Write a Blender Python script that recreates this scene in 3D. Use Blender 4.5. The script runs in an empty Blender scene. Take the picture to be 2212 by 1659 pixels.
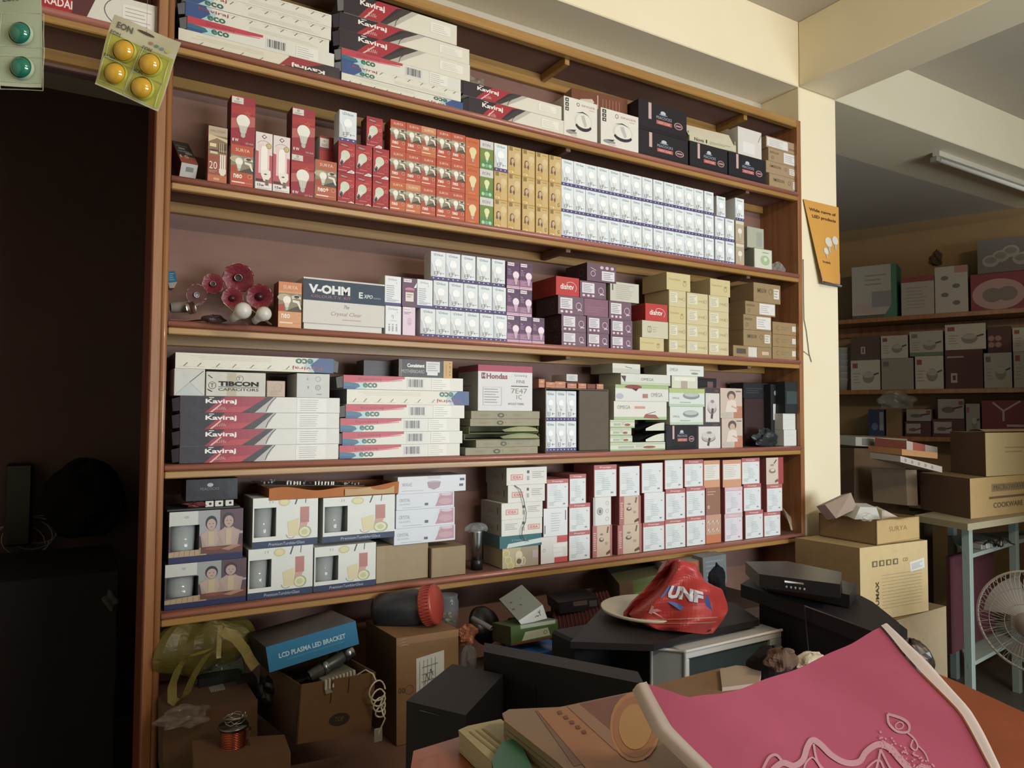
import bpy, math, random
from mathutils import Vector, Matrix
random.seed(7)
R_ = random.Random(11)
sc = bpy.context.scene
COL = bpy.data.collections.new('shop'); sc.collection.children.link(COL)

# ------------------------------------------------------------------ camera
CAM = Vector((0.0, -2.2, 1.5)); FPX = 1560.0
AX = Vector((0.857140, 0.024900, 0.514482))     # world X, Y, Z axes seen in camera coords (right, down, forward)
AY = Vector((-0.515067, 0.033233, 0.856506))
AZ = Vector((0.004229, -0.999137, 0.041310))
cam_d = bpy.data.cameras.new('camera'); cam = bpy.data.objects.new('camera', cam_d); COL.objects.link(cam)
cam_d.sensor_width = 36.0; cam_d.lens = FPX / 2212.0 * 36.0; cam_d.clip_start = 0.05; cam_d.clip_end = 60
right = Vector((AX[0], AY[0], AZ[0])); down = Vector((AX[1], AY[1], AZ[1])); fwd = Vector((AX[2], AY[2], AZ[2]))
m = Matrix.Identity(4)
for r in range(3):
    m[r][0] = right[r]; m[r][1] = -down[r]; m[r][2] = -fwd[r]; m[r][3] = CAM[r]
cam.matrix_world = m
sc.camera = cam

# ------------------------------------------------------------------ light and exposure
sc.view_settings.view_transform = 'Standard'; sc.view_settings.look = 'None'
sc.view_settings.gamma = 1.0; sc.view_settings.use_curve_mapping = False
sc.view_settings.exposure = 0.1
wd = bpy.data.worlds.new('overcast'); sc.world = wd; wd.use_nodes = True
bg = wd.node_tree.nodes['Background']; bg.inputs[0].default_value = (0.75, 0.87, 1.0, 1); bg.inputs[1].default_value = 0.8
def area(name, loc, target, sx, sy, power, color, spread=180):
    l = bpy.data.lights.new(name, 'AREA'); l.shape = 'RECTANGLE'; l.size = sx; l.size_y = sy; l.energy = power; l.color = color
    l.spread = math.radians(spread)
    o = bpy.data.objects.new(name, l); COL.objects.link(o); o.location = loc
    o.rotation_euler = (Vector(target) - Vector(loc)).to_track_quat('-Z', 'Y').to_euler()
    return o
# daylight through the open shop front behind the photographer, to the right
area('shopfront_daylight', (2.9, -5.0, 1.5), (2.3, 0.0, 1.3), 3.0, 1.1, 178, (0.88, 0.95, 1.0))
# added warm fill from above and behind, standing in for ceiling bounce
area('warm_bounce_fill', (1.6, -3.6, 3.1), (1.6, -0.5, 2.3), 1.2, 0.06, 42, (1.0, 0.84, 0.62))

# ------------------------------------------------------------------ pixel of the photograph -> point in the room
def ray(px, py):
    d = Vector((px - 1106.0, py - 829.5, FPX))
    return Vector((AX.dot(d), AY.dot(d), AZ.dot(d)))
def atY(px, py, Y=0.0):
    d = ray(px, py); return CAM + d * ((Y - CAM.y) / d.y)
def atZ(px, py, Z):
    d = ray(px, py); return CAM + d * ((Z - CAM.z) / d.z)
def atF(px, py, f):
    return CAM + ray(px, py) * (f / FPX)

# ------------------------------------------------------------------ colours and materials
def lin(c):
    g = .3 * c[0] + .59 * c[1] + .11 * c[2]; c = [.028 + .915 * (x * .86 + g * .14) for x in c]     # greyed and lifted, imitating haze in every colour
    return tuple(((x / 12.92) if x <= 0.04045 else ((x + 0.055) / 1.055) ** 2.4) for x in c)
def hx(s):
    s = s.lstrip('#'); return tuple(int(s[i:i + 2], 16) / 255.0 for i in (0, 2, 4))
MATS = {}
def attr_mat(name, rough=0.55, coat=0.0, metal=0.0, spec=0.5, noise=0.06, bump=0.0, trans=0.0, alpha=1.0):
    m = bpy.data.materials.new(name); m.use_nodes = True; nt = m.node_tree; b = nt.nodes['Principled BSDF']
    a = nt.nodes.new('ShaderNodeAttribute'); a.attribute_name = 'Col'
    tc = nt.nodes.new('ShaderNodeTexCoord'); n = nt.nodes.new('ShaderNodeTexNoise'); n.inputs['Scale'].default_value = 38; n.inputs['Detail'].default_value = 5
    nt.links.new(tc.outputs['Object'], n.inputs['Vector'])
    mr = nt.nodes.new('ShaderNodeMapRange'); mr.inputs[3].default_value = 1 - noise; mr.inputs[4].default_value = 1 + noise * .6
    nt.links.new(n.outputs[0], mr.inputs[0])
    mx = nt.nodes.new('ShaderNodeVectorMath'); mx.operation = 'SCALE'
    nt.links.new(a.outputs['Color'], mx.inputs[0]); nt.links.new(mr.outputs[0], mx.inputs['Scale'])
    nt.links.new(mx.outputs[0], b.inputs['Base Color'])
    b.inputs['Roughness'].default_value = rough; b.inputs['Metallic'].default_value = metal
    b.inputs['Specular IOR Level'].default_value = spec; b.inputs['Coat Weight'].default_value = coat
    b.inputs['Coat Roughness'].default_value = 0.18
    b.inputs['Transmission Weight'].default_value = trans; b.inputs['Alpha'].default_value = alpha
    if bump:
        n2 = nt.nodes.new('ShaderNodeTexNoise'); n2.inputs['Scale'].default_value = 14; n2.inputs['Detail'].default_value = 6
        nt.links.new(tc.outputs['Object'], n2.inputs['Vector'])
        bp = nt.nodes.new('ShaderNodeBump'); bp.inputs['Strength'].default_value = bump; bp.inputs['Distance'].default_value = 0.02
        nt.links.new(n2.outputs[0], bp.inputs['Height']); nt.links.new(bp.outputs[0], b.inputs['Normal'])
    MATS[name] = m; return m
attr_mat('card', 0.6, noise=0.05)
attr_mat('glossy_card', 0.42, coat=0.05, spec=0.35, noise=0.04, bump=0.06)
attr_mat('carton', 0.8, spec=0.25, noise=0.12)
attr_mat('plastic', 0.35, noise=0.04)
attr_mat('matte_plastic', 0.6, spec=0.35, noise=0.06)
attr_mat('cloth', 0.9, spec=0.15, noise=0.08, bump=0.05)
attr_mat('metal', 0.28, metal=1.0, noise=0.05)
attr_mat('film', 0.15, noise=0.05, bump=0.5, alpha=0.30)
attr_mat('bag', 0.4, noise=0.08, bump=0.3, alpha=0.85)
attr_mat('screen_glass', 0.06, noise=0.0, spec=0.9)
attr_mat('thin_bag', 0.35, noise=0.15, bump=0.4, alpha=0.62)
attr_mat('glass', 0.06, noise=0.0, alpha=0.32, spec=0.8)
def proc_mat(name, c1, c2, scale=(6, 6, 6), rough=0.5, bump=0.1, coat=0.0, detail=6, contrast=(0.3, 0.7), spec=0.5, noise_rough=0.6):
    m = bpy.data.materials.new(name); m.use_nodes = True; nt = m.node_tree; b = nt.nodes['Principled BSDF']
    tc = nt.nodes.new('ShaderNodeTexCoord'); mp = nt.nodes.new('ShaderNodeMapping'); mp.inputs['Scale'].default_value = scale
    n = nt.nodes.new('ShaderNodeTexNoise'); n.inputs['Scale'].default_value = 1.0; n.inputs['Detail'].default_value = detail; n.inputs['Roughness'].default_value = noise_rough
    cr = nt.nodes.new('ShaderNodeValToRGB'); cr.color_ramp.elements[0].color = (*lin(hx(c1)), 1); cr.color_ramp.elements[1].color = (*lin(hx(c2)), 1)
    cr.color_ramp.elements[0].position, cr.color_ramp.elements[1].position = contrast
    nt.links.new(tc.outputs['Object'], mp.inputs[0]); nt.links.new(mp.outputs[0], n.inputs['Vector']); nt.links.new(n.outputs[0], cr.inputs[0])
    nt.links.new(cr.outputs[0], b.inputs['Base Color']); b.inputs['Roughness'].default_value = rough
    b.inputs['Coat Weight'].default_value = coat; b.inputs['Specular IOR Level'].default_value = spec
    if bump:
        bp = nt.nodes.new('ShaderNodeBump'); bp.inputs['Strength'].default_value = bump; bp.inputs['Distance'].default_value = 0.01
        nt.links.new(n.outputs[0], bp.inputs['Height']); nt.links.new(bp.outputs[0], b.inputs['Normal'])
    MATS[name] = m; return m
proc_mat('cream_paint', '#ecdcb2', '#f3e6c4', (1.3, 1.3, 1.3), 0.6, 0.05)
proc_mat('ceiling_paint', '#bdb09a', '#cabea8', (1.0, 1.0, 1.0), 0.7, 0.05)
proc_mat('ochre_paint', '#8f6a38', '#a07a44', (1.2, 1.2, 1.2), 0.6, 0.05)
proc_mat('brown_board', '#765044', '#8b6455', (2.2, 2.2, 5), 0.62, 0.08, spec=0.3)
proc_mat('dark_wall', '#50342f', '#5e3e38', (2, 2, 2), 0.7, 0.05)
proc_mat('yellow_wood', '#9a6a2c', '#b5853c', (2.5, 40, 40), 0.38, 0.08, coat=0.2)
proc_mat('red_bead', '#a0584a', '#b56c58', (3, 40, 40), 0.38, 0.06, coat=0.25)
proc_mat('post_wood', '#8c5026', '#ab7040', (40, 40, 2.5), 0.38, 0.08, coat=0.25)
proc_mat('post_red', '#6e2413', '#84331c', (30, 30, 2.5), 0.4, 0.08, coat=0.2)
proc_mat('floor_tile', '#54504a', '#6a655c', (3, 3, 3), 0.4, 0.03)
proc_mat('orange_top', '#93401f', '#a84e28', (5, 5, 5), 0.35, 0.04, coat=0.2)

# ------------------------------------------------------------------ mesh builder
class MB:
    def __init__(s): s.v = []; s.f = []; s.c = []; s.m = []; s.sm = []; s.mats = []
    def mat(s, name):
        if name not in s.mats: s.mats.append(name)
        return s.mats.index(name)
    def add(s, verts, faces, col, mat='card', M=None, smooth=False):
        b = len(s.v); mi = s.mat(mat)
        for p in verts:
            p = Vector(p); s.v.append(tuple(M @ p) if M is not None else tuple(p))
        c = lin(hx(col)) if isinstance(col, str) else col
        for f in faces: s.f.append(tuple(b + i for i in f)); s.c.append(c); s.m.append(mi); s.sm.append(smooth)
    def box(s, x0, y0, z0, x1, y1, z1, col, mat='card', c=0.0008, M=None, cols=None):
        c = min(c, (x1 - x0) * .3, (y1 - y0) * .3, (z1 - z0) * .3)
        V = []; idx = {}
        for i, (xs, X) in enumerate(((1, x0), (-1, x1))):
            for j, (ys, Y) in enumerate(((1, y0), (-1, y1))):
                for k, (zs, Z) in enumerate(((1, z0), (-1, z1))):
                    idx[i, j, k, 0] = len(V); V.append((X, Y + ys * c, Z + zs * c))
                    idx[i, j, k, 1] = len(V); V.append((X + xs * c, Y, Z + zs * c))
                    idx[i, j, k, 2] = len(V); V.append((X + xs * c, Y + ys * c, Z))
        F = []; tag = []
        def q(a, t, flip):
            F.append(tuple(reversed(a)) if flip else tuple(a)); tag.append(t)
        for i in (0, 1): q([idx[i, 0, 0, 0], idx[i, 0, 1, 0], idx[i, 1, 1, 0], idx[i, 1, 0, 0]], 'LR'[i], i == 1)
        for j in (0, 1): q([idx[0, j, 0, 1], idx[1, j, 0, 1], idx[1, j, 1, 1], idx[0, j, 1, 1]], 'FB'[j], j == 1)
        for k in (0, 1): q([idx[0, 0, k, 2], idx[0, 1, k, 2], idx[1, 1, k, 2], idx[1, 0, k, 2]], 'DT'[k], k == 1)
        for j in (0, 1):
            for k in (0, 1): q([idx[0, j, k, 1], idx[1, j, k, 1], idx[1, j, k, 2], idx[0, j, k, 2]], 'E', (j + k) % 2 == 0)
        for i in (0, 1):
            for k in (0, 1): q([idx[i, 0, k, 0], idx[i, 1, k, 0], idx[i, 1, k, 2], idx[i, 0, k, 2]], 'E', (i + k) % 2 == 1)
        for i in (0, 1):
            for j in (0, 1): q([idx[i, j, 0, 0], idx[i, j, 1, 0], idx[i, j, 1, 1], idx[i, j, 0, 1]], 'E', (i + j) % 2 == 0)
        for i in (0, 1):
            for j in (0, 1):
                for k in (0, 1): q([idx[i, j, k, 0], idx[i, j, k, 1], idx[i, j, k, 2]], 'E', (i + j + k) % 2 == 1)
        cols = cols or {}
        for f, t in zip(F, tag): pass
        b = len(s.v); mi = s.mat(mat)
        for p in V:
            p = Vector(p); s.v.append(tuple(M @ p) if M is not None else tuple(p))
        for f, t in zip(F, tag):
            cc = cols.get(t, col)
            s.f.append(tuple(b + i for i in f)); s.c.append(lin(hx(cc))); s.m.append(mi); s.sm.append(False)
    def lathe(s, prof, col, mat='plastic', n=24, M=None, smooth=True, caps=True):
        # prof: list of (r, z)
        V = []; F = []
        for r, z in prof:
            for i in range(n):
                a = 2 * math.pi * i / n; V.append((r * math.cos(a), r * math.sin(a), z))
        for j in range(len(prof) - 1):
            for i in range(n):
                i2 = (i + 1) % n; F.append((j * n + i, j * n + i2, (j + 1) * n + i2, (j + 1) * n + i))
        if caps:
            F.append(tuple(reversed(range(n)))); F.append(tuple(range((len(prof) - 1) * n, len(prof) * n)))
        s.add(V, F, col, mat, M, smooth)
    def tube(s, pts, r, col, mat='plastic', n=8, M=None, closed=False):
        pts = [Vector(p) for p in pts]; V = []; F = []; N = len(pts); up = Vector((0.3, 0.1, 1)).normalized(); a = None
        for k, p in enumerate(pts):
            t = ((pts[(k + 1) % N] - pts[k - 1]) if closed else (pts[min(k + 1, N - 1)] - pts[max(k - 1, 0)])).normalized()
            if a is None:
                a = t.cross(up)
                if a.length < 1e-3: a = t.cross(Vector((1, 0, 0)))
            else: a = a - t * a.dot(t)
            a.normalize(); b = t.cross(a)
            rr = r[k] if isinstance(r, (list, tuple)) else r
            for i in range(n):
                g = 2 * math.pi * i / n; V.append(p + a * (rr * math.cos(g)) + b * (rr * math.sin(g)))
        for k in range(N if closed else N - 1):
            for i in range(n):
                i2 = (i + 1) % n; k2 = (k + 1) % N
                F.append((k * n + i, k * n + i2, k2 * n + i2, k2 * n + i))
        if not closed: F.append(tuple(range(n))); F.append(tuple(reversed(range((N - 1) * n, N * n))))
        s.add(V, F, col, mat, M, True)
    def grid(s, fn, nu, nv, col, mat='bag', M=None, smooth=True):
        V = [fn(i / nu, j / nv) for j in range(nv + 1) for i in range(nu + 1)]
        F = [(j * (nu + 1) + i, j * (nu + 1) + i + 1, (j + 1) * (nu + 1) + i + 1, (j + 1) * (nu + 1) + i) for j in range(nv) for i in range(nu)]
        s.add(V, F, col, mat, M, smooth)
    def prism(s, pts, z0, z1, col, mat='card', M=None, sidecol=None):
        n = len(pts); V = [(p[0], p[1], z1) for p in pts] + [(p[0], p[1], z0) for p in pts]
        A = sum(pts[i][0] * pts[(i + 1) % n][1] - pts[(i + 1) % n][0] * pts[i][1] for i in range(n))
        top = tuple(range(n)); bot = tuple(reversed(range(n, 2 * n))); S = [(i, i + n, (i + 1) % n + n, (i + 1) % n) for i in range(n)]
        if A < 0: top = tuple(reversed(top)); bot = tuple(reversed(bot)); S = [tuple(reversed(f)) for f in S]
        s.add(V, [top, bot], col, mat, M); s.add(V, S, sidecol or col, mat, M)
    def mesh(s, name):
        me = bpy.data.meshes.new(name); me.from_pydata(s.v, [], s.f)
        at = me.attributes.new('Col', 'FLOAT_COLOR', 'CORNER')
        flat = []
        for f, c in zip(s.f, s.c): flat.extend((c[0], c[1], c[2], 1.0) * len(f))
        at.data.foreach_set('color', flat)
        for mn in s.mats: me.materials.append(MATS[mn])
        me.polygons.foreach_set('material_index', s.m); me.polygons.foreach_set('use_smooth', s.sm)
        me.update(); return me

# ------------------------------------------------------------------ object helpers
def link(name, me, parent=None, loc=(0, 0, 0), rot=(0, 0, 0)):
    o = bpy.data.objects.new(name, me); COL.objects.link(o); o.location = loc; o.rotation_euler = rot
    if parent is not None: o.parent = parent
    return o
def tag(o, label=None, cat=None, group=None, kind=None):
    if label: o['label'] = label
    if cat: o['category'] = cat
    if group: o['group'] = group
    if kind: o['kind'] = kind
    return o
def empty(name, label, cat, loc=(0, 0, 0), rz=0.0, group=None):
    o = bpy.data.objects.new(name, None); COL.objects.link(o); o.location = loc; o.rotation_euler = (0, 0, rz)
    o.empty_display_size = 0.05
    return tag(o, label, cat, group)
def part(name, mb, parent, loc=(0, 0, 0), rot=(0, 0, 0), label=None):
    o = link(name, mb.mesh(name), parent, loc, rot)
    if label: o['label'] = label
    return o
def structure(name, mb, parent=None):
    o = link(name, mb.mesh(name), parent)
    if parent is None: o['kind'] = 'structure'
    return o

# ------------------------------------------------------------------ flat print: lettering and shapes on a face
GL = {}
def glyphs(s, bold=0.0):
    k = (s, bold)
    if k in GL: return GL[k]
    cu = bpy.data.curves.new('t', 'FONT'); cu.body = s; cu.resolution_u = 2; cu.offset = bold; cu.fill_mode = 'FRONT'
    o = bpy.data.objects.new('t', cu); COL.objects.link(o)
    dg = bpy.context.evaluated_depsgraph_get(); me = bpy.data.meshes.new_from_object(o.evaluated_get(dg))
    V = [(v.co.x, v.co.y) for v in me.vertices]; F = [tuple(p.vertices) for p in me.polygons]
    bpy.data.objects.remove(o); bpy.data.curves.remove(cu); bpy.data.meshes.remove(me)
    xs = [p[0] for p in V] or [0, 1]; ys = [p[1] for p in V] or [0, 1]
    x0, x1, y0, y1 = min(xs), max(xs), min(ys), max(ys)
    V = [(x - x0, y - y0) for x, y in V]
    GL[k] = (V, F, x1 - x0, y1 - y0); return GL[k]
class Art:
    """prints on a rectangle w x h metres; u,v in 0..1; fr maps (x, y, lift) to object space"""
    EPS = 0.00020
    def __init__(s, mb, w, h, fr, mat='card', flip=False): s.mb, s.w, s.h, s.fr, s.mat, s.flip, s.k = mb, w, h, fr, mat, flip, 0
    def _put(s, pts, faces, col, L):
        s.k += 1; l = L * s.EPS + s.k * .00003      # every shape lies a hair above the one before
        if s.flip: V = [s.fr((1 - u) * s.w, (1 - v) * s.h, l) for u, v in pts]
        else: V = [s.fr(u * s.w, v * s.h, l) for u, v in pts]
        s.mb.add(V, faces, col, s.mat)
    def poly(s, pts, col, L=1): s._put(pts, [tuple(range(len(pts)))], col, L)
    def rect(s, u0, v0, u1, v1, col, L=1): s.poly([(u0, v0), (u1, v0), (u1, v1), (u0, v1)], col, L)
    def ell(s, u, v, ru, rv, col, L=2, n=20, a0=0.0, a1=2 * math.pi):
        s.poly([(u + ru * math.cos(a0 + (a1 - a0) * i / n), v + rv * math.sin(a0 + (a1 - a0) * i / n)) for i in range(n)], col, L)
    def circ(s, u, v, r, col, L=2, n=18): s.ell(u, v, r / s.w, r / s.h, col, L, n)          # r in metres
    def ring(s, u, v, r, t, col, L=2, n=20):
        P = []; F = []
        for i in range(n):
            a = 2 * math.pi * i / n
            P += [(u + (r - t) / s.w * math.cos(a), v + (r - t) / s.h * math.sin(a)), (u + r / s.w * math.cos(a), v + r / s.h * math.sin(a))]
        for i in range(n): j = (i + 1) % n; F.append((2 * i, 2 * i + 1, 2 * j + 1, 2 * j))
        s._put(P, F, col, L)
    def line(s, u0, v0, u1, v1, t, col, L=2):   # t in metres
        dx = (u1 - u0) * s.w; dy = (v1 - v0) * s.h; l = math.hypot(dx, dy) or 1; nx = -dy / l * t / 2 / s.w; ny = dx / l * t / 2 / s.h
        s.poly([(u0 - nx, v0 - ny), (u1 - nx, v1 - ny), (u1 + nx, v1 + ny), (u0 + nx, v0 + ny)], col, L)
    def path(s, pts, t, col, L=2):
        for a, b in zip(pts, pts[1:]): s.line(a[0], a[1], b[0], b[1], t, col, L)
    def arc(s, u, v, ru, rv, a0, a1, t, col, L=2, n=10):
        s.path([(u + ru * math.cos(math.radians(a0 + (a1 - a0) * i / n)), v + rv * math.sin(math.radians(a0 + (a1 - a0) * i / n))) for i in range(n + 1)], t, col, L)
    def text(s, t, u, v, h, col, L=3, w=None, bold=0.0, ang=0.0, ital=0.0):
        """left-bottom at (u,v), height h (fraction of face height), optional width w (fraction of face width)"""
        V, F, tw, th = glyphs(t, bold)
        sy = h * s.h / (th or 1); sx = (w * s.w / tw) if w else sy
        ca, sa = math.cos(ang), math.sin(ang); P = []
        for x, y in V:
            x = x * sx + y * sy * ital; y = y * sy
            P.append((u + (x * ca - y * sa) / s.w, v + (x * sa + y * ca) / s.h))
        s._put(P, F, col, L)
    def lines(s, u0, v0, u1, v1, n, col, L=2, k=0.35, rnd=0.35, seed=1):
        r = random.Random(seed); dv = (v1 - v0) / n
        for i in range(n):
            e = u1 - (u1 - u0) * rnd * r.random(); a = v1 - (i + .5) * dv
            s.rect(u0, a - dv * k / 2, e, a + dv * k / 2, col, L)
    def barcode(s, u0, v0, u1, v1, L=2, seed=3, col='#22252a'):
        r = random.Random(seed); s.rect(u0 - .01, v0, u1 + .01, v1, '#d8d8d2', L); u = u0
        while u < u1:
            w = (u1 - u0) * r.choice((.02, .03, .05)); s.rect(u, v0 + (v1 - v0) * .12, min(u + w, u1), v1 - (v1 - v0) * .12, col, L + 1); u += w + (u1 - u0) * r.choice((.03, .04, .06))
MC = {}
def box_mesh(key, w, d, h, col='#e8e8e4', mat='card', art=None, side=None, cols=None, flip=False, lid=True, c=0.0008):
    """carton-board box, origin bottom centre, front at y=-d/2; art(A) prints on the front, side(A) on the left side"""
    k = (key, round(w, 4), round(d, 3), round(h, 4))
    if k in MC: return MC[k]
    mb = MB(); mb.box(-w / 2, -d / 2, 0, w / 2, d / 2, h, col, mat, cols=cols, c=c)
    if art: art(Art(mb, w, h, lambda x, y, l: (x - w / 2, -d / 2 - l, y), mat, flip))
    if side: side(Art(mb, d, h, lambda x, y, l: (-w / 2 - l, d / 2 - x, y), mat))
    if lid:   # tucked flap seam on top
        mb.box(-w / 2 + .0015, -d / 2 + .002, h - .0004, w / 2 - .0015, d / 2 - .004, h + .0003, (cols or {}).get('T', col), mat, c=.0002)
    me = mb.mesh(key); MC[k] = me; return me
def put(name, me, x, yf, z, d, label, cat='box', group=None, rz=0.0, parent=None):
    """x = centre, yf = front plane, z = bottom"""
    o = link(name, me, parent, (x, yf + d / 2, z), (0, 0, rz))
    return tag(o, label, cat, group)
ORD = ['first', 'second', 'third', 'fourth', 'fifth', 'sixth', 'seventh', 'eighth', 'ninth', 'tenth', 'eleventh', 'twelfth', 'thirteenth', 'fourteenth', 'fifteenth', 'sixteenth', 'seventeenth', 'eighteenth']
# boundary between bead and lip of the five shelves
SB = [2.528, 2.141, 1.736, 1.338, 0.937]
ST = [b + 0.019 for b in SB]
WALLY = 0.21
XL, XR = 0.205, 2.905
# ================================================================== the room
ZB, ZC = 3.065, 3.38          # beam soffit, ceiling
PX0, PX1 = XR + .005, 3.19    # pillar
mb = MB(); mb.box(-3.2, -5.2, -.05, 9, 6, 0, '#5c5850', 'floor_tile', c=0); structure('floor', mb)
mb = MB(); mb.box(-3.2, -5.3, ZC, 9, 0.0, ZC + .1, '#b9a886', 'ceiling_paint', c=0)
mb.box(-3.2, .46, ZB, 9, 6, ZB + .1, '#b9a886', 'ceiling_paint', c=0)
structure('ceiling', mb)
mb = MB(); mb.box(-3.2, 0.0, ZB, 9, .46, ZC + .1, '#e9d9a2', 'cream_paint', c=.004); structure('trim_1', mb)
mb = MB(); mb.box(PX0, -5.2, ZB, PX1, -.001, ZC + .0, '#e9d9a2', 'cream_paint', c=.004); structure('trim_2', mb)
mb = MB(); mb.box(PX0, 0.0, 0, PX1, .46, ZB, '#e9d9a2', 'cream_paint', c=.004); structure('wall_pillar', mb)
# wall behind the shelving, dark passage to the left, side walls, front wall with the open shop front
mb = MB(); mb.box(XL - .03, WALLY + .012, 0, PX0, WALLY + .2, ZB, '#b9a886', 'ceiling_paint', c=0)
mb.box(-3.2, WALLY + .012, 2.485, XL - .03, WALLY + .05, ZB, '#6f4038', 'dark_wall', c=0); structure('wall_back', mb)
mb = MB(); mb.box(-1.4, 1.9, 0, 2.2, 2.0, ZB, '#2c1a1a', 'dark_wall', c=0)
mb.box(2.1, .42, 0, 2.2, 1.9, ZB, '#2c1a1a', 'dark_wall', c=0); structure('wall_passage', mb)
mb = MB(); mb.box(-1.4, -5.2, 0, -1.3, 1.9, ZC, '#e9d9a2', 'cream_paint', c=0); structure('wall_left', mb)
WD = Vector((.389, -.921, 0)).normalized(); WN = Vector((-WD.y * -1, 0, 0))
WN = Vector((WD.y, -WD.x, 0))           # towards the room
WP = Vector((5.54, 1.61, 0)); WANG = math.atan2(WD.y, WD.x)
def onW(px, py, off=0.0):
    q = WP + WN * off; d = ray(px, py); t = (q - CAM).dot(WN) / d.dot(WN); return CAM + d * t
mb = MB(); Mw = Matrix.Translation(WP) @ Matrix.Rotation(WANG, 4, 'Z')
mb.box(-4.0, 0, 0, 9.0, .1, ZC, '#a98448', 'ochre_paint', c=0, M=Mw); structure('wall_right', mb)
mb = MB(); mb.box(2.0, 5.0, 0, 6, 5.1, ZB, '#a98448', 'ochre_paint', c=0); structure('wall_far', mb)
mb = MB(); mb.box(-1.4, -5.3, 0, 1.2, -5.2, ZC, '#e9d9a2', 'cream_paint', c=0); mb.box(1.2, -5.3, 2.7, 9, -5.2, ZC, '#e9d9a2', 'cream_paint', c=0)
mb.box(4.9, -5.3, 0, 9, -5.2, 2.7, '#e9d9a2', 'cream_paint', c=0); structure('wall_front', mb)
mb = MB(); mb.box(3.95, -1.3, 0, 6.6, -1.2, 2.45, '#e9d9a2', 'cream_paint', c=0); structure('wall_light_block', mb)  # added out of view to keep daylight off the right back wall
mb = MB(); mb.box(1.55, -2.35, 0, 2.35, -1.75, 1.05, '#8a6a4c', 'post_wood', c=.01); tag(link('light_block', mb.mesh('light_block')), 'plain brown wooden block counter on the open floor at the shop front', 'counter')  # unseen block, added to shade the goods below the lowest shelf

# ================================================================== the shelving
unit = empty('wall_shelving', 'built-in five-tier wooden wall shelving with reddish beads and yellow lips, filled with boxes', 'shelving', ((XL + XR) / 2, .1, 0))
U0 = -Vector(unit.location)
def upart(name, mb, parent=unit, label=None):
    o = part(name, mb, parent, (U0.x, U0.y, U0.z) if parent is unit else (0, 0, 0), label=label); return o
def bead(mb, x0, x1, z, y=-.009, r=.0100, mat='red_bead'):
    n = 12; V = []; F = []
    for x in (x0, x1):
        for i in range(n): a = 2 * math.pi * i / n; V.append((x, y + r * 1.1 * math.cos(a), z + r * math.sin(a)))
    for i in range(n): F.append((i, (i + 1) % n, n + (i + 1) % n, n + i))
    F.append(tuple(reversed(range(n)))); F.append(tuple(range(n, 2 * n))); mb.add(V, F, '#8f4436', mat, None, True)
for i, b in enumerate(SB):
    x0 = XL + .002; x1 = XR - .027
    mb = MB(); mb.box(x0, .004, b, x1, WALLY, b + .018, '#7a4a40', 'brown_board', c=.001); sb = upart('shelf_board', mb)
    mb = MB(); bead(mb, x0, x1, b + .0095); upart('bead', mb, sb, 'rounded reddish-brown wooden bead')
    mb = MB(); mb.box(x0, -.012, b - .020, x1, .012, b, '#a36a1e', 'yellow_wood', c=.003)
    upart('lip', mb, sb, 'yellow varnished wooden lip')
    if i < 4:
        mb = MB(); mb.box(x0, WALLY - .022, b - .034, x1, WALLY, b - .0005, '#8a5a2e', 'yellow_wood', c=.002); upart('batten', mb)
        for bx in (XL + 1.36, XL + 2.35):
            if i == 3 : continue
            mb = MB(); mb.box(bx, .013, b - .03, bx + .022, WALLY - .023, b - .0005, '#8a5a2e', 'brown_board', c=.002); upart('bracket', mb)
mb = MB(); mb.box(XL, WALLY, 0, XR - .0, WALLY + .011, 2.89, '#6f4038', 'brown_board', c=0); upart('back_panel', mb)
mb = MB(); mb.box(-1.28, WALLY, 2.485, XL - .044, WALLY + .011, 2.89, '#6f4038', 'brown_board', c=0); upart('back_panel', mb)
# overhead bay left of the post
b = SB[0]; mb = MB(); mb.box(-1.28, .004, b, XL - .045, WALLY, b + .018, '#7a4a40', 'brown_board', c=.001); sb = upart('shelf_board', mb)
mb = MB(); bead(mb, -1.28, XL - .045, b + .0095); upart('bead', mb, sb, 'rounded reddish-brown wooden bead')
mb = MB(); mb.box(-1.28, -.012, b - .020, XL - .045, .012, b, '#a36a1e', 'yellow_wood', c=.003); upart('lip', mb, sb, 'yellow varnished wooden lip')
mb = MB(); mb.box(-1.28, WALLY - .022, b - .034, XL - .045, WALLY, b - .0005, '#8a5a2e', 'yellow_wood', c=.002); upart('batten', mb)
# posts
mb = MB(); mb.box(XL - .043, -.016, 0, XL, WALLY + .01, 3.0, '#8c5026', 'post_red', c=.003)
mb.box(XL - .040, -.022, 0, XL - .016, -.0155, 3.0, '#8c5026', 'post_wood', c=.003); p = upart('post', mb)
mb = MB(); V = []
n = 10
mb.lathe([(.0085, 0), (.0085, 3.0)], '#8c5026', 'post_wood', 12, Matrix.Translation((XL - .008, -.017, 0))); upart('bead', mb, p, 'rounded pale varnished bead')
mb = MB(); mb.box(XR - .025, -.012, 0, XR + .002, WALLY + .01, 2.895, '#a36a1e', 'post_wood', c=.003); upart('post', mb)
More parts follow.
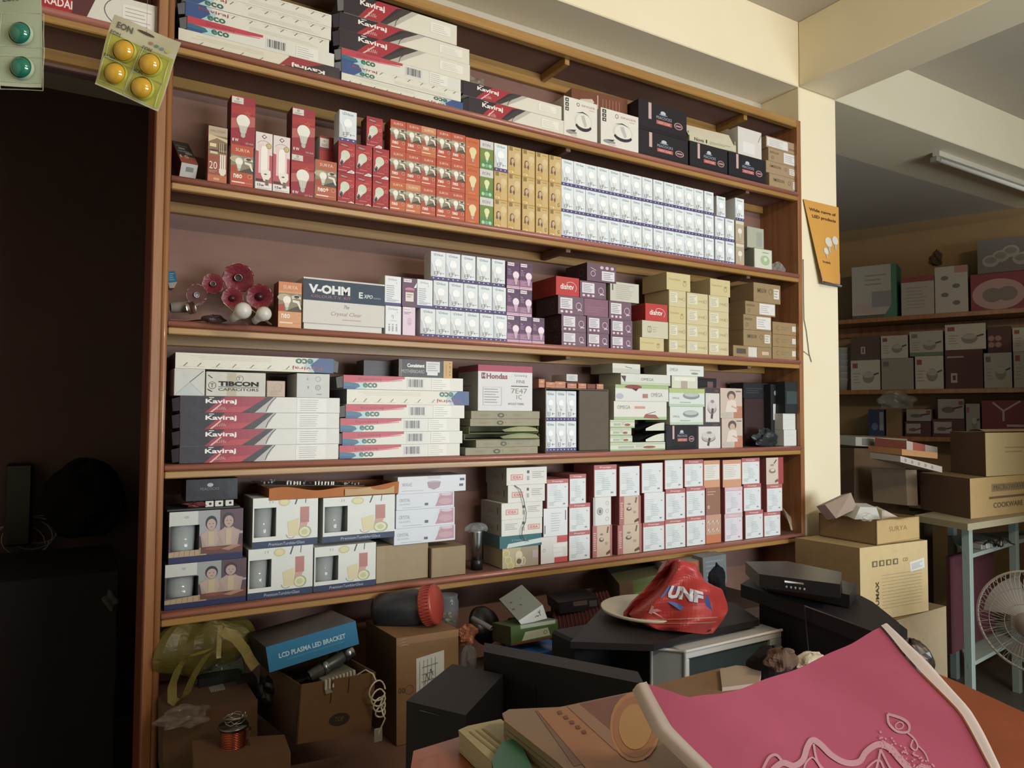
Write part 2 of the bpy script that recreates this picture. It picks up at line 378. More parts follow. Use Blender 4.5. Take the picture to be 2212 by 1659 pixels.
# top rail and top board
zt = 2.858
mb = MB(); mb.box(-1.28, -.012, zt, XR - .026, .02, zt + .036, '#a36a1e', 'yellow_wood', c=.004); upart('top_rail', mb)
mb = MB(); mb.box(-1.28, .021, zt + .012, XR - .026, WALLY, zt + .030, '#7a4a40', 'brown_board', c=.001); upart('top_board', mb)
mb = MB(); mb.box(-1.28, WALLY - .02, zt - .04, XR - .026, WALLY, zt + .0115, '#a36a1e', 'yellow_wood', c=.002); upart('batten', mb)
for bx in (XL + 1.36, XL + 2.35):
    mb = MB(); mb.box(bx, .021, zt - .02, bx + .022, WALLY - .021, zt + .0115, '#8a5a2e', 'yellow_wood', c=.002); upart('bracket', mb)
# ================================================================== printed designs
def bulb(A, u, v, s, col='#f4f3ea', base='#cfd0cc', ang=0.0, L=3, fins=True, line=None):
    """LED bulb drawing, centre of globe at (u,v), globe radius s metres; neck points down"""
    ca, sa = math.cos(ang), math.sin(ang)
    def P(x, y): return (u + (x * ca - y * sa) * s / A.w, v + (x * sa + y * ca) * s / A.h)
    pts = [P(math.cos(math.radians(a)), math.sin(math.radians(a))) for a in range(-35, 216, 18)]
    pts += [P(-.62, -1.0), P(-.42, -1.9), P(.42, -1.9), P(.62, -1.0)]
    if line:
        A.poly([(u + (p[0] - u) * 1.1, v + (p[1] - v) * 1.07) for p in pts], line, L - 1)
    A.poly(pts, col, L)
    if fins:
        A.poly([P(-.74, -.75), P(-.62, -1.0), P(-.42, -1.9), P(.42, -1.9), P(.62, -1.0), P(.74, -.75)], base, L + 1)
        for k in (-.3, 0, .3): A.line(*P(k * 1.6, -.85), *P(k, -1.8), s * .05, '#a9aaa6', L + 2)
    A.poly([P(-.33, -1.9), P(-.33, -2.45), P(-.12, -2.65), P(.12, -2.65), P(.33, -2.45), P(.33, -1.9)], '#b9b9b2', L)
def a_drkus(A):
    A.rect(0.02, .13, .98, .98, '#dfe9ee', 1)
    A.poly([(.02, .13), (.36, .13), (.17, .42), (.17, .5), (.02, .62)], '#c6cdd0', 2)
    bulb(A, .5, .60, A.w * .25, '#f7fbfb', '#e8edee', L=4, line='#cfdde3')
    A.line(.16, .93, .24, .86, .0008, '#9aa6ae', 3)
    A.text('Drkus', .26, .85, .085, '#8fa0aa', 4, w=.55)
    x = .34
    A.path([(x - .1, .18), (x - .1, .29), (x + .1, .29), (x + .1, .18), (x - .06, .16), (x + .08, .16)], .0012, '#7d8288', 6)
    A.line(x - .1, .235, x + .1, .235, .0010, '#7d8288', 6)
    A.text('9', .62, .19, .075, '#6c7076', 6); A.rect(.75, .235, .9, .25, '#8a8d92', 4)
    A.rect(0, 0.0, 1, .115, '#4a3f7e', 1)
    for k in (.18, .5, .82): A.ell(k, .06, .055, .02, '#d8d6ea', 2, 8)
def a_drkus_back(A):
    A.rect(0.02, .10, .98, .98, '#e6edf0', 1); A.rect(0, 0, 1, .09, '#54488a', 1)
    A.text('Drkus', .22, .85, .07, '#8fa0aa', 3, w=.5); A.text('9', .7, .75, .05, '#7f868c', 3)
    A.lines(.1, .2, .6, .7, 7, '#9fa9b4', 2, seed=4); A.lines(.1, .12, .9, .2, 2, '#7e8894', 2)
def a_drkus_side(A):
    A.rect(0.02, .02, .98, .98, '#e8eef2', 1); A.text('Drkus', .18, .86, .07, '#8fa0aa', 3, w=.6)
    A.text('9', .72, .76, .05, '#7f868c', 3); A.path([(.4, .6), (.4, .68), (.5, .68), (.5, .55)], .001, '#8b9098', 3); A.rect(.3, .48, .7, .49, '#8b9098', 3)
    for k in (.2, .42, .66): A.rect(k, .12, k + .1, .3, '#aab0bb', 2); A.ell(k + .05, .35, .05, .022, '#8c93a2', 2, 8)
def a_surya(A, bg='#c74a2c', top='#c74a2c', plus=False):
    A.rect(0, 0, 1, 1, bg, 1); A.rect(0, .80, 1, 1, top, 2)
    A.text('SURYA', .2, .85, .075, '#f3dcc4', 3, w=.62)
    A.rect(.0, .36, 1, .76, '#8d8168', 2); A.poly([(0, .36), (.3, .36), (.22, .52), (0, .5)], '#b5432b', 3)
    A.poly([(.3, .36), (1, .36), (1, .52), (.6, .44)], '#4c4435', 3)
    A.ell(.25, .66, .3, .08, '#b9ad8c', 3, 12)
    bulb(A, .36, .61, A.w * .17, '#f2efe0', '#e4dfcd', L=5)
    A.poly([(.56, .7), (.8, .74), (.97, .68), (.97, .64), (.75, .66), (.58, .63)], '#d9d2bd', 4)
    A.poly([(.6, .62), (.9, .6), (.99, .42), (.93, .42), (.8, .55), (.6, .57)], '#e9e4d2', 5)
    A.ell(.78, .69, .12, .03, '#3c352b', 5, 10)
    A.text('neo' + ('+' if plus else ''), .12, .21, .1 if not plus else .12, '#fbe9d8', 4, w=.38 if not plus else .5, bold=.03)
    A.ring(.84, .28, A.w * .1, .001, '#eec9b0', 4); A.rect(.05, .10, .62, .13, '#f6dcc6', 3); A.rect(.62, .105, .95, .12, '#d98a6a', 3)
def a_surya_o(A): a_surya(A, '#d06a35', '#d98a58')
def a_surya_alt(A): a_surya(A, '#cf5a26', '#cf5a26')
def a_surya_plus(A): a_surya(A, '#bf5a3a', '#bf5a3a', True)
def a_red8(A):
    A.rect(0, 0, 1, 1, '#a31c2b', 1)
    A.poly([(0, .32), (1, .42), (1, .62), (0, .52)], '#c25a55', 2); A.poly([(0, .62), (1, .66), (1, .82), (0, .78)], '#b52a2a', 2)
    A.rect(.02, .84, .5, .97, '#d9d3c8', 3); A.ring(.26, .93, A.w * .05, .0012, '#3a3a3a', 4); A.lines(.1, .85, .44, .89, 2, '#77736c', 4)
    cx, cy, r = .68, .66, .15; k = A.w / A.h
    P = [(cx + r * math.cos(math.radians(90 + 144 * i)), cy + r * k * math.sin(math.radians(90 + 144 * i))) for i in range(6)]
    A.path(P, .0009, '#e8604a', 3); A.text('Terra', .68, .6, .03, '#e8806a', 4, w=.24)
    bulb(A, .5, .5, A.w * .28, '#eceade', '#cfcbbf', L=5)
    A.text('8 W', .06, .06, .065, '#f5e3de', 4, w=.26, bold=.03); A.text('LED Bulb', .6, .035, .035, '#eec2bb', 4, w=.34)
def a_ever(A):
    A.rect(0, 0, 1, 1, '#b01d28', 1); A.poly([(0, .3), (1, .62), (1, .9), (0, .8)], '#c02a2a', 2)
    A.poly([(.12, .86), (.58, .8), (.58, .92), (.14, .97)], '#8e1a1e', 3); A.text('EVEREADY', .16, .87, .045, '#f4dcd8', 4, w=.4, ang=-.12)
    A.rect(.5, .76, .85, .775, '#e08a80', 3)
    bulb(A, .42, .57, A.w * .27, '#cfd8c0', '#dfe0d4', ang=-.45, L=5)
    A.poly([(.08, .26), (.2, .2), (.3, .34), (.2, .4)], '#2b2422', 6)
    A.ring(.83, .6, A.w * .09, .001, '#e6a59c', 4); A.ring(.78, .32, A.w * .14, .0008, '#d97f77', 4)
    A.rect(.24, .17, .7, .185, '#e39a90', 3); A.rect(0, .06, .5, .072, '#f0cfc9', 3)
    A.poly([(.5, 0.005), (.95, .005), (.97, .07), (.8, .11), (.62, .06)], '#ece6e0', 3); A.lines(.66, .02, .9, .07, 2, '#5a5654', 4)
def a_tube15(A):
    A.rect(0, 0, 1, 1, '#e9d7d4', 1); A.poly([(0, .14), (1, .14), (1, .62), (0, .68)], '#c8505c', 2); A.rect(.18, .3, .82, .8, '#eecdca', 3)
    A.poly([(.5, .97), (.66, .93), (.5, .89), (.34, .93)], '#3e3a3a', 3); A.poly([(.5, .955), (.6, .93), (.5, .905), (.4, .93)], '#ebe2df', 4); A.arc(.5, .77, .42, .09, 30, 160, .0008, '#6b5f4f', 3)
    A.circ(.78, .78, A.w * .17, '#a58b46', 4); A.circ(.78, .78, A.w * .12, '#dcc98a', 5); A.text('G', .72, .765, .03, '#6b5a26', 6)
    A.poly([(.3, .72), (.4, .77), (.62, .77), (.7, .72), (.7, .36), (.3, .36)], '#f7f1ea', 5)
    A.poly([(.28, .36), (.9, .36), (.92, .26), (.72, .17), (.5, .17), (.34, .26)], '#efe9da', 6)
    A.poly([(.6, .305), (.72, .29), (.6, .275), (.48, .29)], '#5d5a50', 7)
    A.rect(.04, .16, .55, .2, '#3a3432', 5); A.rect(.58, .1, .8, .2, '#77746c', 6); A.line(.69, .1, .69, .2, .001, '#2c2b28', 7)
    A.rect(0, 0, 1, .145, '#ece4de', 3); A.text('15w', .12, .075, .045, '#26211f', 5, w=.4, bold=.02); A.lines(.1, .03, .95, .06, 2, '#a09891', 4)
def a_cfl20(A):
    A.rect(0, 0, 1, 1, '#b2603e', 1); A.rect(0, .5, 1, .9, '#8a6a45', 2); A.rect(0, .84, 1, 1, '#b9a285', 3); A.text('HALONIX', .1, .9, .045, '#8c6248', 4, w=.8)
    A.poly([(0, .72), (.45, .8), (1, .74), (1, .8), (0, .85)], '#d2bd92', 4); A.rect(.1, .52, .5, .56, '#d9c9a0', 4); A.rect(.08, .64, .42, .7, '#e2cfa4', 4); A.rect(.55, .6, .95, .72, '#5c3f2b', 4)
    for k in (.6, .7, .8): A.line(k, .56, k, .72, .0012, '#ead9b5', 5)
    A.line(.02, .58, .98, .55, .0016, '#3d2a1e', 5); A.ell(.35, .585, .25, .012, '#4b3323', 5, 8)
    A.rect(0, .15, 1, .5, '#9d4a33', 2)
    for k in (.62, .73, .84): A.rect(k, .26, k + .08, .52, '#efe4cf', 6)
    A.poly([(.58, .27), (.95, .27), (.95, .2), (.84, .15), (.68, .15), (.58, .2)], '#e9dcc4', 7)
    A.text('20', .06, .25, .13, '#f3e6d3', 6, w=.42, bold=.0); A.lines(.05, .18, .5, .23, 2, '#d89a72', 5)
    A.rect(0, 0, 1, .15, '#c4663c', 3); A.rect(.3, .06, .6, .1, '#e0a073', 4)
def a_orange(A):
    A.rect(0, 0, 1, 1, '#d4602a', 1); A.text('EON', .2, .82, .08, '#b84a1e', 3, w=.62, bold=.02); A.rect(.1, .66, .28, .675, '#f1c9a2', 3)
    bulb(A, .52, .54, A.w * .26, '#e7d79a', '#e0cd8a', L=4, fins=False)
    A.line(.46, .3, .46, .2, .001, '#8f3d18', 5); A.line(.58, .3, .58, .2, .001, '#8f3d18', 5); A.rect(.2, .06, .7, .075, '#eaa070', 3)
def a_eon(A):
    A.rect(0, 0, 1, 1, '#6d8a32', 1); A.rect(0, 0, 1, .32, '#4f8a3c', 2); A.rect(0, .72, 1, 1, '#d3d0cc', 2)
    A.text('EON', .2, .80, .1, '#6b6a72', 3, w=.56); bulb(A, .52, .52, A.w * .2, '#dfe6a8', '#cdd88a', L=4, fins=False)
    for k, cc in ((.24, '#a9d9a0'), (.5, '#6fae9a'), (.76, '#9fd7b4')): A.circ(k, .12, A.w * .12, cc, 3)
def a_woman(A, stamp=False):
    A.rect(0, 0, 1, 1, '#c79a4c', 1); A.rect(.02, 0.0, .98, .32, '#cfa03e', 2); A.rect(.04, .03, .96, .97, '#cfae6c', 2)
    A.rect(.1, .84, .36, .985, '#8a7236', 3); A.ell(.72, .66, .22, .13, '#dcc48c', 3, 14); A.poly([(.6, .6), (.84, .6), (.8, .44), (.64, .44)], '#d8bd80', 3); A.rect(.5, .9, .9, .93, '#a9894a', 3)
    A.ell(.33, .49, .16, .11, '#6b4e32', 4, 16); A.poly([(.18, .47), (.48, .5), (.54, .36), (.48, .24), (.34, .3), (.14, .32)], '#6b4e32', 4)   # hair
    A.ell(.35, .475, .11, .085, '#d9b48c', 6, 14)
    A.rect(.28, .35, .38, .42, '#cfa77e', 6); A.poly([(.1, .08), (.52, .08), (.5, .24), (.38, .33), (.28, .33), (.12, .22)], '#caa24a', 5); A.poly([(.3, .34), (.38, .34), (.36, .24)], '#d9b48c', 6)
    for k in (.29, .37): A.ell(k, .49, .014, .008, '#3d2c20', 7, 6)
    A.ell(.33, .445, .03, .008, '#a5503f', 7, 6)
    A.rect(.04, .03, .4, .1, '#ead9a8', 7); A.rect(.08, .05, .3, .08, '#b98a3c', 8)
    if stamp: A.poly([(.74, .12), (.88, .16), (.84, .28), (.7, .24)], '#7a5f3a', 4); A.poly([(.76, .15), (.85, .18), (.82, .25), (.73, .22)], '#cfae6c', 5)
def a_woman_s(A): a_woman(A, True)
def a_philips(A):
    A.rect(0, 0, 1, 1, '#5d3a5c', 1); A.rect(0, .12, 1, .34, '#9c6a90', 2); A.rect(0, 0, 1, .1, '#e4b9cf', 2); A.rect(0, .05, 1, .065, '#8f5a86', 3)
    A.rect(.08, .85, .58, .97, '#ece4ec', 3); A.text('PHILIPS', .12, .885, .05, '#45305a', 4, w=.42, bold=.02); A.circ(.8, .9, A.w * .09, '#473456', 3)
    A.text('9w', .1, .68, .06, '#d9c2d8', 4); A.lines(.08, .5, .42, .66, 4, '#b08cb0', 3); A.rect(0, .34, .5, .345, '#caa53e', 3)
    bulb(A, .72, .52, A.w * .25, '#f2dcec', '#d7b2d0', L=4); A.lines(.08, .14, .55, .3, 3, '#c89cc0', 3, seed=8)
def a_philips_back(A):
    A.rect(0, 0, 1, 1, '#5a3a58', 1); A.rect(.1, .85, .62, .96, '#ece4ec', 3); A.text('PHILIPS', .14, .88, .05, '#45305a', 4, w=.42)
    A.ell(.5, .6, .32, .07, '#c9788e', 3); A.rect(.25, .52, .75, .58, '#8a3f5d', 3); A.rect(.22, .18, .76, .5, '#e2d6cc', 4); A.lines(.3, .3, .7, .46, 2, '#8c7f80', 5); A.poly([(.76, .66), (.95, .68), (.98, .86), (.88, .78)], '#ece6ea', 4)
def a_philips_side(A):
    A.rect(0, 0, 1, 1, '#e2c9dc', 1); A.rect(.1, .85, .65, .96, '#f4ecf2', 3); A.text('PHILIPS', .14, .88, .05, '#6a4a72', 4, w=.45); A.lines(.1, .74, .7, .84, 2, '#7a5a80', 3)
    A.ell(.55, .5, .18, .14, '#d8b6d0', 3); A.text('9w', .45, .4, .06, '#c091b8', 4)
def a_silk(A):
    A.rect(0, 0, 1, 1, '#d9d8d0', 1); A.poly([(0, 0), (.40, 0), (.53, 1), (0, 1)], '#231d28', 2)
    A.poly([(.14, 0), (.39, 0), (.5, .9), (.52, 1), (.26, 1), (.2, .5)], '#a51f34', 3); A.poly([(.22, 0), (.38, 0), (.43, .4), (.3, .35)], '#c0303c', 4)
    A.poly([(.36, 0), (.44, 0), (.56, 1), (.52, 1)], '#2b262a', 4); A.poly([(.44, 0), (.51, 0), (.575, 1), (.56, 1)], '#b4b0ac', 3)
    A.path([(.513, .06), (.525, .4), (.55, .75), (.575, .98)], .0022, '#2e2c2e', 4)
    A.text('Kaviraj', .145, .48, .36, '#f4efea', 6, w=.185, bold=.03); A.rect(.165, .9, .195, .94, '#f4efea', 6)
    A.poly([(.17, .02), (.185, .02), (.24, .5), (.235, .56)], '#e8b6ae', 7); A.text('Silk', .2, .16, .2, '#d99a94', 6, w=.07, ital=.3)
    A.rect(.71, .04, .91, .96, '#e3e2db', 2); A.lines(.73, .1, .89, .9, 6, '#8b8c88', 3, k=.2, seed=5)
def a_silk_plain(A):
    A.rect(0, 0, 1, 1, '#ddd9c6', 1); A.poly([(0, 0), (.34, 0), (.5, 1), (0, 1)], '#2a2027', 2)
    A.poly([(.12, 0), (.30, 0), (.44, .9), (.5, 1), (.28, 1), (.18, .45)], '#b02330', 3); A.poly([(.31, 0), (.36, 0), (.58, 1), (.5, 1)], '#3a3230', 4); A.poly([(.36, 0), (.42, 0), (.64, 1), (.58, 1)], '#b7b0a4', 3)
    A.path([(.43, .02), (.44, .3), (.5, .75), (.56, .98)], .0022, '#3a3a36', 4)
    A.text('Kaviraj', .13, .5, .34, '#f4ece4', 6, w=.21, bold=.03); A.rect(.15, .9, .19, .94, '#f4ece4', 6)
    A.poly([(.16, .0), (.175, .0), (.25, .5), (.245, .56)], '#e8b6ae', 7); A.text('Silk', .19, .14, .2, '#e0a8a0', 6, w=.08, ital=.3)
    A.rect(.75, .3, .94, .8, '#e9e6d8', 3); A.lines(.77, .35, .92, .75, 4, '#b9b8ac', 4, k=.2, seed=6)
def a_eco(A):
    A.rect(0, 0, 1, 1, '#dcdccf', 1); A.poly([(0, .48), (.1, .5), (.3, .62), (.49, .82), (.49, 1), (0, 1)], '#c93748', 2)
    A.poly([(0, .5), (.08, .5), (.3, .66), (.47, .74), (.47, .68), (.3, .55), (0, .42)], '#d9707a', 3)
    A.poly([(0, .08), (.09, .0), (.13, .2), (.11, .42), (.04, .5), (0, .5)], '#2a6a86', 3); A.poly([(0, 0), (.09, 0), (.1, .16), (0, .22)], '#26508e', 4)
    A.poly([(.09, 0), (.17, 0), (.2, .3), (.17, .5), (.11, .44), (.13, .2)], '#a9d2d2', 3)
    A.text('eco', .15, .12, .36, '#2c6a58', 6, w=.115, bold=.03); A.text('Kaviraj', .12, .6, .26, '#a8404a', 5, w=.18, bold=.01)
    A.barcode(.52, .14, .65, .92, 3); A.rect(.72, .06, .88, .95, '#e6e5da', 2); A.lines(.73, .1, .85, .9, 5, '#a0a196', 3, k=.2, seed=2)
def a_ecoback(A):
    A.rect(0, 0, 1, 1, '#dfdccb', 1); A.poly([(0, 0), (.1, 0), (.16, .5), (.13, 1), (0, 1)], '#30508c', 2); A.poly([(.1, 0), (.17, 0), (.2, .6), (.16, 1), (.13, 1), (.16, .5)], '#a9c8cc', 2)
    A.text('eco', .14, .06, .36, '#2c6a58', 6, w=.12, bold=.03); A.text('Kaviraj', .08, .56, .3, '#a8404a', 5, w=.2, bold=.01)
    A.lines(.42, .12, .94, .42, 3, '#bdb7a0', 2, k=.2, seed=9)
    for i, k in enumerate((.30, .42, .53, .64, .74, .85, .93)): A.line(k, .62, k + .022, .84, .0022, '#6b6a60', 3); A.rect(k - .02, .86, k + .05, .88, '#b9b49d', 2)
def a_silkback(A):
    A.rect(0, 0, 1, 1, '#dcd6bf', 1); A.poly([(0, 0), (.34, 0), (.3, .5), (.42, 1), (0, 1)], '#2a2326', 2); A.poly([(.1, 0), (.33, 0), (.4, .8), (.25, .6)], '#a02a30', 3)
    A.text('Kaviraj', .1, .4, .36, '#f0e8e0', 5, w=.22, bold=.03); A.lines(.5, .2, .96, .5, 3, '#c0b795', 2, k=.2, seed=3)
    for k in (.5, .62, .74, .86): A.line(k, .6, k + .02, .8, .002, '#77725e', 3)
def a_kadai(A):
    A.rect(0, 0, 1, 1, '#ddd8ca', 1); A.rect(0, 0, .32, 1, '#b5202a', 2); A.poly([(.32, 0), (.42, 0), (.52, 1), (.32, 1)], '#5c2a2c', 2)
    A.text('Silk', .1, .62, .26, '#f2e6da', 4, w=.16, ital=.3); A.text('KADAI', .12, .2, .26, '#f2e6da', 4, w=.2, bold=.02)
    A.arc(.86, .5, .3, .6, 120, 240, .002, '#55504a', 3); A.rect(.7, .1, .96, .8, '#e8e4d8', 2); A.lines(.72, .15, .94, .75, 5, '#aaa595', 3, k=.2)
def a_kettle(A):
    A.rect(0, 0, 1, 1, '#e0dcd0', 1); A.ring(.42, .87, A.w * .045, .002, '#3c3a38', 3); A.text('SINGER', .52, .85, .05, '#b98a84', 3, w=.42, bold=.01); A.rect(.76, .79, .9, .81, '#c9a9a0', 3)
    for k in (.94, .83, .72): A.rect(.04, k - .06, .14, k + .03, '#34322f', 3); A.ell(.09, k - .02, .025, .02, '#cfcabf', 4, 8)
    A.ell(.58, .48, .26, .22, '#d2cfc6', 3, 24); A.ell(.58, .48, .22, .19, '#e3e0d6', 4, 24); A.poly([(.5, .62), (.6, .64), (.68, .4), (.62, .34), (.54, .5)], '#b9b8b2', 5)
    A.poly([(.36, .66), (.56, .72), (.76, .65), (.56, .69)], '#232326', 6)
    P = [(.58 + .26 * math.cos(math.radians(a)), .42 + .18 * math.sin(math.radians(a))) for a in range(200, 341, 14)] + [(.58 + .22 * math.cos(math.radians(a)), .44 + .12 * math.sin(math.radians(a))) for a in range(340, 199, -14)]
    A.poly(P, '#1e1e22', 6); A.ell(.22, .16, .16, .05, '#8e8b84', 4, 12); A.poly([(.12, .2), (.36, .24), (.3, .18)], '#2a2a2c', 5); A.ell(.3, .1, .1, .03, '#c9c5ba', 4, 10)
def a_peacock(A):
    A.rect(0, 0, 1, 1, '#1d1a22', 1); A.rect(.2, .42, .26, .97, '#cfa8a8', 2); A.rect(.0, .0, 1, .14, '#14121a', 2)
    A.ell(.5, .72, .055, .07, '#b9c4d2', 3, 12); A.ell(.5, .66, .09, .025, '#8895a8', 3, 10)
    A.text('PEACOCKS', .36, .5, .1, '#8f98a6', 4, w=.32, bold=.02); A.rect(.36, .32, .68, .45, '#c25a58', 3); A.text('HOT CASE', .4, .345, .07, '#f0c8c0', 4, w=.24)
    A.ell(.82, .42, .09, .12, '#c9a2a0', 3, 16); A.ell(.82, .42, .075, .1, '#4a2c38', 4, 16); A.rect(.765, .4, .875, .44, '#caa0a0', 5)
def a_brown(A):
    A.text('EMERSON', .12, .5, .22, '#5c4a36', 2, w=.34, bold=.01); A.ring(.62, .6, A.h * .15, .0016, '#5c4a36', 2); A.rect(.74, .25, .94, .78, '#dcd6cc', 2); A.lines(.76, .3, .92, .74, 3, '#9d968a', 3)
def a_brown_wide(A):
    A.text('EMERSON', .04, .62, .16, '#5c4a36', 2, w=.26); A.ring(.12, .32, A.h * .13, .0016, '#5c4a36', 2); A.rect(.46, .1, .98, .92, '#dfdcd8', 2); A.lines(.5, .2, .8, .8, 4, '#b5b2ae', 3)
def a_brown_lw(A):
    A.rect(.02, .12, .62, .9, '#dfdcd8', 2); A.lines(.08, .2, .5, .8, 4, '#bdbab6', 3); A.text('EMERSON', .66, .25, .16, '#5c4a36', 2, w=.3); A.ring(.9, .68, A.h * .12, .0016, '#5c4a36', 2)
def a_vohm(A):
    A.rect(0, 0, 1, 1, '#d6d4cc', 1); A.rect(0, .5, 1, .965, '#22384e', 2); A.text('V-OHM', .06, .66, .2, '#e8ebea', 4, w=.5, bold=.05)
    A.text('COLOUR T.V. KIT', .09, .565, .06, '#c46a72', 4, w=.48); A.text('E', .67, .63, .14, '#dfe6ea', 4, w=.05, bold=.03); A.text('XPO', .73, .64, .085, '#dfe6ea', 4, w=.11, ital=.2, bold=.02); A.text('SERIES', .85, .64, .035, '#9fb4c2', 4, w=.1)
    A.text('The', .48, .36, .08, '#7a7a72', 3, w=.07, ital=.2); A.text('Crystal Clear', .32, .17, .11, '#b98d7a', 3, w=.38, ital=.25); A.rect(.47, .1, .7, .12, '#c9a290', 3)
def a_tibcon(A):
    A.rect(.34, .02, .5, .98, '#c8bda8', 1)
    A.text('TIBCON', .2, .42, .2, '#33373a', 3, w=.68, bold=.05); A.text('CAPACITORS', .2, .22, .12, '#4b4f50', 3, w=.68, bold=.01); A.rect(.2, .38, .88, .4, '#33373a', 3)
    A.ring(.1, .44, A.h * .15, .0012, '#44484a', 3); A.text('T', .07, .36, .16, '#44484a', 3); A.line(.03, .86, .1, .74, .002, '#3b3d3d', 3); A.line(.02, .28, .1, .18, .0025, '#3b3d3d', 3)
    A.text('T', .52, .68, .14, '#77706a', 3); A.ring(.56, .74, A.h * .14, .001, '#8d867c', 3)
def a_hondas(A):
    A.rect(0, 0, 1, 1, '#dedfe0', 1); A.rect(0, .86, 1, 1, '#b3455e', 2)
    A.rect(.06, .7, .13, .83, '#7c4048', 3); A.text('H', .075, .73, .08, '#efe6e6', 4); A.text('Hondas', .15, .7, .12, '#9c4a50', 4, w=.38, bold=.03)
    A.text('Growing', .66, .75, .07, '#8f9fae', 3, w=.24); A.text('FINE', .7, .62, .07, '#77828e', 3, w=.16); A.rect(.6, .54, .92, .56, '#4a4e54', 3)
    A.text('7E47', .6, .39, .11, '#8e8580', 3, w=.3); A.text('1C', .7, .26, .1, '#8e8580', 3, w=.1); A.text('WITHOUT TUNING', .54, .13, .05, '#7a8088', 3, w=.3)
    for a, b_ in (((.09, .12), (.42, .12)), ((.42, .12), (.42, .52)), ((.42, .52), (.09, .52)), ((.09, .52), (.09, .12))): A.line(*a, *b_, .0008, '#9aa0a6', 3)
    A.lines(.11, .16, .38, .5, 6, '#8a9098', 3, k=.25, seed=7)
def a_board(A):
    A.rect(0, 0, 1, 1, '#2c2926', 1); A.rect(.0, 0, .06, 1, '#5e5048', 2); A.text('Consistent', .15, .55, .22, '#eeece8', 4, w=.32, bold=.04); A.text('MOTHERBOARD', .05, .22, .2, '#b9b4ae', 3, w=.42)
    A.rect(.5, .3, .76, .92, '#d2d4d4', 3); A.rect(.52, .12, .72, .3, '#dadada', 3); A.lines(.53, .35, .74, .85, 4, '#8a8c8c', 4, k=.25)
    A.rect(.83, -.02, 1.0, 1.0, '#c99a4c', 3); A.text('H-61', .965, .14, .07, '#3c2c14', 4, w=.22, ang=math.pi / 2, bold=.02); A.text('CHIPSET', .89, .14, .04, '#6b5226', 4, w=.2, ang=math.pi / 2)
def a_dish(A):
    A.rect(0, 0, 1, 1, '#c92a26', 1); A.text('dishtv', .18, .34, .3, '#f6e8e2', 4, w=.58, bold=.02); A.arc(.62, .45, .26, .3, -40, 130, .0014, '#f6e8e2', 4)
def a_dish_side(A): A.text('dishtv', .1, .34, .3, '#d8483e', 2, w=.6, bold=.01)
def a_recv(A):
    A.rect(0, 0, 1, 1, '#76566a', 1); A.rect(.08, .3, .55, .9, '#e0dce0', 3); A.lines(.12, .36, .5, .84, 5, '#8a8490', 4, k=.35)
    A.ring(.8, .5, A.h * .2, .0022, '#d9c4d2', 3); A.poly([(.76, .2), (.82, .26), (.92, .24), (.92, .3), (.78, .36)], '#d9c4d2', 3)
    for k in (.14, .32, .5): A.ell(k, .15, .055, .07, '#e6cfdc', 3, 10)
def a_recv_blank(A): A.rect(0, 0, 1, 1, '#8a5a72', 1); A.rect(.1, .5, .9, .54, '#9c6c84', 2); A.lines(.1, .2, .8, .45, 2, '#97677f', 2)
def a_recv_top(A):
    A.rect(0, 0, 1, 1, '#6d4f62', 1); A.rect(.5, .1, .94, .62, '#e0dce0', 3); A.lines(.55, .15, .9, .56, 4, '#8a8490', 4, k=.35); A.ring(.2, .42, A.h * .16, .002, '#e2cfda', 3); A.line(.12, .75, .3, .6, .002, '#e2cfda', 3)
    for k in (.5, .68, .86): A.ell(k, .8, .06, .09, '#e0b8c8', 3, 10)
def a_grey(A): A.rect(0, 0, 1, 1, '#c9c6b8', 1); A.rect(.06, .55, .1, .92, '#4a4a44', 2); A.lines(.2, .1, .85, .9, 8, '#b0ad9c', 2, k=.4)
def a_cam(A):
    A.rect(0, 0, 1, 1, '#cfc290', 1); A.rect(.07, .28, .48, .86, '#e2dcc0', 3); A.lines(.1, .32, .44, .82, 5, '#918c74', 4, k=.3); A.text('CP PLUS', .54, .42, .14, '#b3a670', 3, w=.28); A.ring(.88, .5, A.h * .12, .0014, '#a89a60', 3)
def a_cam_plain(A):
    A.rect(0, 0, 1, 1, '#d0bf84', 1); A.text('PowerView', .08, .56, .13, '#b7a158', 3, w=.5); A.ring(.76, .4, A.h * .13, .0016, '#8f8040', 3); A.rect(.7, .54, .82, .6, '#8f8040', 3)
def a_cam_big(A):
    A.rect(0, 0, 1, 1, '#cdc6a8', 1); A.text('CD', .2, .3, .4, '#7d765a', 3, w=.16); A.lines(.4, .3, .6, .7, 3, '#b5ae90', 2)
def a_tumbler(A):
    A.rect(0, 0, 1, 1, '#dde3de', 1); A.rect(0, 0, 1, .135, '#2c3c60', 2); A.text('PremiumTumblerGlass', .24, .035, .06, '#b9c2d2', 4, w=.55, ital=.15)
    A.ell(.47, .9, .09, .085, '#cfc890', 3, 18); A.ell(.47, .9, .065, .06, '#ddd8a8', 4, 16); A.line(.64, .84, .68, 1.0, .0035, '#3b4140', 4); A.line(.8, .86, .81, 1.0, .002, '#4a504e', 4)
    A.rect(.72, .46, .86, .78, '#bc7d76', 3); A.poly([(.72, .46), (.84, .46), (.8, .28), (.7, .24)], '#cfa290', 4); A.poly([(.55, .2), (.7, .2), (.7, .56), (.52, .5)], '#ddd2a6', 3)
    A.ell(.8, .27, .1, .12, '#a9b084', 5, 20); A.ell(.79, .27, .085, .1, '#dfe0bc', 6, 20); A.ell(.79, .27, .05, .06, '#c9cd98', 7, 14); A.arc(.58, .24, .07, .08, 180, 320, .002, '#a0a090', 4)
    A.text('2 5', .24, .9, .05, '#a9aca0', 3)
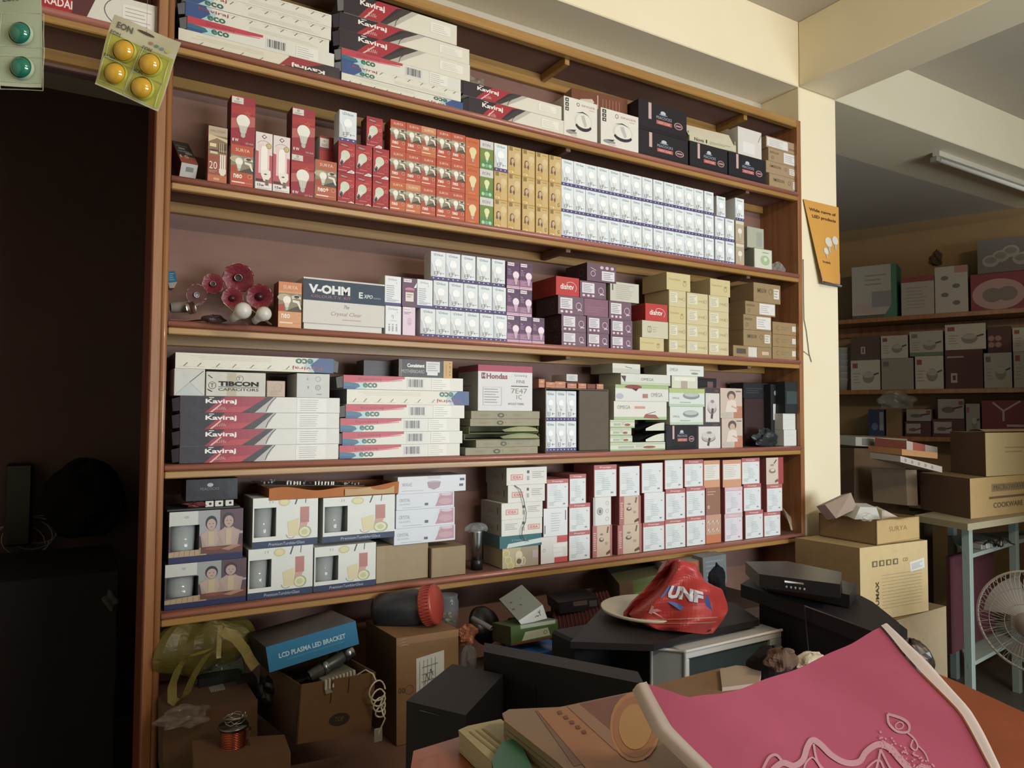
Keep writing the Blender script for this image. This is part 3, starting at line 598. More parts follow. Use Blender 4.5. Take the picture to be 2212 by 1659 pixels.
def a_kids(A):
    A.rect(0, 0, 1, 1, '#55454c', 1); A.rect(0, 0, 1, .125, '#262c5c', 2); A.rect(.0, .72, .42, 1, '#c6ccc6', 2); A.rect(.38, .5, 1, 1, '#9aa0a4', 2); A.rect(.68, .55, 1, 1, '#5a4550', 3)
    A.poly([(0, .125), (0, .22), (.42, .27), (.5, .2), (.5, .125)], '#b39a7a', 4)
    for k in range(6): A.line(.06 + k * .07, .13, .08 + k * .065, .24, .001, '#7c6650', 5)
    A.poly([(.42, .15), (1, .15), (1, .32), (.42, .3)], '#6c4038', 3); A.ell(.6, .24, .12, .03, '#8f4a3c', 4, 12); A.poly([(.7, .22), (.9, .3), (.98, .26), (.8, .18)], '#b07a66', 4)
    def kid(cx, cy, sc, skin, hair):
        A.poly([(cx - .12 * sc, .28), (cx + .12 * sc, .28), (cx + .15 * sc, cy - .18 * sc), (cx, cy - .1 * sc), (cx - .15 * sc, cy - .18 * sc)], '#a9938a', 5)
        for sx in (-1, 1):
            A.poly([(cx + sx * .14 * sc, cy - .2 * sc), (cx + sx * .06 * sc, .28), (cx + sx * .0, .3), (cx + sx * .02, cy - .14 * sc), (cx + sx * .05 * sc, cy - .1 * sc)], skin, 6)
        A.ell(cx, cy + .03, .078 * sc, .14 * sc, hair, 6, 16); A.ell(cx, cy, .062 * sc, .11 * sc, skin, 7, 16)
        for sx in (-1, 1): A.ell(cx + sx * .025, cy + .015, .01, .008, '#3b2f30', 8, 6)
        A.ell(cx, cy - .05, .018, .009, '#9c5a54', 8, 8); A.rect(cx - .04, .3, cx + .04, cy - .14, '#bfae8c', 8)
    kid(.56, .72, 1.0, '#b8a096', '#2f3236'); kid(.8, .76, 1.05, '#b39a94', '#43303a')
    A.text('Q5', .2, .86, .05, '#9aa09c', 3)
def a_wave(A, t='CRYSTAL', art='#d7dfea'):
    A.rect(0, 0, 1, 1, art, 1); A.text(t, .05, .5, .2, '#8a98ac', 3, w=.18); A.text('GLASSES', .05, .3, .1, '#a9b4c4', 3, w=.18)
    A.poly([(.66, .1), (.98, .12), (.98, .95), (.74, .92), (.7, .4)], '#bd8f9e', 2); A.ell(.84, .4, .12, .2, '#c9a2ae', 3, 14); A.ell(.86, .85, .1, .1, '#d4c2d0', 3, 12); A.line(.62, .18, .76, .9, .0014, '#e7eef2', 4)
    A.rect(.48, .2, .54, .36, '#59636f', 3); A.lines(.1, .08, .45, .16, 1, '#a8b2c0', 3)
def a_crystal(A): a_wave(A)
def a_wavetop(A):
    A.rect(0, 0, 1, 1, '#dadde6', 1); A.text('WAVE', .06, .42, .22, '#9aa2b4', 3, w=.14); A.ell(.52, .62, .1, .1, '#b8b2be', 3, 14); A.poly([(.42, .62), (.62, .62), (.6, .3), (.52, .16), (.44, .3)], '#a98f9c', 4)
    A.rect(.43, .82, .62, 1, '#c9cdd4', 3); A.lines(.05, .12, .38, .2, 1, '#a8aec0', 3); A.rect(.9, .3, .96, .45, '#55596a', 3); A.rect(.91, .65, .98, .8, '#55596a', 3)
def a_idea(A, fl=False):  # red mark paled to imitate glare
    A.rect(0, 0, 1, 1, '#e2e2da', 1); u = .1 if not fl else .64
    A.rect(u, .28, u + .3, .62, '#d7948c', 3); A.rect(u + .02, .33, u + .28, .57, '#ead2cc', 4); A.text('IDEA', u + .05, .37, .16, '#c0615a', 5, w=.2, bold=.02)
    A.rect(.5, .65, .56, .82, '#5c6060', 3); A.rect(.5, .25, .56, .5, '#a9adac', 3); v = .63 if not fl else .08
    A.lines(v, .35, v + .32, .78, 4, '#a09894', 3, k=.3)
def a_idea2(A): a_idea(A, True)
def a_idea_side(A): A.text('IDEA', .35, .35, .24, '#a8645c', 2, w=.3); A.lines(.05, .3, .3, .8, 4, '#8a8078', 2, k=.25); A.rect(.8, .3, .84, .7, '#5a544e', 2)
def a_teal(A):
    A.rect(0, 0, 1, 1, '#2d6c74', 1); A.poly([(.16, 0), (1, .22), (1, .62), (.2, .35)], '#cfe0dc', 2); A.text('2 Compact', .28, .5, .2, '#9cc6c6', 4, w=.34)
def a_tea(A):
    A.rect(0, 0, 1, 1, '#c3b890', 1); A.rect(.5, 0, 1, 1, '#a99a80', 2)
    for u, v in ((.1, .75), (.16, .4), (.22, .12)): A.ell(u, v, .1, .2, '#d9d2a0', 3, 16); A.ell(u, v, .07, .14, '#c9bd7c', 4, 14)
    A.ell(.45, .6, .1, .24, '#e2d8b8', 4, 16); A.poly([(.36, .1), (.56, .1), (.58, .5), (.34, .5)], '#d8c9a2', 5); A.ell(.45, .3, .07, .14, '#6e5c46', 6, 12); A.arc(.56, .3, .06, .2, -90, 90, .004, '#e2d8b8', 5); A.rect(.82, .4, .98, .8, '#b9aab0', 3)
def a_prest(A, band='#bd6a6a', top=True, body='#dfe6e8'):  # reds and print washed out to imitate glare
    A.rect(0, 0, 1, 1, '#c98482', 1); A.rect(.03, .0, .97, .85 if top else 1, body, 2)
    if top: A.rect(0, .86, 1, 1, band, 2); A.text('Prestige', .25, .89, .06, '#f2d6d2', 3, w=.5, bold=.02)
    A.lines(.1, .42, .6, .8, 6, '#c2cccf', 3, k=.3, seed=5); A.lines(.34, .2, .74, .62, 7, '#b3c2c8', 3, k=.35, seed=6)
    A.lines(.1, .08, .4, .22, 3, '#a4b0b4', 3); A.rect(.74, .1, .84, .15, '#8b979a', 3); A.rect(.82, .7, .88, .74, '#d49a94', 3)
def a_prest_nt(A): a_prest(A, top=False)
def a_prest_pink(A): a_prest(A, band='#dcb9c6', body='#e2dce6')
def a_prest_orange(A):
    A.rect(0, 0, 1, 1, '#d99a76', 1); A.rect(.04, .28, .96, .85, '#e4e2da', 2); A.lines(.1, .35, .8, .82, 7, '#c0beb4', 3, k=.3)
def a_photo(A):
    A.rect(0, 0, 1, 1, '#d2bba4', 1); A.rect(0, 0, .22, 1, '#b86e6c', 2); A.text('Prestige', .15, .12, .05, '#f2d8d4', 3, w=.7 * A.h / A.w, ang=math.pi / 2) if False else A.lines(.05, .2, .18, .8, 9, '#efd0cc', 3)
    A.ell(.45, .55, .12, .07, '#6a5446', 4, 12); A.ell(.46, .57, .08, .04, '#cabcae', 5, 10); A.line(.75, .75, .8, .95, .006, '#6b5a4c', 4); A.ell(.46, .72, .08, .035, '#8f8070', 4, 8); A.poly([(.7, .04), (.92, .1), (.88, .2), (.7, .12)], '#6a4a3e', 4)
    A.rect(.9, 0, 1, 1, '#b86e6c', 3); A.ell(.72, .42, .07, .05, '#b89c88', 4, 8)
def a_cooker(A):
    A.rect(0, 0, 1, 1, '#d8c8b6', 1); A.rect(.7, 0, 1, 1, '#b0454a', 2); A.ell(.35, .5, .2, .09, '#8c7a6c', 3, 12); A.ell(.36, .53, .13, .05, '#d8d2c6', 4, 10); A.line(.45, .78, .6, .92, .006, '#6b5a4c', 4); A.ell(.34, .72, .12, .04, '#a39484', 3, 8); A.poly([(.5, .05), (.7, .1), (.66, .2), (.5, .13)], '#7a5a4c', 4)
def a_symbols(A):
    A.rect(0, 0, 1, 1, '#e0e2e0', 1); A.rect(.0, .0, .12, 1, '#b9b3b0', 2); A.ring(.38, .5, A.w * .17, .004, '#9aa0a2', 3); A.ell(.38, .5, .08, .08, '#7c8486', 4, 10)
    for v in (.78, .5, .22): A.ring(.78, v, A.w * .09, .0016, '#aab0b2', 3)
def a_cast(A):
    A.rect(0, 0, 1, 1, '#9a6c56', 1); A.lines(.1, .7, .7, .9, 2, '#c9a08a', 2); A.text('e', .1, .22, .13, '#e0d0c4', 3)
def a_icons(A):
    A.rect(0, 0, 1, 1, '#d0794e', 1); A.rect(0, .3, 1, 1, '#c99a80', 2); r = random.Random(4)
    for i in range(3):
        for j in range(2): A.ell(.2 + i * .28, .45 + j * .28, .08, .07, '#e8d8cc', 3, 9); A.line(.16 + i * .28, .4 + j * .28, .27 + i * .28, .5 + j * .28, .003, '#6f4a3c', 4)
def a_pot(A):
    A.rect(0, 0, 1, 1, '#d6d2cc', 1); A.rect(0, .84, 1, 1, '#3b3236', 2); A.text('COOK', .65, .88, .06, '#bb5555', 3, w=.25); A.ell(.45, .42, .32, .18, '#b5aaa6', 3, 20); A.ell(.45, .5, .3, .13, '#cfc8c4', 4, 20); A.line(.42, .1, .5, .4, .012, '#4a4040', 5); A.arc(.45, .45, .33, .2, 200, 340, .003, '#7e6a68', 5); A.ell(.48, .6, .12, .05, '#8f8a88', 5, 12)
def a_girl(A):
    A.rect(0, 0, 1, 1, '#cdb9a8', 1); A.rect(.6, .0, 1, .4, '#c07a5c', 2); A.ell(.5, .76, .2, .16, '#5b4c48', 3, 14); A.ell(.5, .7, .13, .12, '#cba890', 4, 12); A.poly([(.2, .2), (.75, .2), (.7, .58), (.5, .62), (.3, .55)], '#e0d2c6', 4); A.ell(.3, .12, .25, .08, '#bdb7ae', 5, 14)
    A.line(.5, .4, .8, .3, .006, '#caa48c', 6); A.rect(.7, .88, .95, .92, '#7a6a66', 3)
def a_green(A):
    A.rect(0, 0, 1, 1, '#d9dccb', 1); A.rect(0, 0, 1, .2, '#9dbc86', 2); A.rect(0, .72, 1, .9, '#b7c89c', 2); A.rect(.14, .3, .42, .6, '#b2b8aa', 3); A.ell(.7, .4, .12, .16, '#a65a50', 4, 12); A.lines(.45, .35, .62, .7, 3, '#8f958a', 3)
def a_pan(A):
    A.rect(0, 0, 1, 1, '#dcddd6', 1); A.rect(0, .78, 1, 1, '#a5c07c', 2); A.ell(.33, .88, .16, .13, '#96453e', 4, 14); A.poly([(.3, .76), (.38, .62), (.42, .78)], '#3c3230', 5); A.text('OMEGA', .66, .28, .26, '#8c9490', 3, w=.22); A.rect(.5, .2, .6, .46, '#b37a70', 3); A.ell(.08, .3, .07, .18, '#b9b6cc', 3, 10)
def a_pan2(A):
    A.rect(0, 0, 1, 1, '#e0dfd6', 1); A.rect(0, 0, 1, .16, '#a9c490', 2); A.text('OMEGA', .06, .58, .2, '#7c8480', 3, w=.24); A.rect(.38, .6, .58, .74, '#cf9a8c', 3); A.poly([(.55, .1), (.85, .06), (.78, .28), (.58, .3)], '#a65a50', 4); A.line(.6, .3, .78, .45, .002, '#4a4442', 5)
def a_oven(A):
    A.rect(0, 0, 1, 1, '#d6e0da', 1); A.ell(.62, .6, .24, .2, '#8b9694', 3, 18); A.ell(.62, .66, .2, .12, '#b9c4c2', 4, 16); A.text('OMEGA', .08, .4, .12, '#8fa09c', 3, w=.2); A.rect(0, 0, 1, .14, '#b5cdb0', 2); A.rect(.3, .2, .6, .26, '#a9b6b2', 3)
def a_thin(A):
    A.rect(0, 0, 1, 1, '#a39e86', 1); A.ell(.42, .45, .05, .32, '#6d6a60', 3, 12); A.ell(.42, .45, .025, .16, '#a39e86', 4, 10); A.lines(.12, .3, .3, .6, 2, '#8d8872', 2, k=.3); A.lines(.6, .3, .76, .6, 2, '#8d8872', 2, k=.3); A.line(.5, .35, .5, .6, .0015, '#77725e', 3); A.ring(.86, .5, A.h * .2, .001, '#c9c6b0', 3)
def a_humax(A):
    for i, k in enumerate((.17, .27, .37, .47)): A.rect(k, .72, k + .075, .8, '#6e5f42', 2); A.rect(k + .02, .735, k + .055, .785, '#cdb27c', 3)
    A.text('CO', .62, .745, .05, '#8d7c56', 3); A.text('HUMAX', .26, .12, .065, '#4b4130', 3, w=.4 * A.h / A.w, ang=math.pi / 2, bold=.02)
    for k in range(11): A.rect(.3, .14 + k * .045, .9, .144 + k * .045, '#9b8a62', 2)
def a_gas(A):
    A.rect(.3, .62, .84, .82, '#8d7550', 2); A.rect(.26, .44, .84, .5, '#6a5538', 2); A.text('COOKWARE', .32, .2, .14, '#6a5538', 3, w=.44, bold=.02); A.text('MICROWAVE', .33, .66, .13, '#6a5538', 4, w=.46)
# ================================================================== goods on the shelves
ALLX = {}
def bx(name, label, xl, xr, yt, z0, d=.15, key=None, art=None, yf=.006, zt=None, col='#dfdfd8', mat='card', side=None, cols=None, cat='box', group=None, rz=0.0, flip=False, lid=True, yb=None, parent=None):
    """box whose front stands on plane yf; xl, xr, yt measured on the photograph, z0 the height of what carries it"""
    ym = (yt if yt is not None else 0) if yb is None else (yt + yb) / 2
    if yb is None:
        pz = z0
        ym = yt + 25
    x0 = atY(xl, ym, yf).x; x1 = atY(xr, ym, yf).x
    h = (zt if zt is not None else atY(xl, yt, yf).z) - z0
    me = box_mesh((key or name) + '%.4f' % x0, x1 - x0 - .0008, d, h - .0008, col, mat, art, side, cols, flip, lid)
    me.name = name
    o = put(name, me, (x0 + x1) / 2, yf, z0 + .0003, d, label, cat, group, rz, parent)
    return o, z0 + h
def grid_boxes(name, desc, where, cols_px, z0, h, w, d, key, art, rows, group, yf=.006, ypx=400, mat='card', col='#dfdfd8', side=None, alt=None, start=0, rownames=('bottom', 'middle', 'top'), jit=.0012, cols=None):
    end = None; out = []
    for i, xl in enumerate(cols_px):
        x = atY(xl, ypx, yf).x
        if end is not None: x = max(x, end + .0006)
        end = x + w; nr = rows[i] if isinstance(rows, (list, tuple)) else rows
        for r in range(start, nr):
            a, k = (art, key) if not (alt and (i, r) in alt) else alt[i, r]
            me = box_mesh(k, w, d, h - .0006, col, mat, a, side, cols); me.name = name
            o = put(name, me, x + w / 2, yf + R_.uniform(0, jit), z0 + r * h + .0002, d, ', '.join(t for t in (desc, rownames[r] + ' row', (ORD[i] + ' column from left' if len(cols_px) > 1 else ''), where) if t), 'box', group, R_.uniform(-.008, .008))
            out.append(o)
    return out, end
T1, T2, T3, T4, T5 = ST
def stacklong(spec, z0, d, prefix, yf=.006):
    """long flat cartons lying on each other; spec: (xl, xr, h, key, art, flip, label)"""
    z = z0
    for xl, xr, h, key, art, flip, label, ym in spec:
        x0 = atY(xl, ym, yf).x; x1 = atY(xr, ym, yf).x; dark = key in ('silk', 'silkp', 'silkb')
        me = box_mesh('%s%.4f' % (key, x1 - x0), x1 - x0, d, h - .0008, '#d8d5c6', 'glossy_card', art, None, {'L': '#2a2430' if dark else '#5d6470', 'T': '#cfcabb'}, flip)
        me.name = 'flat_carton'
        o = put('flat_carton', me, (x0 + x1) / 2, yf + R_.uniform(0, .004), z + .0004, d, label, 'box', prefix)
        # loose end flap standing out at the dark end
        fm = MB(); s = 1 if flip else -1; fc = '#3b3540' if dark else '#77777a'
        e = s * (x1 - x0) / 2; t = h * .85
        fm.add([(e + s * .0005, -d / 2 + .002, h * .1), (e + s * .0005, -d / 2 + .002, h * .92), (e + s * .02, -d / 2 + .012, h * .80), (e + s * .017, -d / 2 + .01, h * .05),
                (e + s * .0005, -d / 2 + .004, h * .1), (e + s * .0005, -d / 2 + .004, h * .92), (e + s * .02, -d / 2 + .014, h * .80), (e + s * .017, -d / 2 + .012, h * .05)],
               [(0, 1, 2, 3), (7, 6, 5, 4), (0, 3, 7, 4), (3, 2, 6, 7), (2, 1, 5, 6)], fc, 'glossy_card')
        if not (flip and xr > 1000): part('end_flap', fm, o)
        z += h
    return z
# ---- top shelf
H = .0425
stacklong([
    (385, 734, .044, 'silkb', a_silkback, True, 'cream flat carton turned upside down, lowest of the top-shelf stack by the left post', 100),
    (404, 723, .042, 'ecob', a_eco, False, 'red and blue flat carton with barcode, second from bottom of the top-left stack', 80),
    (400, 712, .041, 'ecoc', a_ecoback, False, 'cream flat carton with blue end and arrows, third from bottom of the top-left stack', 60),
    (392, 716, .041, 'ecoc2', a_ecoback, False, 'cream flat carton with blue end, fourth from bottom of the top-left stack', 30),
    (394, 717, .041, 'ecoc3', a_ecoback, False, 'cream flat carton with blue end, topmost of the top-left stack under the top rail', 0),
], T1, .17, 'flat cartons on the top shelf')
stacklong([
    (738, 1001, .034, 'ecoB', a_ecoback, True, 'cream flat carton turned upside down, lowest of the second stack on the top shelf', 180),
    (738, 996, .037, 'ecoB2', a_ecoback, False, 'cream flat carton with blue end, second from bottom of the second top-shelf stack', 150),
    (738, 996, .043, 'ecoB3', a_eco, False, 'red and green flat carton with barcode, third from bottom of the second top-shelf stack', 130),
    (734, 1016, .060, 'silkp', a_silk_plain, False, 'black and red flat carton, fourth from bottom of the second top-shelf stack', 100),
    (734, 1015, .055, 'silkp', a_silk_plain, False, 'black and red flat carton, second from the top of the second top-shelf stack', 70),
    (743, 987, .070, 'silkp2', a_silk_plain, False, 'black and red carton, topmost and tallest of the second top-shelf stack', 40),
], T1, .17, 'flat cartons on the top shelf')
stacklong([
    (1013, 1218, .062, 'silkp', a_silk_plain, False, 'black and red flat carton, lower of the two left of the kettle boxes', 240),
    (1001, 1213, .052, 'silkp', a_silk_plain, False, 'black and red flat carton, upper of the two left of the kettle boxes', 200),
], T1, .16, 'flat cartons on the top shelf')
def glasspiece(x, y, z, lab, s=1.0):
    m_ = MB(); m_.lathe([(.012 * s, 0), (.016 * s, .004 * s), (.006 * s, .012 * s), (.005 * s, .03 * s), (.02 * s, .045 * s), (.024 * s, .07 * s), (.02 * s, .075 * s)], '#e8ecee', 'glass', 16)
    o = link('glass_goblet', m_.mesh('glass_goblet'), None, (x, y, z)); tag(o, lab, 'glass', 'small goblets on the top shelf')
kx = bx('kettle_box', 'white kettle box with a red title, left of the two on the top shelf', 1218, 1290, 206, T1, .15, art=a_kettle, col='#ddd8cc', group='kettle boxes')
bx('kettle_box', 'white kettle box with a red title, right one beside the black boxes', 1297.5, 1379, 231, T1, .15, art=a_kettle, col='#ddd8cc', group='kettle boxes')
def bigcarton():
    m_ = MB(); w, d, h = .26, .12, .10
    m_.box(-w / 2, -d / 2, 0, w / 2, d / 2, h, '#8c5238', 'carton', cols={'L': '#b59a7c', 'F': '#7b4630'})
    A = Art(m_, w, h, lambda x, y, l: (x - w / 2, -d / 2 - l, y), 'carton')
    A.poly([(.12, .5), (.16, .62), (.36, .7), (.4, .58), (.36, .48), (.16, .44)], '#d8c8b8', 2); A.rect(.45, .2, .47, .9, '#d9a890', 2)
    for k in range(6): A.line(.55 + k * .06, .25, .55 + k * .06, .8, .002, '#c08a6c', 2)
    return m_
zk = atY(1200, 206, .006).z
o = link('brown_carton', bigcarton().mesh('brown_carton'), None, (atY(1308, 200, .06).x, .145, zk + .002), (0, 0, math.radians(-8))); tag(o, 'reddish-brown carton lying on top of the two white kettle boxes', 'carton')
# black casserole boxes
dk = dict(col='#1b1820', mat='glossy_card')
_, za = bx('casserole_box', 'black casserole box with red band, lower left of the black group, top shelf', 1380, 1486, 277, T1, .17, art=a_peacock, group='black casserole boxes on the top shelf', **dk)
bx('casserole_box', 'black casserole box with red band, stacked on another right of the kettle boxes', 1379, 1483, 212, za, .17, art=a_peacock, group='black casserole boxes on the top shelf', **dk)
_, zb = bx('casserole_box', 'black casserole box under the open white carton on the top shelf', 1490, 1571, 303, T1, .17, art=a_peacock, group='black casserole boxes on the top shelf', **dk)
_, zc = bx('casserole_box', 'black casserole box with a white lid edge, rightmost on the top shelf', 1574, 1653, 326, T1, .17, art=a_peacock, group='black casserole boxes on the top shelf', **dk)
# open white carton on the black one
o = empty('open_carton', 'cream carton with its front flap hanging open on a black casserole box', 'carton', (atY(1538, 280, .02).x, .075, zb + .001), math.radians(-3))
m_ = MB(); w = .27; d = .13
for b_ in ((-w / 2, -d / 2, 0, w / 2, d / 2, .004), (-w / 2, -d / 2, .004, w / 2, -d / 2 + .004, .03), (-w / 2, d / 2 - .004, .004, w / 2, d / 2, .05), (-w / 2, -d / 2 + .004, .004, -w / 2 + .004, d / 2 - .004, .05), (w / 2 - .004, -d / 2 + .004, .004, w / 2, d / 2 - .004, .05)): m_.box(*b_, '#c9c3a2', 'carton')
A = Art(m_, w, .03, lambda x, y, l: (x - w / 2, -d / 2 - l, y), 'carton'); A.text('Nova', .1, .3, .5, '#3c3a34', 2, w=.2, bold=.02); A.rect(.34, .3, .37, .8, '#3c3a34', 2); A.lines(.42, .3, .9, .7, 2, '#8d8972', 2)
part('tray', m_, o)
m_ = MB(); m_.box(-w / 2 - .005, 0, 0, w / 2 - .012, .003, .062, '#d9d0b4', 'carton'); part('open_flap', m_, o, (0, -d / 2 + .002, .031), (math.radians(-28), 0, 0))
_, zd = bx('white_carton', 'small white carton resting on the rightmost black casserole box', 1594, 1645, 272, zc, .11, col='#d6d3cc', art=lambda A: (A.line(.85, .6, .98, .9, .003, '#6d6a66', 2), A.rect(.2, .1, .7, .5, '#e2e0dc', 1)))
br = dict(col='#a68a66', mat='carton', group='brown cartons at the right end of the top shelf', side=None)
_, z = bx('brown_box', 'brown box with white label at right, lowest of the pile at the top shelf end', 1662, 1730, 373, T1, .15, art=a_brown, **br)
_, z = bx('brown_box', 'brown box with white label, second from bottom of the pile at the top shelf end', 1655, 1722, 345, z, .15, art=a_brown, **br)
_, z = bx('brown_box', 'brown box with wide white label, third in the pile at the top shelf end', 1660, 1730, 318, z, .15, art=a_brown_wide, **br)
_, z = bx('brown_box', 'brown box with label at its left, topmost of the pile at the top shelf end', 1655, 1729, 292, z, .15, art=a_brown_lw, **br)
glasspiece(atY(1008, 108, .11).x, .12, T1 + .145, 'small glass goblet left one, standing behind the red cartons', 1.0) if False else None
# overhead bay left of the post
o, z = bx('cookware_carton', 'red and white cookware carton on the overhead board left of the post', 60, 348, -60, T1, .17, art=a_kadai, col='#d8d2c4', mat='glossy_card')

# ---- second shelf
g2 = 'boxes of bulbs on the second shelf'
# leaning narrow box
o = empty('lamp_box', 'dark lamp box tilted back against the left post, its white end forward', 'box', (atY(413, 385, .01).x, .02, T2 + .002), math.radians(6))
m_ = MB(); Mx = Matrix.Rotation(math.radians(-38), 4, 'X')
w, hh, d = .046, .165, .05
Mx = Matrix.Translation((0, .03, .034)) @ Matrix.Rotation(math.radians(-52), 4, 'X')
m_.box(-w / 2, -d / 2, 0, w / 2, d / 2, hh, '#5c2018', 'card', M=Mx)
A = Art(m_, w, hh, lambda x, y, l: tuple(Mx @ Vector((x - w / 2, -d / 2 - l, y)))); A.rect(0, 0, 1, .3, '#a8503c', 1); A.rect(0, .3, 1, 1, '#3c322e', 1); A.text('15', .1, .22, .12, '#e8c8b8', 3, w=.5)
A.rect(.5, .4, .9, .5, '#8c8c8a', 2); A.rect(.1, .5, .8, .56, '#77777a', 2); A.rect(.2, .62, .6, .7, '#8c8c8a', 2); A.rect(.1, .76, .8, .8, '#6b6b6d', 2)
part('sleeve', m_, o)
m_ = MB(); m_.box(-w / 2 + .001, -d / 2 + .001, -.0015, w / 2 - .001, d / 2 - .001, -.0002, '#d3d0c8', 'card', M=Mx, c=.0002); m_.box(-.008, -.014, -.0022, .012, .0, -.0016, '#8a9088', 'card', M=Mx, c=.0001); part('end_flap', m_, o, label='white end flap with a barcode')
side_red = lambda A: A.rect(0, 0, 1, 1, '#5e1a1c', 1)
bx('lamp_box', 'brown lamp box marked 20 beside the tilted dark box', 450, 491.6, 270, T2, .06, art=a_cfl20, col='#b2603e', group=g2, side=lambda A: A.rect(0, 0, 1, .84, '#7c3a26', 1))
_, z = bx('bulb_box', 'orange-red bulb box carrying a taller crimson one, left part of second shelf', 498.7, 548, 310, T2, .062, art=a_surya, group=g2)
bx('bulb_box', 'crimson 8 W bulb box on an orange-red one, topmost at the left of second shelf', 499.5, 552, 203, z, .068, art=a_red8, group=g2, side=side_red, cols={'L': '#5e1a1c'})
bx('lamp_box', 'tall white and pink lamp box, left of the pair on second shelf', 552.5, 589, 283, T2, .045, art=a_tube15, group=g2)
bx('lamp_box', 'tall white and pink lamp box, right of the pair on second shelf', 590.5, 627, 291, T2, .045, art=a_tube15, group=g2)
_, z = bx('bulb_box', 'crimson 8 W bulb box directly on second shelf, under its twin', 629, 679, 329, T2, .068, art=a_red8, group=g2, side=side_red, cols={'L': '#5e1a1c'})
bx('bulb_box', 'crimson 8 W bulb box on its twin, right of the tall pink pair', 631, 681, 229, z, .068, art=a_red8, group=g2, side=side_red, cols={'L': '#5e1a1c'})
bx('bulb_box', 'orange bulb box with a plus sign between crimson and red boxes', 681, 727.5, 343, T2, .062, art=a_surya_plus, group=g2)
bx('bulb_box', 'crimson bulb box half hidden behind the plus-sign orange box', 690, 730, 292, T2, .055, yf=.075, art=a_red8, group=g2)
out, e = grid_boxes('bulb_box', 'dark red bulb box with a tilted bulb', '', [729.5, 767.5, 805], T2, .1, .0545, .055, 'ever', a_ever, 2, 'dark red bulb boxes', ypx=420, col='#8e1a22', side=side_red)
me = box_mesh('ever', .0545, .055, .0994)
put('bulb_box', me, atY(812, 290).x, .012, T2 + .2008, .055, 'dark red bulb box standing alone on top of its block', 'box', 'dark red bulb boxes')
me = box_mesh('drkus', .0568, .056, .1006, '#dfe4e6', 'card', a_drkus)
put('bulb_box', me, atY(754, 265).x, .010, T2 + .2008, .056, 'white bulb box standing alone on the dark red block', 'box', g2)
SC = [842.5, 876.4, 909, 942.5, 974]
alt = {(0, 0): (a_surya_alt, 'surya_alt'), (2, 2): (a_surya_o, 'surya_o'), (1, 0): (a_surya_o, 'surya_o')}
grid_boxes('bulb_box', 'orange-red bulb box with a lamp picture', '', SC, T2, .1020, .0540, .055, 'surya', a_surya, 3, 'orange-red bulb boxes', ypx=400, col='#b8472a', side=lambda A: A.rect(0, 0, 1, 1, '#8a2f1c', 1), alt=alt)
grid_boxes('bulb_box', 'plain orange bulb box', 'beside the green boxes', [1005.5], T2, .1010, .0545, .055, 'orange', a_orange, 3, 'plain orange bulb boxes', ypx=400, col='#c4602a')
grid_boxes('bulb_box', 'green bulb box with grey top', 'between orange and golden boxes', [1036.8], T2, .1015, .0535, .055, 'eon', a_eon, 3, 'green bulb boxes', ypx=400, col='#6d8a32')
WC = [1067, 1097, 1128, 1157.6, 1186]
alt = {(0, 2): (a_drkus, 'drkus_g'), (3, 0): (a_woman_s, 'woman_s'), (4, 0): (a_woman_s, 'woman_s'), (4, 1): (a_woman_s, 'woman_s')}
out, _ = grid_boxes('bulb_box', 'golden bulb box with a portrait of a woman', '', WC, T2, .1020, .0552, .055, 'woman', a_woman, 3, 'golden bulb boxes', ypx=420, col='#c79a4c', alt=alt)
out[2]['label'] = 'white bulb box in the top row beside the golden boxes'; 
DC = [1212.8, 1237, 1263, 1288, 1313, 1337, 1362, 1387.4, 1411.5, 1434.7, 1457, 1477, 1499, 1522, 1545, 1567]
grid_boxes('bulb_box', 'white bulb box with violet base', 'long second-shelf block', DC, T2, .1010, .0560, .055, 'drkusb', a_drkus, [3] * 14 + [2, 2], 'white bulb boxes on the second shelf', ypx=470, col='#dfe4e6')
me = box_mesh('drkusb', .0560, .055, .1004)
put('bulb_box', me, atY(1569, 447).x, .03, T2 + .2028, .055, 'white bulb box set back on the right end of the long white block', 'box', 'white bulb boxes on the second shelf')
xx = atY(1602, 520).x
def a_beige(A): A.rect(0, 0, 1, 1, '#b7a585', 1); A.rect(.04, .86, .96, 1, '#d8cdb4', 2); bulb(A, .5, .55, A.w * .24, '#e6e2cf', '#c9c3ad', L=4); A.rect(.1, .06, .6, .1, '#c98a5c', 3)
me = box_mesh('beigebulb', .054, .055, .1000, '#b7a585', 'card', a_beige)
for k in range(2): put('bulb_box', me, xx, .010, T2 + .0005 + k * .1015, .055, 'beige bulb box at the right end of the white block, ' + ('lower', 'upper')[k] + ' of two', 'box', 'beige bulb boxes')
me = box_mesh('drkusb', .0560, .055, .1004)
put('bulb_box', me, xx + .001, .010, T2 + .2045, .055, 'white bulb box crowning the two beige ones at the right end', 'box', 'white bulb boxes on the second shelf')
def a_gbox(A): A.rect(.03, .03, .97, .97, '#cfd4bc', 1); A.ell(.6, .45, .26, .24, '#9fb98a', 2, 14); A.ell(.62, .5, .1, .1, '#d3dcc0', 3, 10); A.rect(.45, .8, .8, .84, '#8f9a80', 2)
_, z = bx('small_box', 'small green and white box at the right end of the second shelf', 1629, 1668, 534, T2, .09, art=a_gbox, col='#8a9280')
bx('small_box', 'small pale grey-green box stacked on the green and white one', 1614, 1650, 488, z, .08, yf=.02, art=lambda A: A.rect(.55, .1, .9, .8, '#9c9c92', 1), col='#a9ae98')
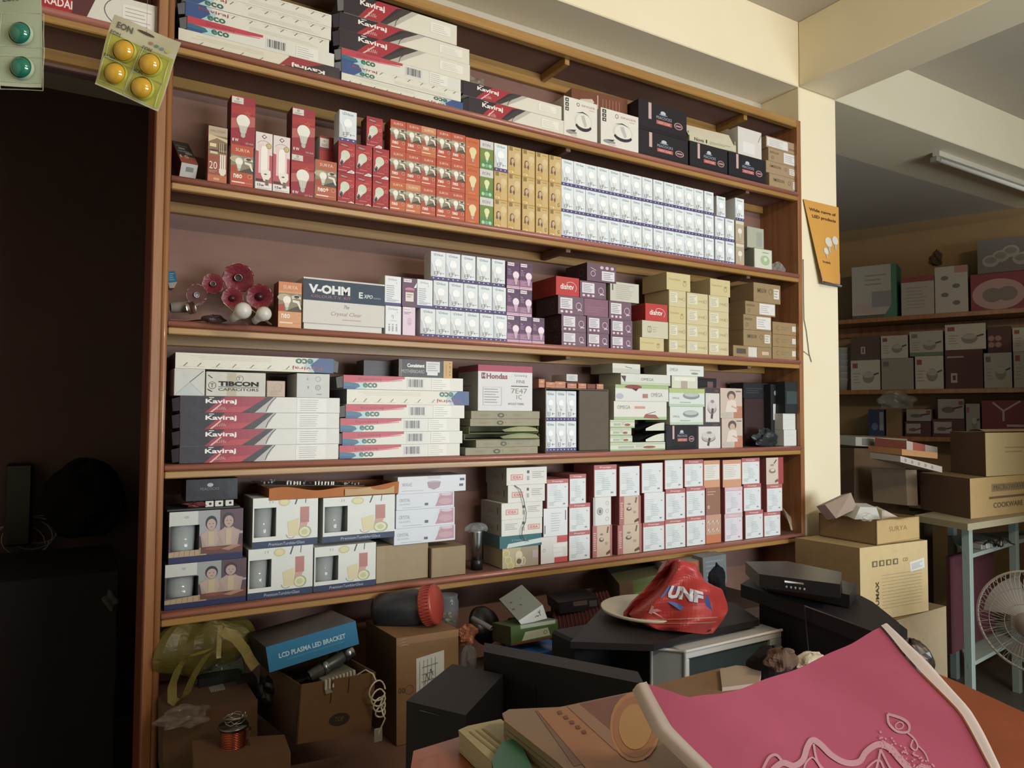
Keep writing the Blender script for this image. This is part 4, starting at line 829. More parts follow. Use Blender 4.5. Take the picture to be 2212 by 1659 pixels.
def crumple(name, label, cx, cy, cz, rx, ry, rz_, col, mat='film', cat='plastic bag', seed=1, n=14, amp=.25, flat=.0, parent=None):
    r = random.Random(seed); ph = [(r.uniform(0, 6), r.uniform(0, 6), r.uniform(1.5, 6), r.uniform(1.5, 6)) for _ in range(7)]
    V = []; F = []
    m_ = MB(); N = n * 2
    for j in range(n + 1):
        th = math.pi * j / n
        for i in range(N):
            a = 2 * math.pi * i / N
            k = 1 + amp * sum(math.sin(a * round(p[2]) + p[0]) * math.sin(th * p[3] + p[1]) for p in ph) / 2.2
            x, y, z = rx * math.sin(th) * math.cos(a) * k, ry * math.sin(th) * math.sin(a) * k, rz_ * math.cos(th) * (k * .6 + .4)
            if z < -rz_ * (1 - flat): z = -rz_ * (1 - flat)
            V.append((x, y, z))
    for j in range(n):
        for i in range(N): F.append((j * N + i, (j + 1) * N + i, (j + 1) * N + (i + 1) % N, j * N + (i + 1) % N))
    m_.add(V, F, col, mat, None, False)
    zmin = min(v[2] for v in V)
    o = link(name, m_.mesh(name), parent, (cx, cy, cz - zmin if parent is None else cz)); 
    if parent is None: tag(o, label, cat)
    return o
crumple('crumpled_wrap', 'crumpled clear plastic wrap by the right end of the second shelf', atY(1683, 570, .05).x, .06, T2 + .001, .035, .03, .035, '#c9cbc2', seed=3, flat=.3)
crumple('small_packet', 'small crumpled packet in the far right corner of the second shelf', atY(1710, 578, .06).x, .07, T2 + .001, .018, .02, .022, '#8f7a68', 'bag', 'packet', seed=5, flat=.3)
crumple('crumpled_wrap', 'crumpled clear wrap on the upper red cartons of the top shelf', atY(1022, 105, .08).x, .08, T1 + .145 if False else T1 + .116, .04, .04, .03, '#b9b09a', seed=9, flat=.3)

# ---- third shelf
g3 = 'goods on the third shelf'
bx('bulb_box', 'pale orange bulb box beside the wide blue and white kit box', 601.5, 652, 607, T3, .062, art=lambda A: a_surya(A, '#dd9a64', '#d9824e'), col='#c47a48', side=lambda A: A.rect(0, 0, 1, 1, '#7c3a2c', 1))
x0 = atY(656, 660).x; x1 = atY(832, 660).x; zt_ = atY(656, 597).z
o = empty('kit_box', 'wide white box with a navy band, colour television kit, on third shelf', 'box', ((x0 + x1) / 2, .09, T3 + .0005))
w = x1 - x0; h = zt_ - T3
m_ = MB(); m_.box(-w / 2 + .004, -.078, 0, w / 2 - .006, .08, h * .6, '#dcdcd4', 'card'); part('tray', m_, o)
m_ = MB(); m_.box(-w / 2, -.084, h * .13, w / 2, .084, h, '#d6d4cc', 'card', c=.002)
a_vohm(Art(m_, w, h * .87, lambda x, y, l: (x - w / 2, -.084 - l, h * .13 + y))); part('lid', m_, o, label='lid with navy band and white lower part')
# white and violet boxes
D3 = dict(d=.056, w=.0552, h=.0950)
me_b = box_mesh('drk_back', .0562, .056, .0955, '#dfe4e6', 'card', a_drkus_back); me_s = box_mesh('drk_side', .0545, .056, .0945, '#dfe4e6', 'card', a_drkus_side)
me_pb = box_mesh('phil_back', .053, .054, .0950, '#5a3a58', 'glossy_card', a_philips_back); me_ps = box_mesh('phil_side', .044, .054, .0950, '#caa9c4', 'glossy_card', a_philips_side)
put('bulb_box', me_s, atY(851.5, 690).x, .008, T3 + .0005, .056, 'white bulb box side-on with text, lower one beside the kit box', 'box', 'white bulb boxes on the third shelf')
put('bulb_box', me_b, atY(851, 625).x, .008, T3 + .0970, .056, 'white bulb box back-on with text lines, upper one beside the kit box', 'box', 'white bulb boxes on the third shelf')
put('bulb_box', me_ps, atY(885.5, 695).x, .008, T3 + .0005, .054, 'pink bulb box side-on, lower one between white boxes', 'box', 'violet bulb boxes')
put('bulb_box', me_pb, atY(887, 632).x, .008, T3 + .0970, .054, 'dark violet bulb box back-on, upper one between white boxes', 'box', 'violet bulb boxes')
put('bulb_box', me_b, atY(920, 632).x, .008, T3 + .0970, .056, 'white bulb box back-on, left end of the middle row on third shelf', 'box', 'white bulb boxes on the third shelf')
w3 = 'third-shelf block'
grid_boxes('bulb_box', 'white bulb box with violet base', w3, [908, 941.5, 973, 1004.5, 1036.5, 1064], T3, .0960, .0550, .056, 'drkus3', a_drkus, 1, 'white bulb boxes on the third shelf', ypx=700, col='#dfe4e6')
out, _ = grid_boxes('bulb_box', 'white bulb box with violet base', w3, [936.5, 970, 1002, 1033.6, 1064], T3 + .0005, .0970, .0550, .056, 'drkus3', a_drkus, 2, 'white bulb boxes on the third shelf', ypx=640, col='#dfe4e6', start=1)
out, _ = grid_boxes('bulb_box', 'white bulb box with violet base', w3, [931, 963.5, 997, 1030, 1062.6], T3 + .0015, .0970, .0550, .056, 'drkus3', a_drkus, 3, 'white bulb boxes on the third shelf', ypx=570, col='#dfe4e6', start=2)
grid_boxes('bulb_box', 'violet bulb box with pink bulb', '', [1094.5, 1122.5, 1150], T3, .0970, .0530, .054, 'phil', a_philips, [3, 3, 1], 'violet bulb boxes', ypx=640, mat='glossy_card', col='#5d3a5c')
# satellite receiver boxes
gr = 'mauve receiver boxes on the third shelf'; rk = dict(col='#54344a', mat='glossy_card', side=lambda A: (A.rect(0, 0, 1, 1, '#3f2836', 1), A.ring(.75, .5, A.h * .22, .002, '#7c5c70', 2)), group=gr)
_, zr0 = bx('receiver_box', 'mauve receiver box with label, bottom row, left column', 1213, 1266, 715, T3, .15, art=a_recv, **rk)
_, zr1 = bx('receiver_box', 'mauve receiver box with label, second row, left column', 1212.6, 1266, 678, zr0, .15, art=a_recv, **rk)
_, zr2 = bx('receiver_box', 'mauve receiver box with label, third row, left column under the red box', 1205.5, 1261, 637, zr1, .15, art=a_recv, **rk)
_, zr3 = bx('red_box', 'red satellite box on the left column of mauve boxes', 1201, 1251, 595.5, zr2, .17, art=a_dish, side=a_dish_side, col='#c22a26', mat='card')
bx('receiver_box', 'mauve receiver box beside the left red box', 1252.5, 1309, 605, zr2, .15, art=a_recv, **rk)
_, zs0 = bx('receiver_box', 'mauve receiver box with label, bottom row, middle column', 1268, 1315, 718, T3, .15, art=a_recv, **rk)
_, zs1 = bx('receiver_box', 'mauve receiver box with label, second row, middle column', 1268, 1316, 682, zs0, .15, art=a_recv, **rk)
bx('receiver_box', 'plain mauve box without label in the third row, middle column', 1264, 1316, None, zs1, .15, zt=zr2 - .001, yb=None, art=a_recv_blank, **rk) if False else None
x0 = atY(1264, 650).x; x1 = atY(1316, 650).x
me = box_mesh('recv_blank', x1 - x0, .15, zr2 - zs1 - .0015, '#6d4a5c', 'glossy_card', a_recv_blank); put('receiver_box', me, (x0 + x1) / 2, .007, zs1 + .0005, .15, 'plain mauve box without label, third row, middle column', 'box', gr)
_, zt0 = bx('receiver_box', 'mauve receiver box with label, bottom row, right column', 1319, 1366, 724, T3, .15, art=a_recv, **rk)
_, zt1 = bx('receiver_box', 'mauve receiver box with label, second row, right column', 1319, 1366, 689, zt0, .15, art=a_recv, **rk)
x0 = atY(1318, 660).x; x1 = atY(1366, 660).x; 
me = box_mesh('recv_r', x1 - x0, .15, zr2 - zt1 - .0015, '#54344a', 'glossy_card', a_recv); put('receiver_box', me, (x0 + x1) / 2, .007, zt1 + .0005, .15, 'mauve receiver box with label, third row, right column', 'box', gr)
bx('grey_box', 'pale grey printed box above the right column of mauve boxes', 1318, 1380, 607, zr2, .13, art=a_grey, col='#bdb9a8')
z_ = atY(1262, 605).z
bx('receiver_box', 'mauve receiver box topmost of all, under the second shelf', 1268, 1331, 566, z_ + .001, .14, art=a_recv_top, **rk)
# cream camera boxes
gc = 'cream camera boxes on the third shelf'; ck = dict(col='#cdbf88', mat='card', group=gc)
_, z = bx('cream_box', 'cream box at the foot of the right-hand red box stack', 1382, 1434, 728, T3, .15, art=a_cam_plain, **ck)
_, z = bx('cream_box', 'cream box with CD mark directly under the right-hand red box', 1387, 1443, 691, z, .15, art=a_cam_big, **ck)
bx('red_box', 'red satellite box between mauve boxes and cream boxes', 1394, 1442, 654, z, .15, art=a_dish, side=a_dish_side, col='#c22a26', yf=.004)
for ci, (xl, xr, ys, top) in enumerate(((1445, 1481.7, (732, 696.7, 661, 625.4), (1440, 1491, 587)), (1483.5, 1529, (735, 699.5, 665, 631), None), (1531, 1574, (738, 705, 671, 637), (1534, 1577, 601)))):
    z = T3; cn = ('left', 'middle', 'right')[ci]
    for k, y_ in enumerate(ys):
        _, z = bx('cream_box', 'cream box with small label, %s row, %s column' % (('bottom', 'second', 'third', 'fourth')[k], cn), xl, xr, y_, z, .15, art=a_cam_plain if (ci == 0 and k == 2) else a_cam, **ck)
    if top: bx('cream_box', 'unlabelled cream box crowning the %s column of cream boxes' % cn, top[0], top[1], top[2], z, .15, art=a_cam_plain, **ck)
br = dict(col='#9c8158', mat='carton', group='brown cartons on the third shelf')
_, z = bx('brown_box', 'wide brown carton at the foot of the brown pile, third shelf', 1584, 1667, 745, T3, .14, art=lambda A: (A.rect(.08, .3, .32, .75, '#5a5040', 2), A.rect(.38, .06, .6, .92, '#d5d1c6', 2), A.rect(.74, .3, .92, .6, '#d8b49a', 2)), **br)
_, z = bx('brown_box', 'brown carton second from bottom of the brown pile on third shelf', 1606, 1667, 711, z, .14, art=a_brown, **br)
_, z = bx('brown_box', 'brown carton with white sheet label, middle of the brown pile', 1606, 1666, 678, z, .14, art=a_brown_wide, **br)
_, z = bx('brown_box', 'brown carton with white sheet label, second from top of the brown pile', 1610, 1675, 649, z, .14, art=a_brown_wide, **br)
_, z = bx('brown_box', 'brown carton topmost of the brown pile on third shelf', 1628, 1686, 609, z, .14, art=a_brown, **br)
z = T3
for k, y_ in enumerate((748, 721, 694)):
    _, z = bx('brown_box', 'small tan carton with a white square label, %s of three by the right post' % ('lowest', 'middle', 'topmost')[k], 1669, 1720, y_, z, .14, art=lambda A: (A.text('C', .15, .3, .4, '#7b6848', 2), A.lines(.35, .3, .7, .7, 2, '#8a7654', 2, k=.3), A.rect(.82, .3, .98, .75, '#dad0bc', 2)), col='#9d8055', mat='carton', group='tan cartons by the right post')
# ---- fourth shelf
stacklong([
    (388, 731, .0480, 'silk', a_silk, False, 'black, red and white flat carton, lowest of four at left on the fourth shelf', 980),
    (389, 733, .0475, 'silk', a_silk, False, 'black, red and white flat carton, second of four at left on fourth shelf', 945),
    (389, 733, .0475, 'silk', a_silk, False, 'black, red and white flat carton, third of four at left on fourth shelf', 908),
    (389, 734, .0470, 'silk', a_silk, False, 'black, red and white flat carton, uppermost of four at left on fourth shelf', 872),
], T4, .17, 'flat cartons on the fourth shelf')
zt4 = T4 + .190
white = dict(col='#d5d5cb', mat='carton')
def a_end(A):
    A.rect(0.02, .02, .98, .98, '#d2d5d0', 1); A.poly([(.02, .02), (.5, .5), (.98, .02)], '#c2d0d2', 2); A.line(.5, .5, .95, .93, .002, '#6a6a64', 3); A.line(.03, .02, .5, .5, .0008, '#a9a9a0', 3); A.line(.97, .02, .5, .5, .0008, '#a9a9a0', 3)
_, zz = bx('capacitor_box', 'crumpled white folded carton end at far left above the black and red cartons', 376, 443, 795, zt4, .14, art=a_end, **white)
o_t, z2 = bx('capacitor_box', 'white printed capacitor box above the black and red flat cartons', 445, 574, 802, zt4, .14, art=a_tibcon, **white)
bx('small_box', 'small cream box between the capacitor box and the grey printed box', 576, 616, 822, zt4, .10, art=lambda A: (A.rect(.03, .03, .97, .97, '#cdbba8', 1), A.ring(.6, .6, A.h * .25, .001, '#b0a090', 2), A.lines(.2, .1, .8, .4, 3, '#b5a593', 2)), col='#c0ab98', mat='carton')
def a_cg(A):
    A.rect(0, 0, 1, 1, '#cfd4d2', 1); A.ring(.64, .78, A.h * .11, .0012, '#8a9090', 2); A.ring(.64, .42, A.h * .11, .0016, '#7a8080', 2); A.text('C', .61, .38, .09, '#6a7070', 3); A.text('8', .32, .38, .1, '#7a8080', 3); A.text('R', .3, .72, .1, '#9aa0a0', 3); A.rect(.6, .12, .76, .16, '#9aa0a0', 2)
bx('grey_box', 'pale grey upright box with ring marks under the upside-down carton', 641, 712, 806, zt4, .12, art=a_cg, col='#c6cac6')
H_ = atY(379, 760).z - zz
stacklong([(379, 721, H_, 'ecoT', a_ecoback, True, 'cream flat carton turned upside down, bridging the capacitor boxes on fourth shelf', 785)], zz, .17, 'flat cartons on the fourth shelf')
eb = 'red, blue and white flat carton with barcode, '
z = stacklong([
    (734, 994, .0420, 'eco', a_eco, False, eb + 'lowest of the second fourth-shelf stack', 980),
    (740, 999, .0420, 'eco', a_eco, False, eb + 'second from bottom of the second fourth-shelf stack', 950),
    (735, 993, .0430, 'eco', a_eco, False, eb + 'third from bottom of the second fourth-shelf stack', 920),
    (747, 1003, .0445, 'eco', a_eco, False, eb + 'fourth from bottom of the second fourth-shelf stack', 888),
    (750, 1014, .0475, 'ecoF', a_ecoback, True, 'cream upside-down flat carton, second from top of the second fourth-shelf stack', 855),
    (742, 1000, .0440, 'eco', a_eco, False, eb + 'topmost of the second fourth-shelf stack', 820),
], T4, .17, 'flat cartons on the fourth shelf')
bx('motherboard_box', 'dark motherboard box with a yellow chipset label on the flat cartons', 861, 977, 775, z, .10, art=a_board, col='#2c2926', mat='glossy_card')
bx('dark_box', 'plain dark box behind and left of the motherboard box', 785, 852, 777, z, .07, yf=.07, col='#28202a', mat='glossy_card', art=lambda A: A.text('PEACOCKS', .2, .45, .1, '#4d4854', 2, w=.6))
# thin green-grey flat cartons under the Hondas box
z = T4
tl = ('lowest', 'second from bottom', 'third from bottom', 'third from top', 'second from top', 'topmost')
for k, (xl, xr, h, c_) in enumerate(((1008, 1164, .026, '#9aa09c'), (1031, 1168, .026, '#9a977e'), (1006, 1168, .022, '#7f8562'), (1016, 1166, .026, '#848a60'), (1018, 1167, .026, '#8e8870'), (1020, 1168, .027, '#9c947c'))):
    xa = atY(xl, 920).x; xb = atY(xr, 920).x
    if k in (2, 3):
        o = empty('flat_box', 'grey-green flat box with its flap gaping open, %s in the thin stack' % tl[k], 'box', ((xa + xb) / 2, .085, z + .0003), 0, 'thin flat boxes under the tube tester box'); w = xb - xa
        m_ = MB(); m_.box(-w / 2, -.075, 0, w / 2, .08, .0018, c_, 'carton', c=.0004); m_.box(-w / 2, -.075, .002, -w / 2 + .002, .08, h - .003, c_, 'carton', c=.0004); m_.box(w / 2 - .002, -.075, .002, w / 2, .08, h - .003, c_, 'carton', c=.0004); m_.box(-w / 2, .078, .002, w / 2, .08, h - .003, c_, 'carton', c=.0004); m_.box(-w / 2, -.06, h - .0028, w / 2, .08, h - .001, '#5e623e', 'carton', c=.0004); part('tray', m_, o)
        m_ = MB(); m_.grid(lambda u, v: (-.01 + u * (w / 2), -.01 - .022 * v, -.001 + .012 * math.sin(u * 2.6) * (1 - v) - .006 * v), 8, 3, '#b6bd8c', 'carton'); part('open_flap', m_, o, (0, -.062, h * .5), label='pale green open flap')
    else:
        me = box_mesh('thin%d' % k, xb - xa, .16, h - .001, c_, 'carton', a_thin); me.name = 'flat_box'
        put('flat_box', me, (xa + xb) / 2, .008, z + .0003, .16, 'grey-green flat box with round emblem, %s in the thin stack' % tl[k], 'box', 'thin flat boxes under the tube tester box')
    z += h
bx('part_box', 'white box with a pink top band and red title above the thin stack', 1032.5, 1150, 787, z, .15, art=a_hondas, col='#d6d6d8', side=lambda A: (A.rect(0, 0, 1, 1, '#a7a39c', 1), A.rect(0, .86, 1, 1, '#a03a52', 2), A.lines(.2, .3, .7, .6, 3, '#86827c', 2)), cols={'L': '#a7a39c', 'T': '#b8475f'})
# open carton with six bulb boxes
xa = atY(1182, 900).x; xb = atY(1319, 900).x; zt_ = atY(1182, 838).z; w = xb - xa; h = zt_ - T4
o = empty('open_carton', 'brown carton on its side, open to the front, holding six bulb boxes', 'carton', ((xa + xb) / 2, .0, T4))
m_ = MB(); cc = '#6f6254'
m_.box(-w / 2, .012, 0, w / 2, .19, .004, cc, 'carton'); m_.box(-w / 2, .012, h - .004, w / 2, .19, h, cc, 'carton'); m_.box(-w / 2, .012, .004, -w / 2 + .004, .19, h - .004, cc, 'carton'); m_.box(w / 2 - .004, .012, .004, w / 2, .19, h - .004, cc, 'carton'); m_.box(-w / 2 + .004, .186, .004, w / 2 - .004, .19, h - .004, cc, 'carton')
part('shell', m_, o)
m_ = MB(); m_.box(.004, -.004 + .012, .006, w / 2 - .006, .015, h - .006, '#65594c', 'carton'); part('flap', m_, o, label='right flap closing half of the front')
m_ = MB(); m_.box(-w / 2 + .012, -.006, h - .001, .0, .011, h + .001, '#7f7160', 'carton', c=.0004); part('flap', m_, o)
bw = (w / 2 - .006) / 3; bh = (h - .012) / 2
me = box_mesh('drk_c', bw - .001, .056, bh - .001, '#dfe4e6', 'card', a_drkus)
for r_ in range(2):
    for c_ in range(3): put('bulb_box', me, xa + .005 + bw * (c_ + .5), .02, T4 + .0043 + r_ * (bh), .056, 'white bulb box in the open brown carton, %s row, %s from left' % (('lower', 'upper')[r_], ORD[c_]), 'box', 'bulb boxes in the open carton')
# little orange boxes on the carton
def a_lo(A): A.rect(.05, .06, .95, .94, '#c98463', 1); A.rect(.05, .4, .95, .5, '#b56b4c', 2); A.ell(.5, .7, .2, .12, '#dba689', 2, 8)
xs = [(1164, 1178, .032), (1179, 1201, .022), (1203, 1227, .025), (1230, 1251, .019), (1253, 1272, .020), (1274, 1292, .019), (1294, 1309, .020)]
for k, (a_, b_, hh) in enumerate(xs):
    x0 = atY(a_, 828).x; x1 = atY(b_, 828).x; me = box_mesh('lo%d' % k, x1 - x0 - .001, .045, hh, '#b8654a' if k != 5 else '#7a3228', 'card', a_lo if k != 5 else None)
    me.name = 'small_box'
    if k == 0: put('small_box', me, x0 + .5 * (x1 - x0) + .012, .02, z_ if False else T4 + h + .0012, .045, 'tall little orange box at the left edge of the open carton', 'box', 'little orange boxes'); continue
    put('small_box', me, (x0 + x1) / 2 + (.008 if k == 1 else 0), .014, T4 + h + .0012, .045, 'little orange box on the open carton, %s from left' % ORD[k] if k != 5 else 'little dark red box on the open carton', 'box', 'little orange boxes', R_.uniform(-.06, .06))
x0 = atY(1228, 810).x; x1 = atY(1252, 810).x
me = box_mesh('lowhite', x1 - x0, .10, .026, '#d9d8d0', 'card', lambda A: (A.rect(.08, .1, .92, .9, '#c9ccd0', 1), A.lines(.2, .2, .8, .8, 4, '#9a9ea2', 2))); me.name = 'small_box'
put('small_box', me, (x0 + x1) / 2, .012, T4 + h + .0285, .10, 'little white box resting on the orange ones', 'box')
# green and white appliance boxes
ga = 'green and white appliance boxes'
gk = dict(col='#c3c8b4', mat='glossy_card', group=ga)
_, z = bx('appliance_box', 'thin green and white box, lowest of the left appliance stack, wide', 1318, 1437, 957, T4, .15, art=a_green, **gk)
zs = z
for k, (xr, y_) in enumerate(((1366, 942), (1364, 925), (1371, 907))):
    _, z = bx('appliance_box', 'short green and white box end, %s above the wide lowest one' % ('just', 'second', 'third')[k], 1318, xr, y_, z, .15, art=a_green, **gk)
_, z = bx('appliance_box', 'green and white box printed with a red pan, lower of two tall ones', 1326, 1440, 866, z, .15, art=a_pan2, **gk)
_, z = bx('appliance_box', 'green and white box printed with a dark red lid, upper tall one', 1329, 1444, 830, z, .15, art=a_pan, **gk)
_, z = bx('appliance_box', 'crushed white box with green edge near the top of the appliance stack', 1341, 1448, 806, z, .14, art=lambda A: (A.rect(0, 0, 1, 1, '#d7dbd2', 1), A.text('OMEGA', .4, .4, .25, '#6c706a', 3, w=.25), A.poly([(0, .8), (.08, .2), (.1, .8)], '#4c4640', 2), A.rect(0, 0, 1, .25, '#c0cfb0', 2)), **gk)
bx('appliance_box', 'thin white box topmost of the left appliance stack, under the third shelf', 1323, 1383, 784, z, .14, art=lambda A: (A.rect(0, 0, 1, 1, '#d8dccf', 1), A.rect(0, 0, 1, .5, '#c6cbbd', 2), A.line(.45, .7, .7, .55, .002, '#5a5a52', 3)), **gk)
# bent white carton ends
for k, (px_, py_, tz) in enumerate(((1402, 940, zs + .002), (1402, 915, zs + .046))):
    p = atY(px_, py_, .03); m_ = MB()
    m_.grid(lambda u, v: (-.06 + .13 * u, .09 * v, .004 + .030 * math.sin(u * 1.5)), 8, 2, '#2e3a34' if k == 0 else '#26302c', 'glossy_card')
    m_.grid(lambda u, v: (-.03 + .10 * u, -.004 + .0 * v, v * (.006 + .026 * math.sin(u * 1.5 + .1))), 8, 1, '#d5dccb', 'card')
    o = link('bent_carton', m_.mesh('bent_carton'), None, (p.x, .02, tz)); tag(o, 'bent dark lid with a white edge, %s of two in the appliance stack' % ('lower', 'upper')[k], 'carton', 'bent dark cartons')
dk4 = dict(col='#23242a', mat='glossy_card')
_, z = bx('casserole_box', 'black casserole box wrapped in film, fourth shelf below the white oven boxes', 1439, 1505, 918, T4, .15, art=a_peacock, **dk4)
_, z = bx('appliance_box', 'white and pale green box printed with an oven, on the black box', 1447, 1519, 878, z, .15, art=a_oven, **gk)
_, z = bx('appliance_box', 'white box with a lime green top band, second above the black box', 1445, 1522, 838, z, .15, art=lambda A: (a_oven(A), A.rect(0, .75, 1, 1, '#b3c47a', 5)), **gk)
_, z = bx('appliance_box', 'small film-wrapped cream box above the lime-banded one', 1451, 1507, 811, z, .13, art=lambda A: (A.rect(0, 0, 1, 1, '#d6d8c2', 1), A.rect(.35, .0, .6, .6, '#b3a594', 2), A.rect(.1, .6, .9, .9, '#e6e8da', 2)), **gk)
bx('appliance_box', 'thin white box topmost above the small cream one, right appliance stack', 1440, 1520, 787, z, .14, art=lambda A: (A.rect(0, 0, 1, 1, '#dde0da', 1), A.text('OMEGA', .08, .4, .3, '#9aa39a', 3, w=.22), A.ell(.75, .25, .1, .1, '#7fa070', 3), A.rect(.62, .5, .9, .6, '#b0b8b0', 3)), **gk)
_, z = bx('pot_box', 'white cooking-pot box with a dark band, lower one on fourth shelf', 1509, 1556, 912, T4, .15, art=a_pot, col='#cfcac4', group='photo-printed cookware boxes')
_, z = bx('pot_box', 'white cooking-pot box standing on the lower pot box', 1524, 1554, 837, z, .15, art=a_pot, col='#cfcac4', group='photo-printed cookware boxes')
_, z5 = bx('pot_box', 'cookware box printed with a girl, lower one', 1559, 1604, 903, T4, .15, art=a_girl, col='#c8b6a6', group='photo-printed cookware boxes')
_, z5 = bx('pot_box', 'cookware box printed with a girl, upper one', 1556, 1603, 838, z5, .15, art=a_girl, col='#c8b6a6', group='photo-printed cookware boxes')
bx('dark_box', 'small dark box behind the girl-printed cookware box', 1508, 1548, 816, T4, .05, yf=.15, art=lambda A: A.rect(.5, .85, .8, .95, '#7c5a5c', 1), col='#2b2428', mat='glossy_card')
_, z = bx('dark_box', 'dark red-brown box behind the crumpled black bag', 1608, 1660, 860, T4, .08, yf=.10, col='#3a2426', mat='glossy_card')
_, z = bx('dark_box', 'black box with faint print above the dark red-brown one', 1606, 1660, 826, z, .08, yf=.10, col='#20242a', mat='glossy_card', art=lambda A: A.lines(.1, .3, .8, .7, 3, '#3c4248', 1))
_, zw = bx('white_box', 'white upright box by the right post, lower one', 1699, 1733, 909, T4, .13, art=lambda A: (A.rect(0, 0, 1, 1, '#d5d9d4', 1), A.line(.1, .7, .9, .72, .001, '#b6bab4', 2)), col='#cdd1cc') if False else (None, None)
x0 = atY(1697, 930).x; x1 = XR - .030
me = box_mesh('whitebox', x1 - x0, .13, .074, '#cdd1cc', 'card', lambda A: (A.rect(0, 0, 1, 1, '#d5d9d4', 1), A.line(.1, .62, .9, .66, .001, '#b0b4ae', 2), A.line(.2, .2, .7, .45, .0008, '#b6bab4', 2)))
put('white_box', me, (x0 + x1) / 2, .010, T4 + .0005, .13, 'white upright box by the right post on fourth shelf, lower one', 'box', 'white upright boxes'); put('white_box', me, (x0 + x1) / 2, .014, T4 + .0755, .13, 'white upright box by the right post on fourth shelf, upper one', 'box', 'white upright boxes')
bx('black_box', 'black glossy box on the upper white box by the right post', 1696, 1726, 824, T4 + .150, .10, col='#20282a', mat='glossy_card', art=lambda A: A.rect(.1, .3, .9, .7, '#39474a', 1))
bx('black_box', 'tall black box with a white tag beside the white upright boxes', 1665, 1684, 830, T4, .08, yf=.06, col='#1c2224', mat='glossy_card', art=lambda A: (A.rect(.25, .42, .8, .68, '#d8dcd8', 1), A.line(.5, .47, .55, .62, .002, '#4a4e4a', 2), A.ell(.5, .86, .15, .04, '#9aa4a8', 2, 8)))
crumple('black_bag', 'crumpled shiny black plastic bag on the fourth shelf near the right post', atY(1655, 940, .03).x, .035, T4 + .001, .068, .026, .042, '#23282a', 'glossy_card', seed=11, flat=.25, amp=.3)

# ---- fifth shelf
def tumbler(t, key, xl, xr, yt, z0, label, art, yf=.006, win=(.03, .24, .36, .80), d=.14, zt=None, yb=None):
    """gift box with a cut-out window and a drinking glass behind it"""
    ym = (yt + (yb or yt + 80)) / 2
    x0 = atY(xl, ym, yf).x; x1 = atY(xr, ym, yf).x; h = (zt or atY(xl, yt, yf).z) - z0 - .001; w = x1 - x0 - .002
    o = empty('tumbler_box', label, 'box', ((x0 + x1) / 2, yf, z0 + .0005), 0, 'tumbler gift boxes')
    m_ = MB(); c0 = '#d9ded8' if art is a_tumbler else '#5c4c54'
    u0, v0, u1, v1 = win
    # front panel as a frame round the window
    fx0, fx1, fz0, fz1 = -w / 2 + u0 * w, -w / 2 + u1 * w, v0 * h, v1 * h
    T = .002
    m_.box(-w / 2, 0, 0, w / 2, T, fz0, c0, c=.0002); m_.box(-w / 2, 0, fz1, w / 2, T, h, c0, c=.0002)
    m_.box(-w / 2, 0, fz0, fx0, T, fz1, c0, c=.0002); m_.box(fx1, 0, fz0, w / 2, T, fz1, c0, c=.0002)
    m_.box(-w / 2, T, 0, w / 2, d, .002, c0); m_.box(-w / 2, T, h - .002, w / 2, d, h, c0); m_.box(-w / 2, d - .002, .002, w / 2, d, h - .002, c0)
    m_.box(-w / 2, T, .002, -w / 2 + .002, d, h - .002, '#8d8f88' if art is a_tumbler else '#4c4048'); m_.box(w / 2 - .002, T, .002, w / 2, d, h - .002, c0)
    m_.box(fx1 + .004, T + .02, .002, fx1 + .006, d - .01, h - .003, '#a9b2b0')
    part('box_body', m_, o)
    # print clipped round the window: built on a panel of its own
    m_ = MB(); A = Art(m_, w, h, lambda x, y, l: (x - w / 2, -l, y), 'glossy_card'); art(A)
    if True:
        keep = MB(); keep.mats = m_.mats
        # remove print lying over the window
        vs = []; 
        for f, c, mi, sm in zip(m_.f, m_.c, m_.m, m_.sm):
            poly = [m_.v[i] for i in f]
            for clip in (('x', 1, fx1), ('z', -1, fz0), ('z', 1, fz1), ('x', -1, fx0)):
                pass
            segs = []
            def cut(P, ax, lim, sgn):
                out = []; n = len(P)
                for i in range(n):
                    a, b_ = P[i], P[(i + 1) % n]; da = (a[ax] - lim) * sgn; db = (b_[ax] - lim) * sgn
                    if da >= 0: out.append(a)
                    if (da > 0 and db < 0) or (da < 0 and db > 0):
                        t = da / (da - db); out.append(tuple(a[k] + (b_[k] - a[k]) * t for k in range(3)))
                return out
            R1 = cut(poly, 0, fx1, 1); rest = cut(poly, 0, fx1, -1)
            L1 = cut(rest, 0, fx0, -1) if rest else []; mid = cut(rest, 0, fx0, 1) if rest else []
            U1 = cut(mid, 2, fz1, 1) if mid else []; D1 = cut(mid, 2, fz0, -1) if mid else []
            for Q in (R1, L1, U1, D1):
                if len(Q) >= 3:
                    b_ = len(keep.v); keep.v += Q; keep.f.append(tuple(range(b_, b_ + len(Q)))); keep.c.append(c); keep.m.append(mi); keep.sm.append(False)
        part('printed_panel', keep, o)
    g = MB(); gr_ = min((fx1 - fx0) * .47, d * .42); gh = fz1 * .97
    g.lathe([(gr_ * .8, .002), (gr_ * .86, .006), (gr_, gh), (gr_ - .003, gh), (gr_ * .84, .016), (.001, .014)], '#e4f0f2', 'glass', 20, caps=False)
    g.lathe([(.001, .002), (gr_ * .8, .002)], '#e4f0f2', 'glass', 20, caps=False)
    gg = link('drinking_glass', g.mesh('drinking_glass'), None, ((x0 + x1) / 2 + (fx0 + fx1) / 2 - .002, yf + .006 + gr_, z0 + .003)); tag(gg, 'clear drinking glass in the window of the ' + t, 'glass', 'drinking glasses in gift boxes')
    return z0 + h + .001
kw = (.0, .17, .42, .64); kw1 = (.02, .24, .40, .73)
